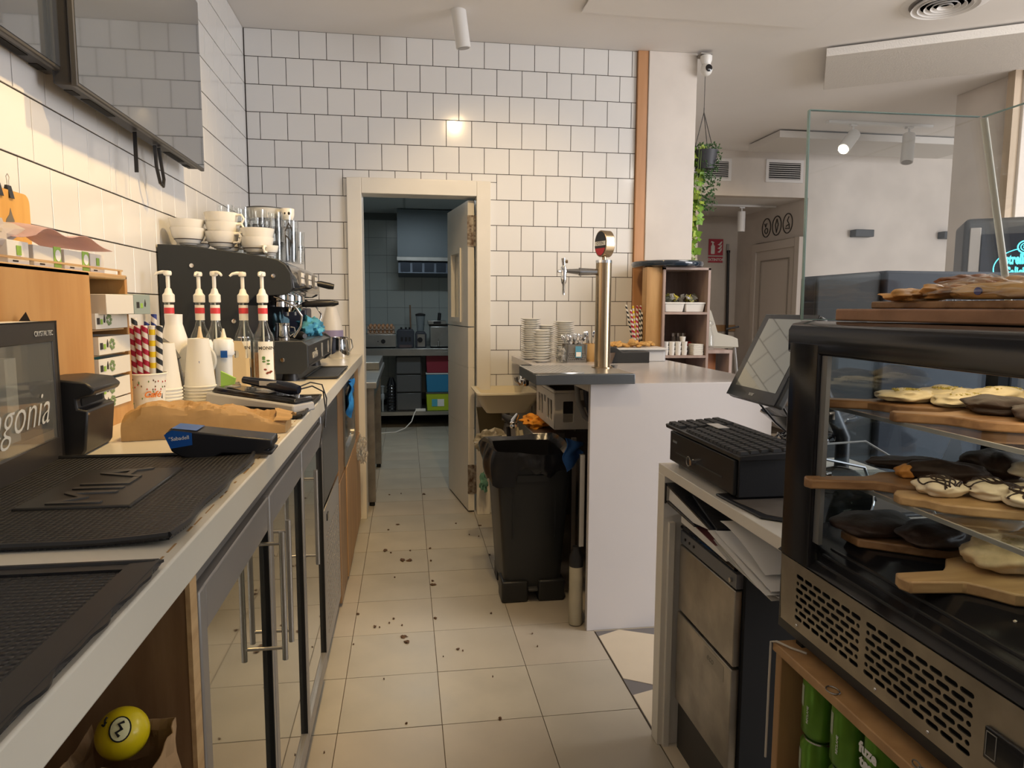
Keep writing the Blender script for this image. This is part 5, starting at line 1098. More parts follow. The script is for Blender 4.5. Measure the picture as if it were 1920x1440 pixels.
# stacks of plates on the bar
pp = {}
def plate(r):
    if r not in pp: pp[r] = G().lathe([(0, 0.002), (r * 0.55, 0.0), (r * 0.60, 0.003), (r, 0.012), (r, 0.0145), (r * 0.62, 0.006), (0, 0.005)], n=30).mesh('plate', china)
    return pp[r]
def stack(x, y, z, n, r, dz, name, seed):
    rd = random.Random(seed); ox = oy = 0
    for i in range(n):
        o = bpy.data.objects.new('saucer', plate(r)); COL.objects.link(o)
        o.location = (x + ox + rd.uniform(-0.003, 0.003), y + rd.uniform(-0.003, 0.003), z + i * dz); ox += rd.uniform(-0.0012, 0.0016)
        j = n - 1 - i
        lb = ('white saucer, topmost of the %s' % name) if j == 0 else ('white saucer, %s from the top of the %s' % (ORD[j] if j < 20 else 'one of the lowest', name))
        tag(o, lb, 'saucer', 'saucers stacked on the bar counter')
stack(0.715, 4.02, BT, 19, 0.058, 0.0124, 'tallest stack at the left end', 1)
stack(0.735, 3.80, BT, 12, 0.050, 0.0150, 'nearest short leaning stack', 2)
stack(0.815, 4.10, BT, 16, 0.054, 0.0122, 'back stack half hidden', 3)
stack(0.925, 4.08, BT, 18, 0.062, 0.0121, 'stack behind the cutlery basket', 4)
# cutlery basket
t = T('cutlery_basket', 'grey perforated plastic basket full of cutlery on the bar', 'basket', (0.93, 3.82, BT))
bk = M('basket_grey', (0.16, 0.155, 0.15), 0.5)
hl = [slot(x * 0.0105 - 0.044 + (0.005 if z % 2 else 0), 0.016 + z * 0.0105, 0.0065, 0.0065, 2) for x in range(9) for z in range(4)]
for rz, dx, dy in ((0, 0, -0.055), (PI, 0, 0.055), (PI / 2, 0.055, 0), (-PI / 2, -0.055, 0)):
    mx = Matrix.Translation((dx, dy, 0)) @ Matrix.Rotation(rz, 4, 'Z') @ Matrix.Rotation(-0.07, 4, 'X') @ Matrix(((1, 0, 0, 0), (0, 0, -1, 0), (0, 1, 0, 0), (0, 0, 0, 1)))
    plate_holes('side', [(-0.054, 0), (0.054, 0), (0.061, 0.100), (-0.061, 0.100)], hl, 0.002, bk, t, mx)
G(t).box(0.876, 0.984, 3.766, 3.874, BT, BT + 0.003).build('base', bk, t)
G(t).box(0.920, 0.955, 3.756, 3.7585, BT + 0.028, BT + 0.090).build('blue_tag', M('tag_blue', (0.10, 0.33, 0.50), 0.4), t)
G(t).box(0.924, 0.951, 3.7545, 3.7560, BT + 0.033, BT + 0.058).build('white_tag', white_print, t)
sp = G(); sp.tube([(0, 0, 0), (0, 0, 0.12)], 0.003, 6, [0.0035, 0.0025]); sp.blob((0, 0, 0.135), (0.010, 0.003, 0.020), amp=0, nu=10, nv=6); spm = sp.mesh('spoon', chrome)
fk = G(); fk.tube([(0, 0, 0), (0, 0, 0.12)], 0.003, 6, [0.0035, 0.0025]).box(-0.008, 0.008, -0.001, 0.001, 0.118, 0.130)
for q in range(4): fk.box(-0.008 + q * 0.0046, -0.006 + q * 0.0046, -0.001, 0.001, 0.13, 0.155)
fkm = fk.mesh('fork', chrome)
rd = random.Random(9)
for i in range(26):
    o = bpy.data.objects.new('spoon' if i % 2 else 'fork', spm if i % 2 else fkm); COL.objects.link(o)
    o.location = (0.93 + rd.uniform(-0.025, 0.025), 3.82 + rd.uniform(-0.025, 0.025), BT + 0.006); o.rotation_euler = (rd.uniform(-0.35, 0.35), rd.uniform(-0.38, 0.38), rd.uniform(0, 6.28))
    tag(o, 'metal %s sticking out of the grey perforated cutlery basket' % ('spoon' if i % 2 else 'fork'), 'cutlery', 'cutlery in the grey basket')
t = T('glass_jar', 'small clear glass jar of sachets beside the cutlery basket', 'jar', (0.84, 3.78, BT))
G(t).lathe([(0, BT), (0.030, BT), (0.032, BT + 0.01), (0.030, BT + 0.085), (0.033, BT + 0.09), (0.028, BT + 0.085), (0.028, BT + 0.006), (0, BT + 0.005)], (0.845, 3.76, 0), 20).build('jar', gl, t)
G(t).blob((0.845, 3.76, BT + 0.045), (0.022, 0.022, 0.035), seed=3, amp=0.3, nu=14, nv=9).build('sachets', M('sachet_mix', (0.55, 0.52, 0.48), 0.5, col2=(0.12, 0.11, 0.10), vs=40), t, smooth=False)
t = T('wooden_tin', 'light wooden cutlery pot between basket and beer tap', 'pot', (1.025, 3.86, BT))
G(t).lathe([(0, BT), (0.042, BT), (0.042, BT + 0.10), (0.039, BT + 0.10), (0.038, BT + 0.004), (0, BT + 0.003)], (1.035, 3.86, 0), 24).build('pot', M('bamboo', (0.60, 0.38, 0.16), 0.5), t)
for i in range(8):
    o = bpy.data.objects.new('spoon', spm); COL.objects.link(o); o.location = (1.035 + rd.uniform(-0.012, 0.012), 3.86 + rd.uniform(-0.012, 0.012), BT + 0.012); o.rotation_euler = (rd.uniform(-0.25, 0.25), rd.uniform(-0.3, 0.3), rd.uniform(0, 6.28)); o.scale = (1.1, 1.1, 1.05)
    tag(o, 'metal spoon standing in the light wooden cutlery pot', 'cutlery', 'spoons in the wooden pot')
t = T('glass_dish', 'brownish glass bowl behind the beer tap column', 'bowl', (1.08, 3.62, BT))
G(t).lathe([(0, BT), (0.03, BT), (0.05, BT + 0.06), (0.047, BT + 0.06), (0.028, BT + 0.005), (0, BT + 0.004)], (1.08, 3.70, 0), 24).build('bowl', M('brown_glass', (0.35, 0.25, 0.18), 0.1, trans=0.6), t)
# white bread box and black box
t = T('bread_box', 'white plastic box heaped with yellow biscuits on the bar', 'box', (1.32, 3.92, BT))
G(t).prism(rrect(1.16, 1.46, 3.80, 3.98, 0.02), BT, BT + 0.065, 'Z').build('box', M('box_white', (0.66, 0.68, 0.72), 0.35), t, bevel=0.004)
G(t).prism(rrect(1.145, 1.472, 3.785, 3.995, 0.02), BT + 0.065, BT + 0.076, 'Z').build('rim', M('box_rim', (0.74, 0.75, 0.77), 0.35), t, bevel=0.002)
bis = M('biscuit', (0.72, 0.42, 0.14), 0.7, var=0.35, vs=40, bump=0.3)
for i in range(30):
    x = 1.10 + rd.random() * 0.35; k = 1 - abs(x - 1.30) / 0.2; y = 3.83 + rd.random() * 0.13
    o = bpy.data.objects.new('biscuit', G().blob((0, 0, 0), (0.032, 0.017, 0.010), seed=i, amp=0.25, fr=2, nu=12, nv=7).mesh('biscuit', bis)); COL.objects.link(o)
    o.location = (x, y, BT + 0.086 + max(0, k) * 0.022 * rd.random()); o.rotation_euler = (rd.uniform(-0.4, 0.4), rd.uniform(-0.4, 0.4), rd.uniform(0, 3))
    tag(o, 'yellow crumbly biscuit heaped on the white box on the bar', 'biscuit', 'biscuits in the white box')
t = T('sauce_box', 'black open plastic box with a cut-out front before the bread box', 'box', (1.19, 3.74, BT))
G(t).prism([(1.095, BT), (1.325, BT), (1.325, BT + 0.062), (1.17, BT + 0.060), (1.13, BT + 0.088), (1.095, BT + 0.088)], 3.70, 3.775, 'Y').build('body', M('box_black', (0.03, 0.032, 0.035), 0.5), t, bevel=0.004)
# straws in a glass on the bar
t = T('straw_glass', 'clear glass holding striped straws at the back of the bar', 'glass', (1.41, 4.08, BT))
G(t).lathe([(0, BT), (0.038, BT), (0.045, BT + 0.12), (0.043, BT + 0.12), (0.036, BT + 0.004), (0, BT + 0.003)], (1.41, 4.08, 0), 20).build('glass', gl, t)
ks = ['red', 'black', 'red', 'black', 'yellow', 'red', 'red', 'black', 'black', 'red', 'black', 'red', 'black', 'yellow', 'red', 'black']
for i, k in enumerate(ks):
    x = -0.07 + 0.14 * i / (len(ks) - 1); dy = 0.03 * math.sin(i * 2.3)
    straw(k, (1.40 + x * 0.40, 4.08 + dy * 0.6, BT + 0.006), (1.395 + x * (1.35 if i % 3 else 0.8), 4.08 + dy, BT + 0.235 + 0.085 * abs(math.sin(i * 1.9))), '%s-striped paper straw in the glass at the back of the bar, %s from left' % (k, ORD[i]), 'striped straws in the bar glass', 0.0058)

# under the bar
t = T('hand_basin', 'cream plastic hand basin on the tiled wall beside the doorway', 'basin', (0.60, 4.2, 0.70))
bs = M('basin_cream', (0.76, 0.68, 0.50), 0.35)
def loopx(x0, x1, y0, y1, z, r): return [(p[0], p[1], z) for p in rrect(x0, x1, y0, y1, r)]
g = G(t); A = loopx(0.467, 0.715, 4.07, 4.39, 0.705, 0.03); B = loopx(0.415, 0.772, 4.00, 4.398, 0.812, 0.03); B2 = loopx(0.400, 0.790, 3.985, 4.398, 0.822, 0.03); B3 = loopx(0.400, 0.790, 3.985, 4.398, 0.832, 0.03); C_ = loopx(0.425, 0.765, 4.01, 4.38, 0.832, 0.03); D_ = loopx(0.478, 0.705, 4.08, 4.37, 0.715, 0.03)
n = len(A); rings = [A, B, B2, B3, C_, D_]; vs = [p for r_ in rings for p in r_]
g.add(vs, [(k * n + i, k * n + (i + 1) % n, (k + 1) * n + (i + 1) % n, (k + 1) * n + i) for k in range(5) for i in range(n)] + [tuple(range(n))[::-1], tuple(5 * n + i for i in range(n))])
g.build('bowl', bs, t)
G(t).cyl((0.60, 4.22, 0.64), 0.025, 0.07, 16).build('drain', steel_d, t)
t = T('olive_bin_panel', 'olive-brown plastic guard on the tiles under the hand basin', 'panel', (0.57, 4.37, 0.5))
G(t).hexa([(0.46, 4.38, 0.50), (0.60, 4.38, 0.50), (0.60, 4.397, 0.50), (0.46, 4.397, 0.50), (0.435, 4.36, 0.70), (0.625, 4.36, 0.70), (0.625, 4.397, 0.70), (0.435, 4.397, 0.70)]).build('panel', M('olive_plastic', (0.16, 0.13, 0.07), 0.4), t)
t = T('clutter_pile', 'pale plastic packets heaped under the basin behind the bin', 'packets', (0.47, 3.7, 0.55))
G(t).blob((0.455, 3.75, 0.60), (0.085, 0.06, 0.065), seed=6, amp=0.3, nu=26, nv=16).build('packet', M('packet_grey', (0.45, 0.41, 0.32), 0.35, col2=(0.20, 0.17, 0.12), vs=14), t, smooth=False)
G(t).box(0.50, 0.515, 3.68, 3.86, 0.0, 0.545).box(0.40, 0.55, 3.69, 3.85, 0.53, 0.545).build('stand', M('crate_dark', (0.06, 0.055, 0.05), 0.6), t)
t = T('blender_jugs', 'tangle of black and chrome mixer parts standing behind the bin', 'mixer parts', (0.54, 3.65, 0.55))
g = G(t); g.tube([(0.50, 3.62, 0.76), (0.535, 3.60, 0.74), (0.56, 3.60, 0.71)], 0.022, 12, [0.012, 0.026, 0.018]).tube([(0.53, 3.63, 0.70), (0.535, 3.62, 0.60)], 0.012, 8); g.build('black_parts', black_m, t)
g = G(t); g.tube([(0.548, 3.58, 0.735), (0.572, 3.58, 0.775)], 0.014, 14, [0.018, 0.009]).lathe([(0.016, 0), (0.020, 0.010), (0.016, 0.02), (0.020, 0.03), (0.014, 0.04)], (0.548, 3.58, 0.70), 16); g.build('chrome_coupling', chrome, t)
g = G(t); g.tube([(0.570, 3.60, 0.70), (0.590, 3.58, 0.55)], 0.011, 10).tube([(0.585, 3.57, 0.69), (0.612, 3.55, 0.56)], 0.012, 10); g.build('clear_shafts', M('shaft_cream', (0.50, 0.44, 0.30), 0.25), t)
G(t).box(0.52, 0.62, 3.56, 3.67, 0.0, 0.55).build('stand', M('crate_dark', (0.06, 0.055, 0.05), 0.6), t)
t = T('steel_box', 'low stainless steel box machine under the bar with orange cloth on top', 'steel box', (0.71, 3.6, 0.4))
G(t).box(0.632, 0.80, 3.47, 3.93, 0.575, 0.690).build('upper_body', steel_d, t, bevel=0.003)
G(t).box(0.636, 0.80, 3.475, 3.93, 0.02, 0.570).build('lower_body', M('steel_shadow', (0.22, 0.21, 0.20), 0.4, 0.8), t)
G(t).box(0.79, 0.81, 3.20, 3.47, 0.50, 0.66).build('side_door', steel_d, t)
G(t).cyl((0.675, 3.466, 0.615), 0.006, 0.005, 12, 'Y').build('lock', black_mt, t)
cloth('orange_cloth', 'crumpled orange cloth on the steel box under the bar', 0.695, 3.66, 0.691, (0.080, 0.085, 0.036), (0.85, 0.33, 0.03), 12, amp=0.36)
t = T('plastic_crate', 'grey-beige plastic crate under the bar above the steel box', 'crate', (0.78, 3.3, 0.72))
cg = M('crate_beige', (0.58, 0.53, 0.45), 0.5)
hl = [rrect(0.05, 0.10, 0.03, 0.13, 0.004), rrect(0.12, 0.17, 0.03, 0.13, 0.004), rrect(0.20, 0.25, 0.10, 0.135, 0.006), rrect(0.28, 0.33, 0.03, 0.13, 0.004), rrect(0.35, 0.40, 0.03, 0.13, 0.004)]
pt = lambda m: Matrix.Translation(-Vector(t.location)) @ m
plate_holes('side', [(0, 0), (0.45, 0), (0.45, 0.175), (0, 0.175)], hl, 0.006, cg, t, pt(Matrix(((0, 0, 1, 0.692), (1, 0, 0, 3.22), (0, 1, 0, 0.755), (0, 0, 0, 1)))))
plate_holes('side', [(0, 0), (0.30, 0), (0.30, 0.175), (0, 0.175)], [rrect(0.04, 0.09, 0.03, 0.13, 0.004), rrect(0.12, 0.18, 0.10, 0.135, 0.006), rrect(0.21, 0.26, 0.03, 0.13, 0.004)], 0.006, cg, t, pt(Matrix(((1, 0, 0, 0.692), (0, 0, 1, 3.22), (0, 1, 0, 0.755), (0, 0, 0, 1)))))
G(t).box(0.692, 0.99, 3.22, 3.67, 0.750, 0.756).build('base', cg, t)
G(t).box(0.685, 0.698, 3.212, 3.68, 0.925, 0.938).box(0.685, 1.0, 3.212, 3.225, 0.925, 0.938).build('rim', cg, t, bevel=0.003)
G(t).box(0.80, 1.10, 3.24, 3.45, 0.735, 0.750).box(0.70, 0.72, 3.62, 3.64, 0.691, 0.75).build('stand_feet', M('crate_dark', (0.06, 0.055, 0.05), 0.6), t)
t = T('chrome_faucet', 'small chrome bar faucet under the corner of the drip tray', 'faucet', (0.64, 3.9, 0.88))
g = G(t)
g.tube([(0.640, 3.90, 0.99), (0.642, 3.88, 0.93), (0.625, 3.86, 0.90), (0.610, 3.86, 0.915), (0.605, 3.86, 0.94)], 0.011, 10).lathe([(0.020, 0.89), (0.026, 0.90), (0.026, 0.925), (0.018, 0.93), (0, 0.93)], (0.655, 3.86, 0), 16); g.build('spout', chrome, t)
t = T('beer_hoses', 'grey and black hoses hanging under the bar', 'hoses', (0.86, 3.1, 0.85))
for x, m_, sag in ((0.80, 'hose_grey', 0.0), (0.84, 'hose_dark', 0.03), (0.88, 'hose_dark', 0.05)):
    G(t).tube([(x - 0.03, 3.12, 0.99), (x - 0.02, 3.12, 0.90), (x + 0.01, 3.12, 0.83 - sag), (x + 0.06, 3.13, 0.79 - sag), (x + 0.20, 3.15, 0.76 - sag)], 0.012, 10).build('hose', M(m_, (0.22, 0.21, 0.20) if 'grey' in m_ else (0.03, 0.03, 0.04), 0.4), t)
t = T('carbonator', 'beige box with a dark window hanging under the bar top at right', 'device', (0.93, 3.05, 0.85))
G(t).box(0.835, 1.06, 3.02, 3.11, 0.80, 0.988).build('body', M('device_beige', (0.40, 0.34, 0.30), 0.5), t, bevel=0.004)
G(t).box(0.87, 0.92, 3.014, 3.021, 0.845, 0.905).build('window', black_g, t)
t = T('blue_cloth', 'dark blue cloth draped over the shelf behind the bin', 'cloth', (0.76, 2.95, 0.62))
g = G(t); g.sheet(lambda u, v: (0.675 + 0.085 * u + 0.010 * math.sin(v * 8), 2.92 + 0.05 * u + 0.010 * math.sin(u * 7 + v * 3), 0.765 - 0.15 * v * (1 - 0.5 * u) - 0.03 * u * (1 - v)), 14, 14, 0.004); g.build('cloth', M('navy_cloth', (0.02, 0.09, 0.28), 0.85, var=0.3, vs=20), t)

# pedal bin
t = T('pedal_bin', 'tall black plastic waste bin with a bag over its rim', 'waste bin', (0.56, 3.2, 0))
bn = M('bin_black', (0.018, 0.019, 0.020), 0.40)
g = G(t)
x0, x1, y0, y1 = 0.407, 0.705, 2.99, 3.42
rg = [[(p[0], p[1], z) for p in rrect(x0 + a_, x1 - a_, y0 + b_, y1 - b_, 0.03, 4)] for a_, b_, z in ((0.02, 0.03, 0.05), (-0.02, 0.0, 0.665), (-0.012, 0.008, 0.668), (0.028, 0.038, 0.08))]
nn_ = len(rg[0]); g.add([p for r_ in rg for p in r_], [(k * nn_ + i, k * nn_ + (i + 1) % nn_, (k + 1) * nn_ + (i + 1) % nn_, (k + 1) * nn_ + i) for k in range(3) for i in range(nn_)] + [tuple(range(nn_))[::-1], tuple(3 * nn_ + i for i in range(nn_))])
g.build('body', bn, t)
G(t).box(x0 + 0.05, x0 + 0.055, y0 + 0.006, y0 + 0.012, 0.30, 0.62).box(x1 - 0.055, x1 - 0.05, y0 + 0.006, y0 + 0.012, 0.30, 0.62).box(x0 + 0.055, x1 - 0.055, y0 + 0.006, y0 + 0.012, 0.612, 0.62).build('front_rib', bn, t)
for xx in (x0 + 0.005, x1 - 0.125):
    w = G(t).hexa([(xx, y0 + 0.015, 0.0), (xx + 0.12, y0 + 0.015, 0.0), (xx + 0.12, y0 + 0.13, 0.0), (xx, y0 + 0.13, 0.0), (xx, y0 + 0.01, 0.10), (xx + 0.12, y0 + 0.01, 0.10), (xx + 0.12, y0 + 0.14, 0.10), (xx, y0 + 0.14, 0.10)]).build('foot', bn, t, bevel=0.008)
G(t).box(x0 + 0.02, x1 - 0.02, y1 - 0.14, y1 - 0.03, 0.0, 0.06).build('rear_foot', bn, t)
G(t).box(x0 + 0.125, x1 - 0.13, y0 + 0.0, y0 + 0.06, 0.055, 0.068).build('pedal', M('pedal_grey', (0.05, 0.05, 0.05), 0.35), t, bevel=0.003)
G(t).box(x0 + 0.07, x1 - 0.09, y0 - 0.005, y0 + 0.01, 0.56, 0.59).build('grip', bn, t)
bagm = M('bag_black', (0.012, 0.012, 0.014), 0.22, bump=0.6, bs=18)
g = G(t)
def rim(u, v):
    a = 2 * PI * u; c, s = math.cos(a), math.sin(a); q = 1 / max(abs(c), abs(s)) ** 0.8
    cx, cy = (x0 + x1) / 2, (y0 + y1) / 2; rx, ry = (x1 - x0) / 2 + 0.018, (y1 - y0) / 2
    w = noise.noise(Vector((c * 3, s * 3, v * 2))) * 0.018; droop = 0.06 + 0.05 * noise.noise(Vector((c * 1.5, s * 1.5, 3))) + (0.09 if c < -0.4 and s < 0.2 else 0)
    if v < 0.35: k = v / 0.35; return (cx + (rx - 0.015) * c * q, cy + (ry - 0.015) * s * q, 0.58 + 0.11 * k)
    k = (v - 0.35) / 0.65
    return (cx + (rx + 0.012 + 0.012 * math.sin(k * PI) + w + (0.02 if c < -0.4 else 0)) * c * q, cy + (ry + 0.012 + w) * s * q, 0.695 + 0.012 * math.sin(a * 2 + 1) - droop * k + 0.008 * math.sin(a * 17) * k)
g.sheet(rim, 90, 14, 0.002); g.build('liner_bag', bagm, t)
# steel tube beside the counter end
t = T('gas_cylinder', 'slim cream cylinder with black top standing at the bar panel', 'cylinder', (0.698, 2.76, 0))
G(t).lathe([(0, 0.004), (0.027, 0.004), (0.029, 0.01), (0.029, 0.255), (0, 0.256)], (0.692, 2.76, 0), 24).build('tube', M('cream_tube', (0.50, 0.45, 0.33), 0.35, var=0.15), t)
G(t).lathe([(0.0295, 0.255), (0.0295, 0.300), (0.016, 0.330), (0.016, 0.339), (0, 0.339)], (0.692, 2.76, 0), 24).build('cap', black_m, t)
t = T('green_rag', 'pale green rag stuck beside the door frame behind the bin', 'rag', (0.47, 3.9, 0.2))
G(t).blob((0.470, 4.30, 0.235), (0.022, 0.025, 0.05), seed=5, amp=0.5, nu=18, nv=12).build('rag', M('mint_cloth', (0.16, 0.36, 0.27), 0.9, var=0.2), t)
# ================================================================ right side: till shelf, dishwasher, cake display
t = T('till_shelf', 'cream white open shelf unit carrying the cash drawer', 'shelf unit', (1.05, 1.4, 0))
G(t).box(0.743, 1.35, 1.262, 1.972, 0.838, 0.866).build('top_panel', cream_pt, t, bevel=0.0015)
G(t).box(0.743, 1.35, 1.922, 1.972, 0.0, 0.838).build('side_panel', cream_pt, t, bevel=0.0015)
G(t).box(0.758, 0.775, 1.908, 1.922, 0.0, 0.70).build('inner_edge', cream_pt, t)
G(t).box(0.80, 1.33, 1.28, 1.92, 0.712, 0.722).build('inner_shelf', M('shelf_dark', (0.10, 0.09, 0.085), 0.5), t)
# dishwasher
t = T('dishwasher', 'undercounter dishwasher with brushed steel front and black sides', 'dishwasher', (1.05, 1.73, 0))
G(t).box(0.806, 1.33, 1.535, 1.905, 0.16, 0.700).build('body', black_mt, t, bevel=0.003)
G(t).box(0.800, 1.33, 1.530, 1.905, 0.0, 0.155).build('plinth', M('plinth_dark', (0.05, 0.045, 0.04), 0.5), t)
stn = M('stained_steel', (0.46, 0.42, 0.36), 0.36, 0.85, var=0.35, vs=9)
G(t).box(0.786, 0.806, 1.545, 1.895, 0.445, 0.640).build('upper_door', stn, t, bevel=0.003)
G(t).box(0.784, 0.806, 1.545, 1.895, 0.165, 0.437).build('lower_door', stn, t, bevel=0.003)
k = G(t).box(0.788, 0.806, 1.545, 1.895, 0.645, 0.682).build('control_strip', M('strip_grey', (0.16, 0.17, 0.19), 0.35, 0.4), t)
G(t).cyl((0.782, 1.57, 0.660), 0.006, 0.008, 14, 'X').build('dial', steel, k)
for y in (1.80, 1.83, 1.86): G(t).cyl((0.785, y, 0.664), 0.004, 0.004, 12, 'X').build('button', black_m, k)
G(t).box(0.7835, 0.7845, 1.585, 1.70, 0.385, 0.425).build('engraved_badge', M('badge_steel', (0.36, 0.33, 0.28), 0.5, 0.6), t)
text('eco', 0.028, M('badge_ink', (0.20, 0.19, 0.16), 0.5, 0.4), t, Vector((0.7832, 1.665, 0.406)) - Vector(t.location), FNX, 'badge_lettering', 0.0002, shear=0.3)
G(t).tube([(0.794, 1.56, 0.690), (0.794, 1.90, 0.690)], 0.006, 8).build('top_edge', black_g, t)
# folders and papers on the inner shelf
pw = M('paper_edges', (0.70, 0.68, 0.64), 0.7)
def wedge(g, pts): return g.hexa(pts)
t = T('ring_binder', 'black ring binder full of white pages under the till shelf', 'binder', (0.95, 1.75, 0.723))
G(t).hexa([(0.748, 1.72, 0.760), (1.05, 1.70, 0.760), (1.05, 1.905, 0.770), (0.752, 1.905, 0.770), (0.748, 1.62, 0.772), (1.05, 1.62, 0.772), (1.05, 1.905, 0.812), (0.754, 1.905, 0.812)]).build('pages', pw, t)
G(t).hexa([(0.742, 1.56, 0.770), (1.06, 1.56, 0.770), (1.06, 1.91, 0.814), (0.744, 1.91, 0.814), (0.742, 1.56, 0.774), (1.06, 1.56, 0.774), (1.06, 1.912, 0.820), (0.744, 1.912, 0.820)]).build('cover', M('vinyl_black', (0.015, 0.016, 0.02), 0.25), t)
G(t).hexa([(0.742, 1.70, 0.755), (1.06, 1.70, 0.755), (1.06, 1.908, 0.764), (0.744, 1.908, 0.764), (0.742, 1.70, 0.758), (1.06, 1.70, 0.758), (1.06, 1.908, 0.768), (0.744, 1.908, 0.768)]).build('back_cover', M('vinyl_black', (0.015, 0.016, 0.02), 0.25), t)
G(t).box(0.741, 0.745, 1.906, 1.912, 0.760, 0.820).build('spine', M('vinyl_black', (0.015, 0.016, 0.02), 0.25), t)
t = T('black_notebook', 'glossy black notebook lying slanted in the binder stack', 'notebook', (0.9, 1.65, 0.775))
G(t).hexa([(0.752, 1.585, 0.780), (1.00, 1.57, 0.780), (1.02, 1.80, 0.822), (0.775, 1.84, 0.824), (0.752, 1.585, 0.786), (1.00, 1.57, 0.786), (1.02, 1.80, 0.829), (0.775, 1.84, 0.831)]).build('cover', M('notebook_black', (0.02, 0.02, 0.022), 0.15, bump=0.3, bs=40), t)
t = T('magazine', 'maroon magazine with white page edges lowest in the stack', 'magazine', (0.9, 1.70, 0.723))
G(t).hexa([(0.752, 1.53, 0.7235), (1.0, 1.50, 0.7235), (1.0, 1.82, 0.7235), (0.765, 1.84, 0.7235), (0.752, 1.53, 0.736), (1.0, 1.50, 0.736), (1.0, 1.82, 0.748), (0.765, 1.84, 0.748)]).build('pages', pw, t)
G(t).hexa([(0.751, 1.53, 0.7365), (1.0, 1.50, 0.7365), (1.0, 1.82, 0.7485), (0.764, 1.84, 0.7485), (0.751, 1.53, 0.7385), (1.0, 1.50, 0.7385), (1.0, 1.82, 0.7505), (0.764, 1.84, 0.7505)]).build('cover', M('maroon_cover', (0.16, 0.05, 0.05), 0.5), t)
t = T('loose_papers', 'curling stack of loose white papers at the near end under the till shelf', 'papers', (0.9, 1.40, 0.74))
g = G(t)
for k in range(7):
    g.sheet(lambda u, v, k=k: (0.742 + 0.24 * v + 0.004 * k * math.sin(k), 1.30 + 0.02 * math.sin(k * 2) + 0.27 * u, 0.7235 + 0.0042 * k + (0.028 * u * u + 0.004 * math.sin(u * 5 + k)) + 0.02 * (1 - v) * u * (k / 7)), 12, 4, 0.0008)
g.build('sheets', pw, t, kind='stuff')
g = G(t); g.sheet(lambda u, v: (0.745 + 0.22 * v, 1.335 + 0.22 * u, 0.765 + 0.050 * math.sin(PI * 0.5 * u) * (1 - 0.15 * v)), 12, 4, 0.0008); g.build('top_sheet', pw, t)

# cash drawer with keyboard
t = T('cash_drawer', 'black metal cash drawer with a key in its lock', 'cash drawer', (0.95, 1.74, 0.867))
G(t).box(0.778, 0.98, 1.535, 1.955, 0.875, 0.972).build('housing', black_m, t, bevel=0.003)
fr_ = G(t).box(0.768, 0.778, 1.540, 1.950, 0.880, 0.968).build('drawer_front', M('drawer_black', (0.014, 0.014, 0.015), 0.32), t, bevel=0.003)
G(t).box(0.7665, 0.7685, 1.60, 1.90, 0.910, 0.913).build('groove', M('groove_grey', (0.06, 0.06, 0.06), 0.4), fr_)
G(t).lathe([(0.009, 0), (0.009, 0.006), (0.0, 0.006)], (0.761, 1.765, 0.912), 18, 'X').build('lock', chrome, fr_)
G(t).box(0.752, 0.762, 1.755, 1.768, 0.906, 0.920).build('key', chrome, fr_)
G(t).tube([(0.763, 1.80 + 0.013 * math.cos(a), 0.908 + 0.013 * math.sin(a)) for a in [2 * PI * k / 16 for k in range(17)]], 0.0011, 6).build('key_ring', steel_d, fr_)
G(t).box(0.7668, 0.7682, 1.895, 1.925, 0.938, 0.944).build('badge', M('badge_dim', (0.15, 0.17, 0.2), 0.4), fr_)
for x in (0.80, 0.96):
    for y in (1.56, 1.93): G(t).cyl((x, y, 0.867), 0.010, 0.009, 12).build('foot', black_mt, t)
t = T('keyboard', 'black computer keyboard lying on the cash drawer', 'keyboard', (0.84, 1.74, 0.973))
G(t).hexa([(0.760, 1.495, 0.974), (0.940, 1.495, 0.974), (0.940, 1.965, 0.974), (0.760, 1.965, 0.974), (0.758, 1.493, 0.986), (0.942, 1.493, 0.997), (0.942, 1.967, 0.997), (0.758, 1.967, 0.986)]).build('case', black_m, t, bevel=0.003)
km = M('key_black', (0.022, 0.022, 0.023), 0.45); kw = M('key_label_white', (0.50, 0.49, 0.46), 0.5)
kme = G().hexa([(-0.0075, -0.0075, 0), (0.0075, -0.0075, 0), (0.0075, 0.0075, 0), (-0.0075, 0.0075, 0), (-0.006, -0.006, 0.007), (0.006, -0.006, 0.007), (0.006, 0.006, 0.007), (-0.006, 0.006, 0.007)]).mesh('key', km)
for r_ in range(6):
    for c_ in range(21):
        if c_ in (15,) or (c_ in (16,) and r_ == 0): continue
        o = bpy.data.objects.new('key', kme); COL.objects.link(o); o.parent = t
        x = 0.775 + r_ * 0.0272 - 0.84; y = 1.512 + c_ * 0.0217 + (r_ % 3) * 0.003 - 1.74; o.location = (x, y, 0.0132 + (x + 0.082) * 0.060); o.scale = (1.45, 1.25, 1); o.rotation_euler = (0, -0.06, 0)
G(t).box(0.840, 0.872, 1.785, 1.860, 0.9995, 1.0015).build('white_sticker', M('sticker', (0.52, 0.49, 0.45), 0.5), t)
t = T('counter_mat', 'worn brown mat with black edge on the till shelf', 'mat', (0.9, 1.49, 0.866))
G(t).prism([(0.765, 1.40), (0.80, 1.37), (1.20, 1.37), (1.20, 1.60), (0.752, 1.60), (0.752, 1.57)], 0.8662, 0.872, 'Z').build('edge', black_m, t, bevel=0.002)
G(t).prism([(0.785, 1.41), (0.81, 1.385), (1.18, 1.385), (1.18, 1.533), (0.765, 1.533)], 0.872, 0.8728, 'Z').build('surface', M('mat_brown', (0.12, 0.10, 0.08), 0.6, var=0.2), t)

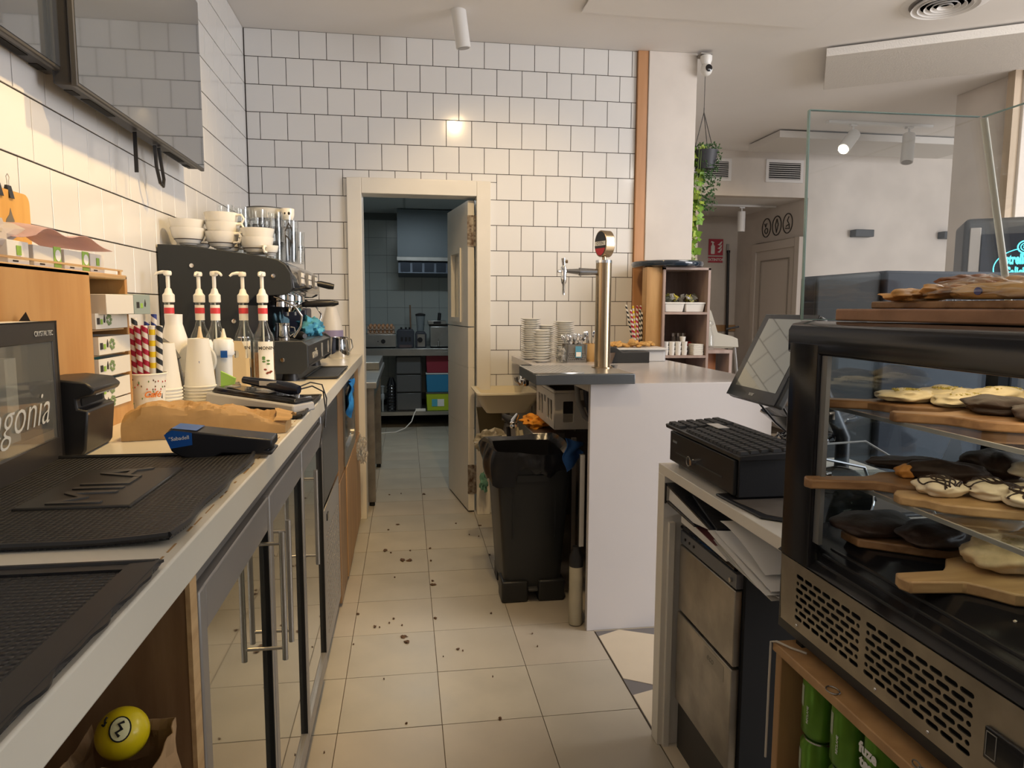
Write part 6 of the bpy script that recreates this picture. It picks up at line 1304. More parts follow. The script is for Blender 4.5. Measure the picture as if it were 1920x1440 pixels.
# touch monitor facing the staff side
t = T('touch_monitor', 'dark touchscreen till monitor tilted back and reflecting the tiles', 'monitor', (0.99, 1.74, 0.867))
yN, yF = 1.53, 1.785
bl, tl = Vector((0.857, 0, 1.096)), Vector((0.964, 0, 1.312))
def mp(s_, y, off=0.0):
    d = (tl - bl); nn = Vector((-d.z, 0, d.x)).normalized(); p = bl + d * s_ + nn * off
    return (p.x, y, p.z)
def slab(g, s0, s1, ya, yb, o0, o1): return g.hexa([mp(s0, ya, o0), mp(s0, yb, o0), mp(s1, yb, o0), mp(s1, ya, o0), mp(s0, ya, o1), mp(s0, yb, o1), mp(s1, yb, o1), mp(s1, ya, o1)])
slab(G(t), 0.0, 1.0, yN, yF, -0.028, -0.003).build('housing', M('monitor_grey', (0.09, 0.09, 0.088), 0.35), t, bevel=0.008, seg=3)
slab(G(t), 0.004, 0.996, yN + 0.002, yF - 0.002, -0.003, 0.0).build('bezel', black_g, t, bevel=0.001)
slab(G(t), 0.13, 0.94, yN + 0.02, yF - 0.03, 0.0, 0.0006).build('screen', M('glossy_screen', (0.40, 0.41, 0.37), 0.03, 0.95, spec=1.0, coat=0.6), t)
text('acer', 0.014, M('badge_silver', (0.45, 0.45, 0.42), 0.4), t, Vector(mp(0.07, 1.655, 0.0006)) - Vector(t.location), (PI / 2 - math.atan2(0.107, 0.216), 0, -PI / 2), 'screen_lettering', 0.0002, bold=0.0006)
G(t).tube([(0.945, 1.66, 1.20), (1.04, 1.64, 1.14), (1.10, 1.62, 1.0), (1.10, 1.62, 0.885)], 0.018, 12).lathe([(0.09, 0.867), (0.09, 0.878), (0.02, 0.884), (0, 0.884)], (1.10, 1.60, 0), 30).build('stand', black_m, t)
G(t).tube([(0.89, 1.66, 1.085), (0.92, 1.63, 1.04), (0.96, 1.60, 1.00), (1.0, 1.57, 0.97)], 0.0028, 7).tube([(0.92, 1.60, 1.085), (0.94, 1.57, 1.03), (0.97, 1.54, 0.99)], 0.0028, 7).build('cable', black_m, t)
t = T('black_dish', 'black plastic dish on a stand behind the keyboard', 'dish', (1.08, 1.80, 0.867))
G(t).lathe([(0.045, 0.867), (0.045, 0.93), (0.055, 0.97), (0.13, 1.030), (0.128, 1.033), (0.05, 0.985), (0, 0.98)], (1.13, 1.83, 0), 30).build('dish', black_g, t)
t = T('black_cables', 'bundle of black cables coiled behind the cash drawer', 'cables', (1.02, 1.62, 0.973))
g = G(t)
for k in range(5): g.tube([(1.0 + 0.07 * math.cos(a + k) + 0.01 * k, 1.66 + 0.05 * math.sin(a + k), 0.985 + 0.004 * k + 0.010 * math.sin(a * 2)) for a in [2 * PI * i / 20 for i in range(19)]], 0.0035, 6)
g.build('coil', black_g, t, kind='stuff')

# ---------------------------------------------------------------- heated cake display
KX, KY1, KY0, KD = 0.722, 1.246, -0.20, 0.46
t = T('cake_display', 'black glass cake display case with perforated steel base panel', 'display case', (0.95, 0.75, 0.70))
cb = M('case_black', (0.010, 0.010, 0.012), 0.14, spec=0.4)
G(t).box(KX + 0.006, KX + KD, KY0, KY1, 0.700, 0.722).build('base_plate', black_m, t)
G(t).box(KX + 0.03, KX + KD, KY0, KY1 - 0.004, 0.722, 0.862).build('machine_base', black_mt, t)
# deck slopes down towards the staff side
G(t).prism([(KX - 0.004, 0.856), (KX + 0.075, 0.905), (KX + KD, 0.905), (KX + KD, 0.86), (KX + 0.02, 0.845)], KY0, KY1, 'Y').build('deck', cb, t, bevel=0.002)
for i, (dx, dz) in enumerate(((0.012, 0.866), (0.028, 0.876), (0.044, 0.886))): G(t).box(KX + dx, KX + dx + 0.004, KY0, KY1 - 0.10, dz, dz + 0.0035).build('sliding_rail', M('rail_black', (0.03, 0.03, 0.032), 0.25), t)
# perforated panel
holes = []
YB = 1.195
def block(y_hi, ncol):
    for row in range(7):
        n = ncol if row % 2 == 0 else ncol
        z = 0.748 + row * 0.0132
        for c in range(ncol):
            yc = y_hi - 0.012 - c * 0.0275 - (0.01375 if row % 2 else 0)
            if row % 2 and c == ncol - 1:
                holes.append(slot(yc + 0.0075, z, 0.0085, 0.0075)); continue
            holes.append(slot(yc, z, 0.0242, 0.0078))
        if row % 2: holes.append(slot(y_hi - 0.0055, z, 0.0085, 0.0075))
block(1.178, 7); block(0.975, 8)
plate_holes('perforated_panel', [(KY0, 0.724), (KY1 - 0.02, 0.724), (KY1 - 0.012, 0.852), (KY0, 0.852)], holes, 0.0025, M('case_steel', (0.42, 0.38, 0.32), 0.33, 0.9, var=0.3, vs=10), t,
            Matrix.Translation(-Vector(t.location)) @ Matrix(((0, 0, 1, KX), (1, 0, 0, 0), (0, 1, 0, 0), (0, 0, 0, 1))))
for y in (1.17, 0.945, 0.832): G(t).blob((KX - 0.0015, y, 0.733), (0.002, 0.003, 0.003), amp=0, nu=12, nv=7).build('rivet', chrome, t)
k = G(t).box(KX - 0.006, KX - 0.001, 0.60, 0.735, 0.762, 0.805).build('control_panel', black_g, t, bevel=0.002)
G(t).box(KX - 0.0068, KX - 0.006, 0.715, 0.716, 0.768, 0.800).box(KX - 0.0068, KX - 0.006, 0.730, 0.731, 0.768, 0.800).box(KX - 0.0068, KX - 0.006, 0.715, 0.731, 0.7675, 0.7685).box(KX - 0.0068, KX - 0.006, 0.715, 0.731, 0.7995, 0.8005).build('switch_outline', M('outline_grey', (0.25, 0.24, 0.22), 0.4), k)
G(t).box(KX - 0.0068, KX - 0.006, 0.675, 0.676, 0.768, 0.800).box(KX - 0.0068, KX - 0.006, 0.655, 0.676, 0.7995, 0.8005).box(KX - 0.0068, KX - 0.006, 0.655, 0.676, 0.7675, 0.7685).build('switch_outline', M('outline_grey', (0.25, 0.24, 0.22), 0.4), k)
# corner posts and top frame
G(t).prism(rrect(KX + 0.0, KX + 0.055, KY1 - 0.030, KY1, 0.014), 0.724, 1.262, 'Z').build('corner_post', cb, t)
G(t).prism(rrect(KX - 0.003, KX + 0.020, KY1 - 0.105, KY1 - 0.008, 0.006), 0.855, 1.262, 'Z').build('corner_post', cb, t)
G(t).box(KX + KD - 0.03, KX + KD, KY1 - 0.03, KY1, 0.862, 1.262).build('corner_post', cb, t)
G(t).box(KX + 0.004, KX + 0.012, KY1 - 0.122, KY1 - 0.105, 0.905, 1.25).build('inner_rail', M('rail_grey2', (0.20, 0.20, 0.20), 0.4, 0.5), t)
G(t).prism([(KX - 0.002, 1.244), (KX + 0.05, 1.244), (KX + KD - 0.03, 1.250), (KX + KD, 1.262), (KX + KD, 1.298), (KX + 0.03, 1.303), (KX + 0.004, 1.298), (KX - 0.003, 1.286)], KY0, KY1, 'Y').build('top_frame', cb, t, bevel=0.004)
G(t).box(KX + 0.02, KX + KD - 0.02, KY1 - 0.010, KY1 - 0.005, 0.905, 1.25).build('side_glass', thin('case_glass', (0.80, 0.85, 0.88), 0.06, 0.6), t)
G(t).box(KX + KD - 0.008, KX + KD - 0.004, KY0, KY1 - 0.03, 0.905, 1.25).build('back_glass', thin('case_glass', (0.80, 0.85, 0.88), 0.06, 0.6), t)
for i, (z, x0) in enumerate(((1.140, KX + 0.085), (1.012, KX + 0.070))):
    G(t).box(x0, KX + KD - 0.02, KY0, KY1 - 0.012, z - 0.005, z).build('glass_shelf', thin('shelf_glass', (0.88, 0.92, 0.92), 0.05, 0.6), t)
    G(t).box(x0, x0 + 0.004, KY0, KY1 - 0.012, z - 0.006, z + 0.001).build('shelf_edge', M('edge_glint', (0.50, 0.50, 0.48), 0.2, 0.6), t)
for z in (1.14, 1.03): G(t).tube([(KX + 0.02, KY1 - 0.108, z), (KX + 0.035, KY1 - 0.10, z), (KX + 0.035, KY1 - 0.10, z - 0.012)], 0.003, 8).build('shelf_hook', steel_d, t)
G(t).box(KX + KD - 0.03, KX + KD - 0.018, 0.70, 0.72, 0.905, 1.25).build('rear_bar', M('rail_grey2', (0.20, 0.20, 0.20), 0.4, 0.5), t)

G(t).box(KX + 0.10, KX + KD - 0.10, 0.35, 1.15, 1.236, 1.244).build('lamp_strip', M('led_strip', (1, 0.9, 0.7), 0.4, emit=(1.0, 0.82, 0.55), es=1.2), t)
light('display_lamp', 'AREA', (KX + KD / 2, 0.78, 1.232), (KX + KD / 2 - 0.02, 0.78, 0), 0.9, (1.0, 0.80, 0.52), 0.20, 0.75)
# glass guard on top
GZ = 1.305
t = T('glass_guard', 'frameless clear glass guard standing on the cake display', 'glass guard', (0.95, 1.22, GZ))
edge_m = M('glass_edge_green', (0.42, 0.60, 0.54), 0.08, 0.0, trans=0.35, spec=0.8)
pc = thin('guard_glass', (0.985, 0.993, 0.99), 0.03, 0.5)
side = [(0.741, GZ), (1.178, GZ), (1.085, 1.690), (0.735, 1.687)]
G(t).prism(side, 1.234, 1.240, 'Y').build('side_pane', pc, t)
G(t).prism([(0.7345, 1.687), (0.7355, 1.6885), (1.0855, 1.6915), (1.085, 1.690)], 1.2335, 1.2405, 'Y').prism([(0.7405, GZ), (0.7425, GZ), (0.7365, 1.687), (0.7345, 1.687)], 1.2335, 1.2405, 'Y').prism([(0.741, GZ), (1.178, GZ), (1.178, GZ + 0.0015), (0.741, GZ + 0.0015)], 1.2335, 1.2405, 'Y').build('pane_edge', edge_m, t)
G(t).hexa([(1.181, KY0, GZ), (1.187, KY0, GZ), (1.187, 1.234, GZ), (1.181, 1.234, GZ), (1.088, KY0, 1.690), (1.094, KY0, 1.690), (1.094, 1.234, 1.690), (1.088, 1.234, 1.690)]).build('front_pane', pc, t)
G(t).hexa([(1.088, KY0, 1.6895), (1.094, KY0, 1.6895), (1.094, 1.234, 1.6895), (1.088, 1.234, 1.6895), (1.088, KY0, 1.691), (1.094, KY0, 1.691), (1.094, 1.234, 1.691), (1.088, 1.234, 1.691)]).build('pane_edge', edge_m, t)
G(t).tube([(1.181, 1.228, GZ + 0.002), (1.088, 1.228, 1.686)], 0.0065, 12).build('corner_seal', M('seal_milky', (0.66, 0.66, 0.56), 0.3, trans=0.3), t)
G(t).cyl((0.86, 1.228, GZ), 0.010, 0.010, 14).build('foot_screw', steel_d, t)

# serving boards and cakes
def board(name, label, pts, z, th, mat, handle=None):
    """pts: outline (x, y)"""
    cx = sum(p[0] for p in pts) / len(pts); cy = sum(p[1] for p in pts) / len(pts)
    t = T('serving_board', label, 'board', (cx, cy, z))
    G(t).prism(pts, z, z + th, 'Z').build('board', mat, t, bevel=0.003)
    return t
def paddle(cx, cy, L_, W_2, hl, hw, ang):
    """paddle shaped outline: blade L_ x 2*W_2, handle length hl half width hw, handle towards direction ang"""
    c, s = math.cos(ang), math.sin(ang); loc = [(hl + L_ / 2, -hw * 0.8), (hl + L_ / 2 + 0.006, 0), (hl + L_ / 2, hw * 0.8), (L_ / 2 + 0.02, hw), (L_ / 2, W_2 * 0.55), (L_ / 2 - 0.02, W_2 * 0.9), (L_ / 2 - 0.05, W_2), (-L_ / 2 + 0.02, W_2), (-L_ / 2, W_2 * 0.8), (-L_ / 2, -W_2 * 0.8), (-L_ / 2 + 0.02, -W_2), (L_ / 2 - 0.05, -W_2), (L_ / 2 - 0.02, -W_2 * 0.9), (L_ / 2, -W_2 * 0.55), (L_ / 2 + 0.02, -hw)]
    return [(cx + x * c - y * s, cy + x * s + y * c) for x, y in loc][::-1]
NW = math.radians(152)
choc = M('dark_chocolate', (0.050, 0.030, 0.022), 0.5, var=0.45, vs=26, bump=0.6, bs=60, spec=0.35)
wchoc = M('cream_glaze', (0.70, 0.60, 0.38), 0.32, var=0.12, vs=18, bump=0.35, bs=30)
icing = M('ivory_glaze', (0.72, 0.62, 0.46), 0.35, var=0.1, vs=20, bump=0.4, bs=40)
crust = M('golden_crust', (0.86, 0.46, 0.15), 0.5, var=0.4, vs=30, bump=0.5, bs=50)
nuts = M('chopped_nuts', (0.42, 0.35, 0.08), 0.7, var=0.4, vs=80)
kcount = [0]
def pastry(name, label, x, y, z, rx, ry, rz_, mat, ang=0.0, seed=0, group=None, amp=0.16, extra=None, tilt=0.0, cat='pastry'):
    t = T(name, label, cat, (x, y, z), ang, group); t.rotation_euler = (tilt, 0, ang)
    G().blob((0, 0, rz_ * 0.75), (rx, ry, rz_), seed=seed, amp=amp * 0.75, fr=1.9, nu=44, nv=24, flat=-rz_ * 0.75).build('pastry_body', mat, t, ang=70)
    if extra == 'nuts':
        g = G(); rd2 = random.Random(seed)
        for k in range(60):
            a = rd2.uniform(0, 6.28); q = rd2.random() ** 0.6 * 0.5; px, py = rx * q * math.cos(a), ry * q * math.sin(a)
            g.blob((px, py, rz_ * (0.75 + math.sqrt(max(0, 1 - q * q)) * 0.97)), (0.0022, 0.0018, 0.0016), amp=0.3, nu=5, nv=4)
        g.build('topping', nuts, t, kind='stuff')
    if extra == 'drizzle':
        g = G(); rd2 = random.Random(seed + 5)
        for k in range(9):
            pts = []; x0 = rd2.uniform(-0.8, 0.8) * rx; ph = rd2.uniform(0, 6)
            for i in range(18):
                u = -0.92 + 1.84 * i / 17; px = x0 * (1 - 0.3 * abs(u)) + rx * 0.22 * math.sin(u * 4 + ph); py = ry * u * 0.95
                q2 = min(0.96, (px / rx) ** 2 + (py / ry) ** 2); dd = Vector((px / rx, py / ry, math.sqrt(1 - q2)))
                kk = 1 + amp * 0.75 * noise.noise(dd * 1.9 + Vector((seed * 7.3, seed * 1.7, seed * 3.1))) * 2
                pts.append((px * kk, py * kk, rz_ * 0.75 + rz_ * dd.z * kk + 0.0006))
            g.tube(pts, 0.0014, 5)
        g.build('chocolate_drizzle', choc, t, kind='stuff')
    return t
cg_ = 'pastries in the cake display'
# on top of the case
board('', 'long cutting board of mixed brown woods on top of the cake display', [(0.762, 1.165), (0.768, 1.05), (0.845, 0.36), (1.10, 0.36), (1.10, 1.165)], GZ, 0.021, wood('mixed_wood', (0.42, 0.22, 0.12), (0.24, 0.12, 0.06), 'X', 2.5))
board('', 'second wooden board lying on the long board on the cake display', [(0.845, 1.185), (0.880, 0.95), (0.93, 0.50), (1.09, 0.50), (1.09, 1.20)], GZ + 0.0215, 0.013, board_w)
z1 = GZ + 0.035
pastry('croissant', 'golden flaky pastry at the left end of the top board', 0.890, 1.135, z1, 0.058, 0.036, 0.012, crust, 0.4, 1, cg_, 0.4)
pastry('croissant', 'flat golden pastry with toasted edge on the top board, second from left', 0.930, 1.085, z1 + 0.004, 0.062, 0.042, 0.014, crust, 0.2, 2, cg_, 0.4)
pastry('croissant', 'dark chocolate croissant on top of the pastry pile', 0.985, 1.115, z1 + 0.022, 0.052, 0.026, 0.014, M('brown_crust', (0.36, 0.14, 0.05), 0.4, var=0.5, vs=30), -0.3, 3, cg_, 0.3)
pastry('croissant', 'golden pastry at the back right of the top board', 1.02, 1.03, z1 + 0.004, 0.065, 0.055, 0.020, crust, 0.0, 4, cg_, 0.3)
film = thin('wrap_film', (0.93, 0.91, 0.88), 0.10, 0.5, 0.2)
for i, (x, y, z, a, lb) in enumerate(((0.925, 0.975, z1 + 0.002, 0.25, 'clear film bag with a blue sticker around a flat sandwich, front one'), (1.02, 0.90, z1 + 0.018, 0.1, 'clear film bag around a long pastry behind the front one'), (0.955, 0.79, z1 + 0.006, 0.15, 'clear film bag over bread at the right frame edge'))):
    t = pastry('wrapped_sandwich', lb, x, y, z, 0.048, 0.085, 0.015, M('bread_gold', (0.90, 0.58, 0.24), 0.5, var=0.25, vs=20), a, 20 + i, None, 0.12)
    t['category'] = 'sandwich'
    G().blob((0, 0, 0.0145), (0.055, 0.105, 0.020), seed=30 + i, amp=0.35, fr=3, nu=36, nv=20, flat=-0.0145).build('film', film, t, smooth=False)
    if i == 0: G().cyl((-0.052, 0.01, 0.012), 0.006, 0.003, 16, 'X').build('blue_sticker', M('sticker_blue', (0.06, 0.10, 0.35), 0.4), t)
# upper glass shelf
board('', 'wooden paddle board under the cream glazed cakes, upper shelf', paddle(1.000, 1.108, 0.30, 0.066, 0.10, 0.019, NW), 1.1405, 0.016, board_w)
board('', 'second wooden paddle board in front of the first, upper shelf', paddle(0.995, 0.945, 0.26, 0.066, 0.09, 0.020, NW), 1.1405, 0.016, board_w)
zb = 1.157
for i, (x, y, a, lb) in enumerate(((0.915, 1.165, 0.3, 'cream glazed flat cake with pistachio crumbs, leftmost on the upper shelf'), (0.995, 1.160, 0.1, 'cream glazed flat cake behind the leftmost one'), (0.970, 1.090, 0.2, 'cream glazed cake in the middle front of the upper board'), (1.060, 1.105, 0.0, 'cream glazed cake with chopped nuts at the back of the upper board'))):
    pastry('glazed_cake', lb, x, y, zb + 0.003 * (i % 2), 0.058, 0.046, 0.013 + 0.003 * (i > 2), wchoc, a, 40 + i, cg_, 0.22, 'nuts')
pastry('glazed_cake', 'nut-topped glazed cake towards the right of the upper board', 1.105, 1.035, zb, 0.048, 0.045, 0.024, M('beige_glaze', (0.50, 0.42, 0.30), 0.5, var=0.3, vs=30), 0, 47, cg_, 0.25, 'nuts')
for i, (x, y, lb) in enumerate(((0.960, 1.005, 'dark chocolate covered flat cake at the front of the upper shelf'), (1.045, 0.975, 'dark chocolate cake behind the front one, upper shelf'), (0.970, 0.915, 'dark chocolate cake at the right end of the upper shelf'))):
    pastry('chocolate_cake', lb, x, y, zb + 0.001, 0.056, 0.046, 0.016, choc, i, 50 + i, cg_, 0.2)
# middle glass shelf
board('', 'large wooden paddle board with pointed handle, middle shelf', paddle(0.968, 1.066, 0.30, 0.060, 0.125, 0.020, math.radians(168)), 1.0125, 0.017, board_w)
board('', 'beech paddle board with chocolate-striped cakes, middle shelf', paddle(0.945, 0.930, 0.28, 0.054, 0.035, 0.026, NW), 1.0125, 0.0155, board_l)
board('', 'light beech board at the right between the two upper shelves', [(0.905, 0.800), (0.925, 0.40), (1.05, 0.40), (1.05, 0.830)], 1.0125, 0.0155, board_l)
zm = 1.030
pastry('chocolate_cake', 'long dark chocolate cake at the back left of the middle shelf', 0.925, 1.150, zm, 0.072, 0.030, 0.015, choc, -0.5, 60, cg_, 0.2)
pastry('chocolate_cake', 'dark chocolate cake with an orange cut end, middle shelf', 0.930, 1.075, zm, 0.070, 0.034, 0.019, choc, -0.5, 61, cg_, 0.15)
pastry('orange_filling', 'bare golden end of pastry beside the chocolate cake', 0.872, 1.100, zm + 0.001, 0.018, 0.018, 0.013, M('orange_crust', (0.62, 0.27, 0.06), 0.5, var=0.2), -0.5, 62, cg_, 0.15)
pastry('chocolate_cake', 'thick dark chocolate cake in the middle of the shelf', 1.035, 1.090, zm, 0.060, 0.050, 0.026, choc, 0.2, 63, cg_, 0.2)
pastry('glazed_cake', 'ivory glazed cake with crumbs on the chocolate cakes, middle shelf', 1.070, 1.010, zm + 0.012, 0.066, 0.045, 0.018, icing, 0, 64, cg_, 0.2, 'nuts')
zs = 1.0285
for i, (x, y, r, lb) in enumerate(((0.852, 0.995, 0.040, 'ivory cake with chocolate drizzle, leftmost on the beech board'), (0.918, 0.965, 0.044, 'ivory cake with chocolate drizzle, second on the beech board'), (0.985, 0.930, 0.046, 'ivory cake with chocolate drizzle, at the back right'), (0.925, 0.895, 0.038, 'ivory cake with chocolate drizzle, at the front right'))):
    pastry('drizzled_cake', lb, x, y, zs + 0.001 * i, r, r * 0.85, 0.016, icing, 0.8 * i, 70 + i, cg_, 0.18, 'drizzle')
# clear cover and price holder
t = T('price_holder', 'small clear plastic price holder on the middle shelf', 'price holder', (1.01, 1.158, 1.0135))
G(t).hexa([(0.985, 1.165, 1.0135), (1.035, 1.150, 1.0135), (1.036, 1.152, 1.0135), (0.986, 1.167, 1.0135), (1.010, 1.158, 1.092), (1.022, 1.154, 1.092), (1.023, 1.156, 1.092), (1.011, 1.160, 1.092)]).build('plate', M('clear_pvc', (0.85, 0.90, 0.95), 0.1, trans=0.7, ior=1.3), t)
# deck
zd = 0.906
board('', 'wooden board under the big chocolate cakes on the deck', [(0.786, 1.150), (0.786, 1.098), (0.88, 1.03), (1.06, 0.97), (1.09, 1.06)], zd, 0.016, board_w)
board('', 'beech paddle board with handle at the front right of the deck', paddle(0.935, 0.905, 0.20, 0.080, 0.10, 0.024, math.radians(176)), zd, 0.019, board_l)
pastry('chocolate_cake', 'big flat dark chocolate cake at the left of the deck', 0.845, 1.135, zd + 0.017, 0.078, 0.060, 0.018, choc, 0.2, 80, cg_, 0.14)
pastry('chocolate_cake', 'big flat dark chocolate cake in the middle of the deck', 0.905, 1.060, zd + 0.018, 0.076, 0.054, 0.020, choc, 0.5, 81, cg_, 0.14)
pastry('chocolate_cake', 'chocolate cake with pale filling at the back of the deck', 1.015, 1.090, zd + 0.018, 0.080, 0.048, 0.020, M('mocha_glaze', (0.12, 0.085, 0.065), 0.45, var=0.3, vs=20), -0.2, 82, cg_, 0.2)
pastry('almond_cake', 'pale almond-topped cake on the beech paddle board', 0.925, 0.935, zd + 0.020, 0.066, 0.052, 0.026, M('almond_glaze', (0.64, 0.50, 0.30), 0.5, var=0.3, vs=40, bump=0.5, bs=60), 0.1, 83, cg_, 0.2, 'nuts')
pastry('fruit_cake', 'golden fruit pastry on the lower shelf behind the almond cake', 1.050, 0.985, zd + 0.018, 0.060, 0.055, 0.022, crust, 0.1, 84, cg_, 0.3)
pastry('almond_cake', 'golden crumbly pastry at the far right of the deck', 0.80, 0.700, zd + 0.001, 0.030, 0.040, 0.012, crust, 0.1, 85, cg_, 0.3)
for i in range(14):
    o = bpy.data.objects.new('cake_crumb', G().blob((0, 0, 0), (0.003, 0.002, 0.0015), seed=i, amp=0.3, nu=6, nv=4).mesh('cake_crumb', icing)); COL.objects.link(o)
    x = 0.80 + 0.12 * rd.random(); o.location = (x, 0.62 + rd.random() * 0.5, 0.9068); tag(o, 'small pale cake crumb on the black deck of the display', 'crumb', 'crumbs on the display deck')

# crate of cans under the case
t = T('wooden_crate', 'oak box open to the front holding green tea cans under the display', 'crate', (0.95, 0.80, 0.33))
cr_w = wood('crate_wood', (0.46, 0.27, 0.12), (0.34, 0.19, 0.08), 'Z', 4)
G(t).box(0.700, 1.10, 0.25, 1.215, 0.664, 0.682).build('top_board', cr_w, t, bevel=0.002)
G(t).box(0.705, 1.10, 1.190, 1.210, 0.404, 0.664).build('side_board', cr_w, t, bevel=0.002)
G(t).box(1.085, 1.10, 0.25, 1.19, 0.404, 0.664).build('back_board', cr_w, t)
G(t).box(0.700, 1.10, 0.25, 1.215, 0.384, 0.404).build('bottom_board', cr_w, t)
for y in (0.3, 1.15): G(t).box(0.72, 1.08, y, y + 0.04, 0.0, 0.384).build('support', black_mt, t)
for y in (0.30, 1.18): G(t).box(0.74, 1.10, y, y + 0.02, 0.682, 0.700).build('spacer', black_mt, t)
t = T('frayed_cord', 'frayed white cord hanging down the corner of the oak crate', 'cord', (0.70, 1.21, 0.6))
G(t).tube([(0.735, 1.155, 0.684), (0.715, 1.175, 0.686), (0.700, 1.20, 0.688), (0.697, 1.216, 0.680), (0.6965, 1.216, 0.60), (0.6960, 1.215, 0.50), (0.6965, 1.216, 0.44)], 0.0022, 6).build('cord', M('cord_white', (0.55, 0.50, 0.42), 0.9), t)
t = T('metal_ring', 'small metal ring and chain on top of the oak crate', 'chain', (0.71, 1.0, 0.684))
g = G(t); g.tube([(0.707 + 0.010 * math.cos(a), 1.03 + 0.013 * math.sin(a), 0.6845) for a in [2 * PI * k / 20 for k in range(21)]], 0.0013, 6); g.build('ring', steel_d, t)
g = G(t)
for k in range(13):
    yy = 0.83 - k * 0.0135
    g.tube([(0.705 + 0.004 * math.cos(a) * (1 if k % 2 else 0.3), yy + 0.0085 * math.sin(a), 0.6855 + 0.004 * math.cos(a) * (0.2 if k % 2 else 1) + 0.002) for a in [2 * PI * i / 10 for i in range(11)]], 0.0012, 5)
g.build('chain_links', steel_d, t, kind='stuff')
can_g = M('can_green', (0.16, 0.36, 0.04), 0.28, 0.5, var=0.25, vs=9)
cprot = None
def can(x, y, z, label, front=False):
    t = T('tea_can', label, 'can', (x, y, z))
    key = 'canmesh'
    if key not in spro:
        spro[key] = G().lathe([(0, 0.004), (0.024, 0.0), (0.031, 0.008), (0.033, 0.012), (0.033, 0.112), (0.027, 0.121), (0.027, 0.123), (0, 0.120)], n=28).mesh('can_body', can_g)
        spro['canlid'] = G().lathe([(0.0272, 0.120), (0.0276, 0.124), (0.026, 0.1245), (0.025, 0.121), (0, 0.121)], n=28).mesh('lid', M('can_alu', (0.6, 0.6, 0.58), 0.25, 1.0))
    for nm, k in (('can_body', key), ('lid', 'canlid')):
        o = bpy.data.objects.new(nm, spro[k]); COL.objects.link(o); o.parent = t
    return t
zc = 0.405
n_ = 0
for j, (y, c_) in enumerate(((1.135, 'nearest the crate side'), (1.045, 'second column'), (0.955, 'third column'), (0.865, 'right column'))):
    for i in range(2):
        tt = can(0.757, y, zc + i * 0.1255, 'green tea can in the oak crate, %s, %s' % (c_, 'lower' if i == 0 else 'upper'), False)
        tt.rotation_euler = (0, 0, 0.0)
        if y > 1.0:
            g = G()
            pts = [(-0.0335 * math.cos(a), 0.0335 * math.sin(a)) for a in (0.10, 0.28, 0.46)]
            g.add([(p[0], p[1], 0.060) for p in pts] + [(p[0], p[1], 0.100) for p in pts], [(0, 1, 4, 3), (1, 2, 5, 4)]); g.build('barcode_label', M('label_pale', (0.42, 0.48, 0.36), 0.5), tt)
            text('FUZE TEA', 0.009, white_print, tt, (-0.0338, -0.006, 0.075), (0, -PI / 2, PI), 'can_lettering', 0.0001) if False else text('RECLAME', 0.008, white_print, tt, (-0.0330, -0.0095, 0.050), (PI / 2, -PI / 2, -PI / 2), 'can_lettering', 0.0002)
        else:
            text('fuze', 0.026, white_print, tt, (-0.0345, 0.0, 0.088), FNX, 'can_lettering', 0.0002, bold=0.0012)
            text('tea', 0.026, white_print, tt, (-0.0345, 0.002, 0.066), FNX, 'can_lettering', 0.0002, bold=0.0012)
            g = G(); pts = [(-0.0334 * math.cos(a), 0.0334 * math.sin(a)) for a in [-1.0 + 0.2 * k for k in range(11)]]
            g.add([(p[0], p[1], 0.015) for p in pts] + [(p[0], p[1], 0.052) for p in pts], [(k, k + 1, k + 12, k + 11) for k in range(10)]); g.build('red_band', M('can_red', (0.45, 0.03, 0.04), 0.35), tt)
# things standing on the till shelf behind the display's side glass
t = T('pan_lid', 'dark glass pan lid with steel rim seen through the display side glass', 'lid', (0.90, 1.33, 0.867))
g = G(t); c_ = Vector((0.905, 1.345, 0.925)); nrm_ = Vector((-0.5, -0.55, 0.55)).normalized(); e1 = nrm_.cross(Vector((0, 0, 1))).normalized(); e2 = nrm_.cross(e1)
def lidf(u, v): a = 2 * PI * v; return c_ + (e1 * math.cos(a) + e2 * math.sin(a)) * 0.072 * u + nrm_ * 0.018 * (1 - u * u)
g.sheet(lidf, 8, 30, 0.002); g.build('glass_dome', M('smoked_dome', (0.02, 0.022, 0.02), 0.08, coat=0.5), t)
G(t).tube([lidf(1, k / 32) for k in range(33)], 0.0022, 6).build('steel_rim', chrome, t)
t = T('cable_tangle', 'tangle of pale and black cables behind the display side glass', 'cables', (1.0, 1.45, 0.867))
G(t).tube([(0.80, 1.36, 0.98), (0.90, 1.40, 1.03), (1.02, 1.42, 1.03), (1.12, 1.40, 0.97), (1.16, 1.36, 0.87)], 0.0025, 6).build('pale_cable', M('cable_pale', (0.45, 0.43, 0.40), 0.4), t)
G(t).tube([(0.84, 1.36, 0.87), (0.86, 1.40, 0.94), (0.92, 1.45, 0.99), (1.05, 1.46, 0.96), (1.10, 1.48, 0.87)], 0.0035, 6).build('black_cable', black_g, t)
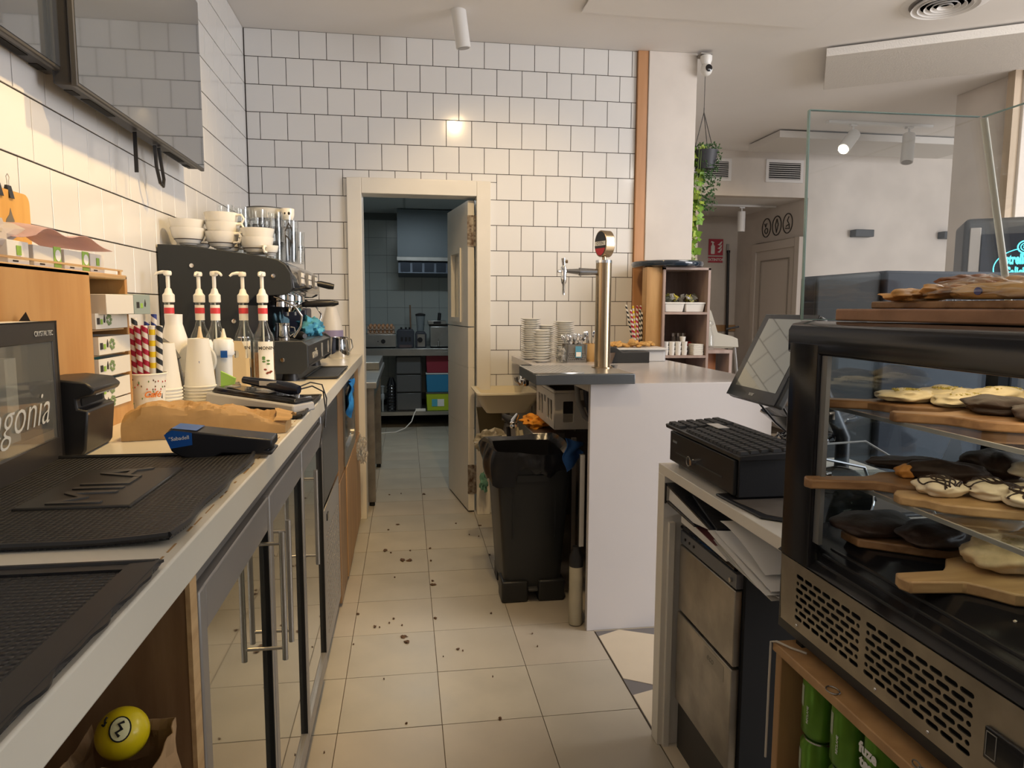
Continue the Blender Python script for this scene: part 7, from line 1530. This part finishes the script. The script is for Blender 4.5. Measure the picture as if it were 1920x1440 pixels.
# ================================================================ dining side
# shelf cabinet with a round black top beside the bar
SY = 4.0
t = T('shelf_cabinet', 'grey-brown wooden shelf cabinet behind the bar counter', 'cabinet', (1.65, 4.18, 0))
lam = wood('grey_laminate', (0.42, 0.32, 0.28), (0.34, 0.25, 0.215), 'Z', 6)
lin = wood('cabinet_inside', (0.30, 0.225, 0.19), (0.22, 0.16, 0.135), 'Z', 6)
oy = wood('honey_oak', (0.50, 0.30, 0.12), (0.38, 0.21, 0.075), 'Z', 5)
G(t).box(1.505, 1.520, SY, 4.34, 0, 1.565).build('side_panel', lam, t)
G(t).box(1.785, 1.800, SY, 4.34, 0, 1.565).build('side_panel', lam, t)
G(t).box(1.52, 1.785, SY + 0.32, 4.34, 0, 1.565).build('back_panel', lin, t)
G(t).box(1.505, 1.800, SY, 4.34, 1.553, 1.567).build('top_panel', lam, t)
for z in (1.300, 1.040, 0.80, 0.5): G(t).box(1.52, 1.785, SY + 0.001, SY + 0.32, z - 0.010, z + 0.004).build('shelf', lam, t)
G(t).box(1.411, 1.504, SY + 0.02, 4.10, BT + 0.001, 1.567).build('oak_panel', oy, t)
t = T('round_tabletop', 'round black tabletop lying on the shelf cabinet', 'tabletop', (1.60, 4.20, 1.568))
G(t).lathe([(0, 1.5685), (0.195, 1.5685), (0.212, 1.575), (0.218, 1.590), (0.214, 1.604), (0.200, 1.609), (0, 1.609)], (1.585, 4.155, 0), 48).build('top', M('navy_gloss', (0.02, 0.03, 0.045), 0.12, coat=0.5), t)
# sachet boxes
for i, x in enumerate((1.588, 1.717)):
    t = T('sachet_tub', 'white plastic tub of sachets on the top shelf, %s one' % ('left' if i == 0 else 'right'), 'tub', (x, 4.12, 1.3045))
    G(t).hexa([(x - 0.054, 4.03, 1.3045), (x + 0.054, 4.03, 1.3045), (x + 0.054, 4.22, 1.3045), (x - 0.054, 4.22, 1.3045), (x - 0.060, 4.02, 1.352), (x + 0.060, 4.02, 1.352), (x + 0.060, 4.23, 1.352), (x - 0.060, 4.23, 1.352)]).build('tub', white_pl, t, bevel=0.003)
    G(t).box(x - 0.064, x + 0.064, 4.016, 4.234, 1.352, 1.362).build('rim', white_pl, t, bevel=0.002)
    for k in range(26):
        cm = [M('sachet_olive', (0.25, 0.24, 0.06), 0.4), M('sachet_silver', (0.45, 0.45, 0.45), 0.3, 0.4), M('sachet_yellow', (0.60, 0.52, 0.08), 0.4), M('sachet_dark', (0.10, 0.11, 0.08), 0.4)][k % 4]
        o = bpy.data.objects.new('sachet', G().box(-0.018, 0.018, -0.012, 0.012, -0.002, 0.002).blob((0, 0, 0), (0.014, 0.009, 0.005), amp=0.2, seed=k, nu=8, nv=6).mesh('sachet', cm)); COL.objects.link(o)
        o.location = (x + rd.uniform(-0.045, 0.045), 4.05 + rd.uniform(0, 0.14), 1.372 + rd.uniform(0, 0.028)); o.rotation_euler = (rd.uniform(-1, 1), rd.uniform(-1, 1), rd.uniform(0, 6))
        tag(o, '%s sugar or sauce sachet heaped in the %s white tub' % (('olive', 'silver', 'yellow', 'dark')[k % 4], 'left' if i == 0 else 'right'), 'sachet', 'sachets in the white tubs')
# small items on the lower shelf
for i in range(4):
    for j in range(3):
        x = 1.548 + i * 0.040; z = 1.0445 + j * 0.026
        o = bpy.data.objects.new('ramekin', G().lathe([(0, 0.001), (0.015, 0), (0.019, 0.030), (0.0175, 0.030), (0.014, 0.003), (0, 0.003)], n=14).mesh('ramekin', china)); COL.objects.link(o); o.location = (x, 4.05, z)
        tag(o, 'small white ramekin in the %s stack on the lower shelf, %s' % (ORD[i], ('bottom', 'middle', 'top')[j]), 'ramekin', 'white ramekins on the lower cabinet shelf')
o = bpy.data.objects.new('ramekin', bpy.data.meshes['ramekin']); COL.objects.link(o); o.location = (1.668, 4.08, 1.125); tag(o, 'single small white ramekin standing above the four stacks', 'ramekin', 'white ramekins on the lower cabinet shelf')
t = T('napkin_stack', 'square stack of white napkins at the right of the lower shelf', 'napkins', (1.745, 4.06, 1.0445))
for k in range(8): G(t).box(1.713 - 0.001 * (k % 3), 1.775 + 0.001 * (k % 2), 4.015, 4.10, 1.0445 + k * 0.0085, 1.0445 + k * 0.0085 + 0.0078).build('napkin', paper_w, t, bevel=0.002)
for i, x in enumerate((1.655, 1.688, 1.72)):
    t = T('spice_jar', 'small glass jar with steel lid behind the ramekins, %s of three' % ORD[i], 'jar', (x, 4.20, 1.0445))
    G(t).lathe([(0, 1.0445), (0.014, 1.0445), (0.015, 1.15), (0, 1.15)], (x, 4.20, 0), 16).build('jar', M('jar_smoke', (0.20, 0.17, 0.15), 0.1, trans=0.3), t)
    G(t).lathe([(0.016, 1.15), (0.017, 1.172), (0, 1.174)], (x, 4.20, 0), 16).build('lid', M('lid_steel', (0.45, 0.43, 0.40), 0.25, 1.0), t)
t = T('red_ball', 'small red tomato-shaped pot behind the napkins', 'pot', (1.75, 4.18, 1.0445))
G(t).lathe([(0, 1.0445), (0.018, 1.0445), (0.018, 1.085), (0, 1.085)], (1.752, 4.18, 0), 14).build('stand', M('jar_smoke', (0.20, 0.17, 0.15), 0.1, trans=0.3), t)
G(t).blob((1.752, 4.18, 1.103), (0.019, 0.019, 0.018), amp=0, nu=18, nv=10).build('red_cap', M('tomato_red', (0.45, 0.03, 0.025), 0.35), t)
# console, glass jar, high chair
t = T('console_table', 'low grey-brown console beside the shelf cabinet', 'console', (1.90, 4.3, 0))
G(t).box(1.803, 1.965, 4.02, 4.38, 1.055, 1.075).build('top', lam, t); G(t).box(1.945, 1.963, 4.02, 4.38, 0, 1.055).build('leg_panel', lam, t)
G(t).box(1.845, 1.895, 4.10, 4.15, 0, 1.055).build('wooden_post', wood('post_orange', (0.48, 0.20, 0.09), (0.36, 0.14, 0.06), 'Z', 4), t)
t = T('glass_decanter', 'clear glass dispenser with lid on the console', 'decanter', (1.835, 4.15, 1.076))
G(t).lathe([(0, 1.076), (0.038, 1.076), (0.040, 1.09), (0.036, 1.16), (0.022, 1.20), (0.020, 1.215), (0.034, 1.23), (0.030, 1.245), (0.012, 1.25), (0, 1.262)], (1.846, 4.12, 0), 24).build('glass', gl, t)
t = T('high_chair', 'white plastic high chair with metal legs behind the console', 'high chair', (2.75, 5.6, 0))
wp = M('chair_white', (0.74, 0.71, 0.62), 0.45)
HX, HY = 2.545, 5.55
G(t).box(HX - 0.12, HX + 0.12, HY - 0.12, HY + 0.14, 1.00, 1.03).build('seat', wp, t, bevel=0.02, seg=3)
g = G(t); g.prism([(HX - 0.155, 1.02), (HX - 0.165, 1.28), (HX - 0.125, 1.34), (HX - 0.09, 1.30), (HX - 0.03, 1.13), (HX + 0.10, 1.10), (HX + 0.145, 1.08), (HX + 0.155, 1.01)], HY - 0.135, HY - 0.115, 'Y').prism([(HX - 0.155, 1.02), (HX - 0.165, 1.28), (HX - 0.125, 1.34), (HX - 0.09, 1.30), (HX - 0.03, 1.13), (HX + 0.10, 1.10), (HX + 0.145, 1.08), (HX + 0.155, 1.01)], HY + 0.115, HY + 0.135, 'Y').box(HX - 0.165, HX - 0.14, HY - 0.115, HY + 0.115, 1.02, 1.32)
g.build('backrest', wp, t, bevel=0.006)
for sx in (-1, 1):
    for sy in (-1, 1): G(t).tube([(HX + sx * 0.13, HY + sy * 0.11, 1.01), (HX + sx * 0.23, HY + sy * 0.18, 0.0)], 0.012, 10).build('leg', M('leg_alu', (0.40, 0.38, 0.36), 0.35, 0.8), t)
G(t).prism([(HX - 0.10, 0.80), (HX + 0.05, 0.80), (HX + 0.14, 0.76), (HX + 0.17, 0.66), (HX + 0.13, 0.66), (HX + 0.08, 0.74), (HX - 0.10, 0.76)], HY - 0.10, HY + 0.10, 'Y').build('footrest', wp, t, bevel=0.004)
G(t).tube([(HX + 0.04, HY - 0.14, 1.16), (HX + 0.14, HY - 0.15, 1.18)], 0.008, 8).build('buckle', black_m, t)
t = T('black_pole', 'slim black pole leaning in the corner of the toilet recess', 'pole', (4.02, 8.35, 0))
G(t).tube([(4.02, 8.36, 0.0), (4.00, 8.40, 2.02)], 0.018, 10).cyl((4.0, 8.40, 2.02), 0.022, 0.03, 12).build('pole', black_m, t)
G(t).box(3.985, 4.015, 8.415, 8.425, 2.0, 2.13).build('hook', M('hook_grey', (0.4, 0.38, 0.36), 0.4), t)
# extinguisher sign
t = T('extinguisher_sign', 'red EXTINTOR sign with extinguisher and flames on the recess wall', 'sign', (3.84, 8.448, 2.1))
sx0, sx1, sz0, sz1 = 3.755, 3.945, 1.99, 2.19
G(t).box(sx0, sx1, 8.438, 8.446, sz0, sz1).build('panel', M('sign_red', (0.50, 0.05, 0.08), 0.45), t)
G(t).box(sx0, sx1, 8.438, 8.446, 1.90, 1.972).build('word_panel', M('sign_red', (0.50, 0.05, 0.08), 0.45), t)
G(t).prism(rrect(3.785, 3.835, 2.005, 2.11, 0.008), 8.435, 8.438, 'Y').prism([(3.795, 2.11), (3.825, 2.11), (3.815, 2.135), (3.83, 2.15), (3.79, 2.165), (3.78, 2.15), (3.80, 2.14)], 8.435, 8.438, 'Y').build('extinguisher_mark', white_print, t)
g = G(t)
for k in range(3): g.prism([(3.87, 2.03 + k * 0.045), (3.90, 2.02 + k * 0.045), (3.925, 2.05 + k * 0.045), (3.93, 2.085 + k * 0.04), (3.91, 2.065 + k * 0.045), (3.895, 2.045 + k * 0.045)], 8.435, 8.438, 'Y')
g.build('flames_mark', white_print, t, kind='stuff')
text('EXTINTOR', 0.045, white_print, t, Vector((3.85, 8.4355, 1.934)) - Vector(t.location), FNY, 'sign_lettering', 0.001, bold=0.001)
# toilet pictograms over the door
ink = M('sign_ink', (0.05, 0.045, 0.04), 0.5)
for i, (y, lb) in enumerate(((7.73, 'round black pictogram over the toilet door, left one with a child'), (7.50, 'round black pictogram over the toilet door, middle one with a slim figure'), (7.27, 'round black pictogram over the toilet door, right one with a seated figure'))):
    z = 2.255; X_ = 4.135
    t = T('toilet_sign', lb, 'sign', (X_, y, z))
    G(t).tube([(X_, y + 0.095 * math.cos(a), z + 0.105 * math.sin(a)) for a in [2 * PI * k / 30 for k in range(31)]], 0.006, 6).build('ring', ink, t)
    if i == 1: G(t).tube([(X_, y, z + 0.075), (X_, y + 0.03, z + 0.01), (X_, y, z - 0.075), (X_, y - 0.03, z + 0.01), (X_, y, z + 0.075)], 0.006, 6).build('figure', ink, t)
    elif i == 0: G(t).tube([(X_, y + 0.04, z + 0.05), (X_, y + 0.02, z + 0.01), (X_, y - 0.01, z + 0.05)], 0.006, 6).tube([(X_, y + 0.035 * math.cos(a), z - 0.035 + 0.03 * math.sin(a)) for a in [2 * PI * k / 14 for k in range(15)]], 0.006, 6).build('figure', ink, t)
    else: G(t).tube([(X_, y - 0.02, z + 0.07), (X_, y + 0.01, z + 0.03), (X_, y - 0.03, z - 0.01), (X_, y + 0.03, z - 0.03)], 0.006, 6).tube([(X_, y + 0.04, z - 0.05), (X_, y - 0.04, z - 0.06), (X_, y - 0.03, z - 0.01)], 0.007, 6).build('figure', ink, t)
# ventilation grilles
gw = M('grille_white', (0.78, 0.76, 0.74), 0.5)
for x0, x1, z0, z1, lb in ((3.655, 4.065, 2.615, 2.842, 'white ventilation grille on the far wall, right one'), (2.86, 3.28, 2.612, 2.832, 'white ventilation grille half hidden by the hanging plant')):
    t = T('vent_grille', lb, 'vent grille', ((x0 + x1) / 2, FY, (z0 + z1) / 2))
    f = 0.03
    G(t).box(x0, x1, FY - 0.014, FY, z0, z0 + f).box(x0, x1, FY - 0.014, FY, z1 - f, z1).box(x0, x0 + f, FY - 0.014, FY, z0 + f, z1 - f).box(x1 - f, x1, FY - 0.014, FY, z0 + f, z1 - f).build('frame', gw, t)
    G(t).box(x0 + f, x1 - f, FY - 0.003, FY - 0.001, z0 + f, z1 - f).build('backing', black_mt, t)
    n = 8
    for k in range(n):
        z = z0 + f + (k + 0.5) * (z1 - z0 - 2 * f) / n
        G(t).hexa([(x0 + f, FY - 0.012, z - 0.006), (x1 - f, FY - 0.012, z - 0.006), (x1 - f, FY - 0.004, z + 0.001), (x0 + f, FY - 0.004, z + 0.001), (x0 + f, FY - 0.012, z - 0.003), (x1 - f, FY - 0.012, z - 0.003), (x1 - f, FY - 0.004, z + 0.004), (x0 + f, FY - 0.004, z + 0.004)]).build('slat', gw, t)
# wall lamps
for x0, x1, lb in ((4.632, 4.845, 'small dark grey box wall lamp on the far wall, left one'), (5.66, 5.87, 'small dark grey box wall lamp beside the beer fridge')):
    t = T('wall_lamp', lb, 'wall lamp', ((x0 + x1) / 2, FY, 2.11))
    G(t).box(x0, x1, FY - 0.10, FY, 2.078, 2.152).build('shade', M('lamp_grey', (0.06, 0.065, 0.07), 0.5), t, bevel=0.006)
# round ceiling diffuser
t = T('ceiling_diffuser', 'round white ceiling air diffuser with concentric rings', 'vent', (2.80, 3.47, CEIL))
g0 = (2.80, 3.47)
G(t).lathe([(0.165, CEIL - 0.002), (0.205, CEIL - 0.004), (0.215, CEIL)], (*g0, 0), 44).build('outer_ring', gw, t)
for r in (0.145, 0.115, 0.085, 0.055, 0.025): G(t).lathe([(r, CEIL - 0.012), (r + 0.013, CEIL - 0.026), (r + 0.015, CEIL - 0.026), (r + 0.004, CEIL - 0.010)], (*g0, 0), 40).build('ring', gw, t)
G(t).lathe([(0, CEIL - 0.003), (0.17, CEIL - 0.003), (0.17, CEIL - 0.001), (0, CEIL - 0.001)], (*g0, 0), 40).build('backing', M('diffuser_back', (0.28, 0.26, 0.25), 0.8), t)
# spotlights on tracks
sw = M('spot_white', (0.78, 0.77, 0.75), 0.4)
bulb = M('lit_bulb', (1, 0.9, 0.7), 0.3, emit=(1.0, 0.86, 0.60), es=14)
def spot(x, y, ztop, dirv, label, lit=False, ln=0.20, r=0.032, drop=0.05):
    t = T('spotlight', label, 'spotlight', (x, y, ztop))
    dv_ = Vector(dirv).normalized(); b = Vector((x, y, ztop - drop)); a0 = b - dv_ * 0.04; a1 = b + dv_ * (ln - 0.04)
    G(t).tube([a0, a1], r, 24).build('housing', sw, t, bevel=0.003)
    G(t).cyl((x, y, ztop - drop), 0.008, drop, 10).box(x - 0.03, x + 0.03, y - 0.018, y + 0.018, ztop - 0.016, ztop - 0.001).build('bracket', sw, t)
    G(t).tube([a1, a1 + dv_ * 0.002], r * 0.82, 20).build('lamp_face', bulb if lit else M('lamp_off', (0.30, 0.28, 0.26), 0.3), t)
    return a1
t = T('light_track', 'white lighting track on the ceiling seen through the glass guard', 'track', (4.0, 5.7, CEIL))
TZ = CEIL - 0.001
G(t).box(3.56, 4.54, 5.67, 5.72, TZ - 0.022, TZ).build('rail', sw, t)
spot(3.80, 5.695, TZ - 0.022, (-0.66, -0.45, -0.60), 'lit white spotlight tilted left on the track behind the glass guard', True, 0.26, 0.05, 0.10)
spot(4.33, 5.695, TZ - 0.022, (-0.22, -0.25, -1), 'white spotlight pointing down on the track behind the glass guard', False, 0.26, 0.05, 0.10)
t = T('light_track', 'white lighting track on the recess ceiling beside the plant', 'track', (3.9, 7.6, 2.46))
G(t).box(3.10, 4.10, 7.46, 7.50, 2.448, 2.468).build('rail', sw, t)
spot(3.70, 7.48, 2.447, (0, 0, -1), 'white spotlight hanging in the toilet recess', False, 0.22, 0.042, 0.09)
spot(0.305, 3.98, CEIL, (0.15, 0.10, -1), 'white cylinder spotlight on the ceiling above the doorway, cut by the frame', False, 0.20, 0.040, 0.03)
# security camera
t = T('security_camera', 'white dome security camera with black eye on top of the column', 'camera', (1.85, 4.33, 2.90))
G(t).box(1.825, 1.90, 4.31, 4.40, 2.892, 2.900).build('bracket', steel_d, t)
G(t).lathe([(0.030, 2.890), (0.036, 2.885), (0.036, 2.860), (0.026, 2.835), (0, 2.835)], (1.868, 4.33, 0), 26).build('base', white_pl, t)
G(t).blob((1.870, 4.325, 2.805), (0.036, 0.036, 0.040), amp=0, nu=28, nv=18).build('head', white_pl, t)
G(t).lathe([(0.0, -0.036), (0.012, -0.0365), (0.022, -0.032), (0.020, -0.028)], (1.872, 4.324, 2.805), 24, 'Y').build('eye', black_g, t)
# hanging plant behind the column
t = T('hanging_plant', 'green trailing plant in a hanging dark pot behind the column', 'plant', (1.96, 4.62, 2.40))
PXc, PYc = 1.985, 4.62
wire = M('wire_dark', (0.06, 0.055, 0.05), 0.5)
g = G(t)
top = (PXc + 0.005, PYc, 2.63)
for a in (0.3, 2.4, 4.5): g.tube([top, (PXc + 0.02 + 0.075 * math.cos(a), PYc + 0.075 * math.sin(a), 2.385)], 0.003, 5)
g.tube([top, (top[0], top[1], 2.66)], 0.003, 5).tube([(top[0], top[1], 2.66), (top[0], top[1], CEIL)], 0.0022, 5)
g.build('hanging_wires', wire, t)
G(t).lathe([(0, 2.26), (0.055, 2.26), (0.080, 2.38), (0.075, 2.38), (0.05, 2.27), (0, 2.27)], (PXc + 0.03, PYc, 0), 24).build('pot', M('pot_dark', (0.04, 0.042, 0.048), 0.5), t)
lgreen = [M('leaf_bright', (0.22, 0.42, 0.04), 0.5, var=0.3, vs=30), M('leaf_lime', (0.42, 0.55, 0.08), 0.5, var=0.2, vs=30), M('leaf_dark', (0.045, 0.11, 0.03), 0.55, var=0.3, vs=30), M('leaf_pale', (0.62, 0.62, 0.38), 0.5)]
def leaf_mesh(sz, m, nm='leaf'):
    g = G(); pts = [(0, 0), (0.35, 0.28), (0.55, 0.62), (0.30, 0.70), (0.0, 1.0), (-0.30, 0.70), (-0.55, 0.62), (-0.35, 0.28)]
    g.add([(p[0] * sz, p[1] * sz, 0.06 * sz * math.sin(p[0] * 5)) for p in pts] + [(0, 0.5 * sz, 0.10 * sz)], [(0, 1, 8), (1, 2, 8), (2, 3, 8), (3, 4, 8), (4, 5, 8), (5, 6, 8), (6, 7, 8), (7, 0, 8)])
    return g.mesh(nm, m)
big = [leaf_mesh(0.065, lgreen[0]), leaf_mesh(0.060, lgreen[1]), leaf_mesh(0.045, lgreen[0]), leaf_mesh(0.05, lgreen[3])]
rp = random.Random(3)
vines = G(t)
for v in range(9):
    ax = PXc - 0.085 + 0.012 * v - 0.012; az0 = 2.42; zend = 2.42 - (0.80 + 0.16 * math.sin(v * 2.1)) * (1.0 if v < 5 else 0.55)
    ay = PYc + rp.uniform(-0.05, 0.05)
    vines.tube([(ax, ay, az0), (ax - 0.01, ay - 0.01, (az0 + zend) / 2), (ax - 0.012 + 0.01 * math.sin(v), ay, zend)], 0.0015, 4)
vines.build('vines', M('vine', (0.15, 0.22, 0.05), 0.7), t, kind='stuff')
for i in range(230):
    z = 2.43 - 0.86 * rp.random() ** 0.9; depth = (2.43 - z) / 0.86
    w = 0.075 * (1 - 0.45 * depth); x = PXc - 0.050 + rp.uniform(-w, w) - 0.02 * depth
    k = 3 if (depth > 0.85 and rp.random() < 0.6) else (1 if rp.random() < 0.35 + 0.3 * depth else (0 if rp.random() < 0.6 else 2))
    o = bpy.data.objects.new('leaf', big[k]); COL.objects.link(o); o.parent = t
    o.location = Vector((x, PYc + rp.uniform(-0.06, 0.06), z)) - Vector(t.location); o.rotation_euler = (rp.uniform(-2.4, -0.7), rp.uniform(-0.7, 0.7), rp.uniform(-1.2, 1.2)); s_ = rp.uniform(0.55, 1.1); o.scale = (s_, s_, s_)
g = G(t)
for i in range(520):
    z = 2.42 - 0.44 * rp.random() ** 1.3; d_ = (2.42 - z) / 0.44; x = PXc + 0.055 + rp.uniform(-0.075, 0.060) * (1 - 0.3 * d_); y = PYc + rp.uniform(-0.075, 0.075)
    a = rp.uniform(0, 6.28); L_ = rp.uniform(0.014, 0.026); dx, dz = math.cos(a) * L_, math.sin(a) * L_
    g.add([(x, y, z), (x + dx * 0.5 - dz * 0.25, y + 0.004, z + dz * 0.5 + dx * 0.25), (x + dx, y + rp.uniform(-0.01, 0.01), z + dz), (x + dx * 0.5 + dz * 0.25, y - 0.004, z + dz * 0.5 - dx * 0.25)], [(0, 1, 2, 3)])
g.build('small_leaves', lgreen[2], t, kind='stuff', smooth=False)
# wooden plant hanger strip below
t = T('macrame_pot', 'cream hanging pot holder with a small hook at the column edge', 'plant hanger', (1.90, 4.60, 1.72))
G(t).prism([(1.865, 1.90), (1.905, 1.93), (1.915, 1.72), (1.89, 1.68), (1.87, 1.70)], 4.58, 4.60, 'Y').build('holder', M('cream_cloth', (0.62, 0.52, 0.36), 0.8), t)
G(t).tube([(1.895, 4.59, 1.72), (1.895, 4.59, 1.66), (1.90, 4.59, 1.645), (1.907, 4.59, 1.655)], 0.004, 6).tube([(1.895, 4.59, 1.92), (1.90, 4.60, 2.30)], 0.002, 4).build('hook', wire, t)
# grey cabinet behind the display and the beer fridge
t = T('grey_cabinet', 'large dark grey metal cabinet behind the cake display', 'cabinet', (2.1, 2.95, 0))
gm_ = M('cabinet_grey', (0.035, 0.040, 0.043), 0.55, 0.0, spec=0.2)
G(t).hexa([(1.620, 2.60, 0), (1.90, 2.60, 0), (2.05, 3.1, 0), (1.96, 3.1, 0), (1.605, 2.60, 1.455), (1.90, 2.60, 1.478), (2.05, 3.1, 1.478), (1.95, 3.1, 1.455)]).build('side_wing', gm_, t, bevel=0.02, seg=3)
G(t).box(1.90, 2.60, 2.58, 3.2, 0, 1.480).build('main_body', M('cabinet_blue_grey', (0.030, 0.036, 0.048), 0.55, 0.0, spec=0.15), t, bevel=0.012)
faint = M('faint_lettering', (0.075, 0.085, 0.10), 0.4)
text('TINS', 0.11, faint, t, Vector((2.38, 2.578, 1.425)) - Vector(t.location), FNY, 'lettering', 0.0005)
text('BRUNCH & FOOD', 0.055, faint, t, Vector((2.33, 2.578, 1.345)) - Vector(t.location), FNY, 'lettering', 0.0005)
t = T('beer_fridge', 'black beer fridge with a glowing turquoise sign at the right edge', 'fridge', (3.247, 3.75, 0))
BX = 3.247
G(t).box(BX, BX + 0.85, 3.75, 4.25, 0, 1.855).build('body', charcoal, t, bevel=0.03, seg=3)
G(t).box(BX + 0.09, BX + 0.80, 3.735, 3.752, 0.25, 1.76).build('glass_door', M('fridge_glass', (0.02, 0.025, 0.035), 0.06, coat=0.6), t)
G(t).box(BX + 0.03, BX + 0.085, 3.74, 3.752, 1.0, 1.80).build('grey_frame', M('frame_grey', (0.28, 0.26, 0.24), 0.4), t, bevel=0.004)
neon = M('neon_turquoise', (0.10, 0.70, 0.80), 0.4, emit=(0.08, 0.72, 0.85), es=1.6)
nz_ = 3.733
def NT(s, size, x, z, **k): text(s, size, neon, t, Vector((x, nz_, z)) - Vector(t.location), FNY, 'neon_lettering', 0.001, align='LEFT', **k)
NT('Estrella', 0.080, BX + 0.190, 1.612, bold=0.003, sx=0.52); NT('Galicia', 0.080, BX + 0.208, 1.538, bold=0.003, sx=0.52)
NT('CERVEZAS ARTESANAS', 0.020, BX + 0.212, 1.395, sx=0.7)
EX = BX + 0.300
G(t).tube([(EX + 0.036 * math.cos(a), nz_, 1.682 + 0.034 * math.sin(a)) for a in [2 * PI * k / 24 for k in range(25)]], 0.004, 6).tube([(EX + 0.022 * math.cos(a), nz_, 1.682 + 0.021 * math.sin(a)) for a in [2 * PI * k / 20 for k in range(21)]], 0.0025, 6).build('neon_emblem', neon, t)
G(t).prism([(EX + (0.015 if k % 2 == 0 else 0.007) * math.cos(PI / 2 + k * PI / 6), 1.682 + (0.015 if k % 2 == 0 else 0.007) * math.sin(PI / 2 + k * PI / 6)) for k in range(12)], nz_ - 0.002, nz_, 'Y').build('neon_star', neon, t)
G(t).tube([(BX + 0.31 + 0.155 * math.cos(a), nz_, 1.56 + 0.115 * math.sin(a)) for a in [0.58 * PI + 0.6 * PI * k / 12 for k in range(13)]], 0.0028, 6).build('neon_arc', neon, t)
G(t).prism([(BX + 0.19, 1.500), (BX + 0.44, 1.500), (BX + 0.42, 1.465), (BX + 0.36, 1.440), (BX + 0.27, 1.440), (BX + 0.21, 1.465)], nz_ - 0.002, nz_, 'Y').build('neon_band', neon, t)
t.rotation_euler = (0, 0, -0.62)
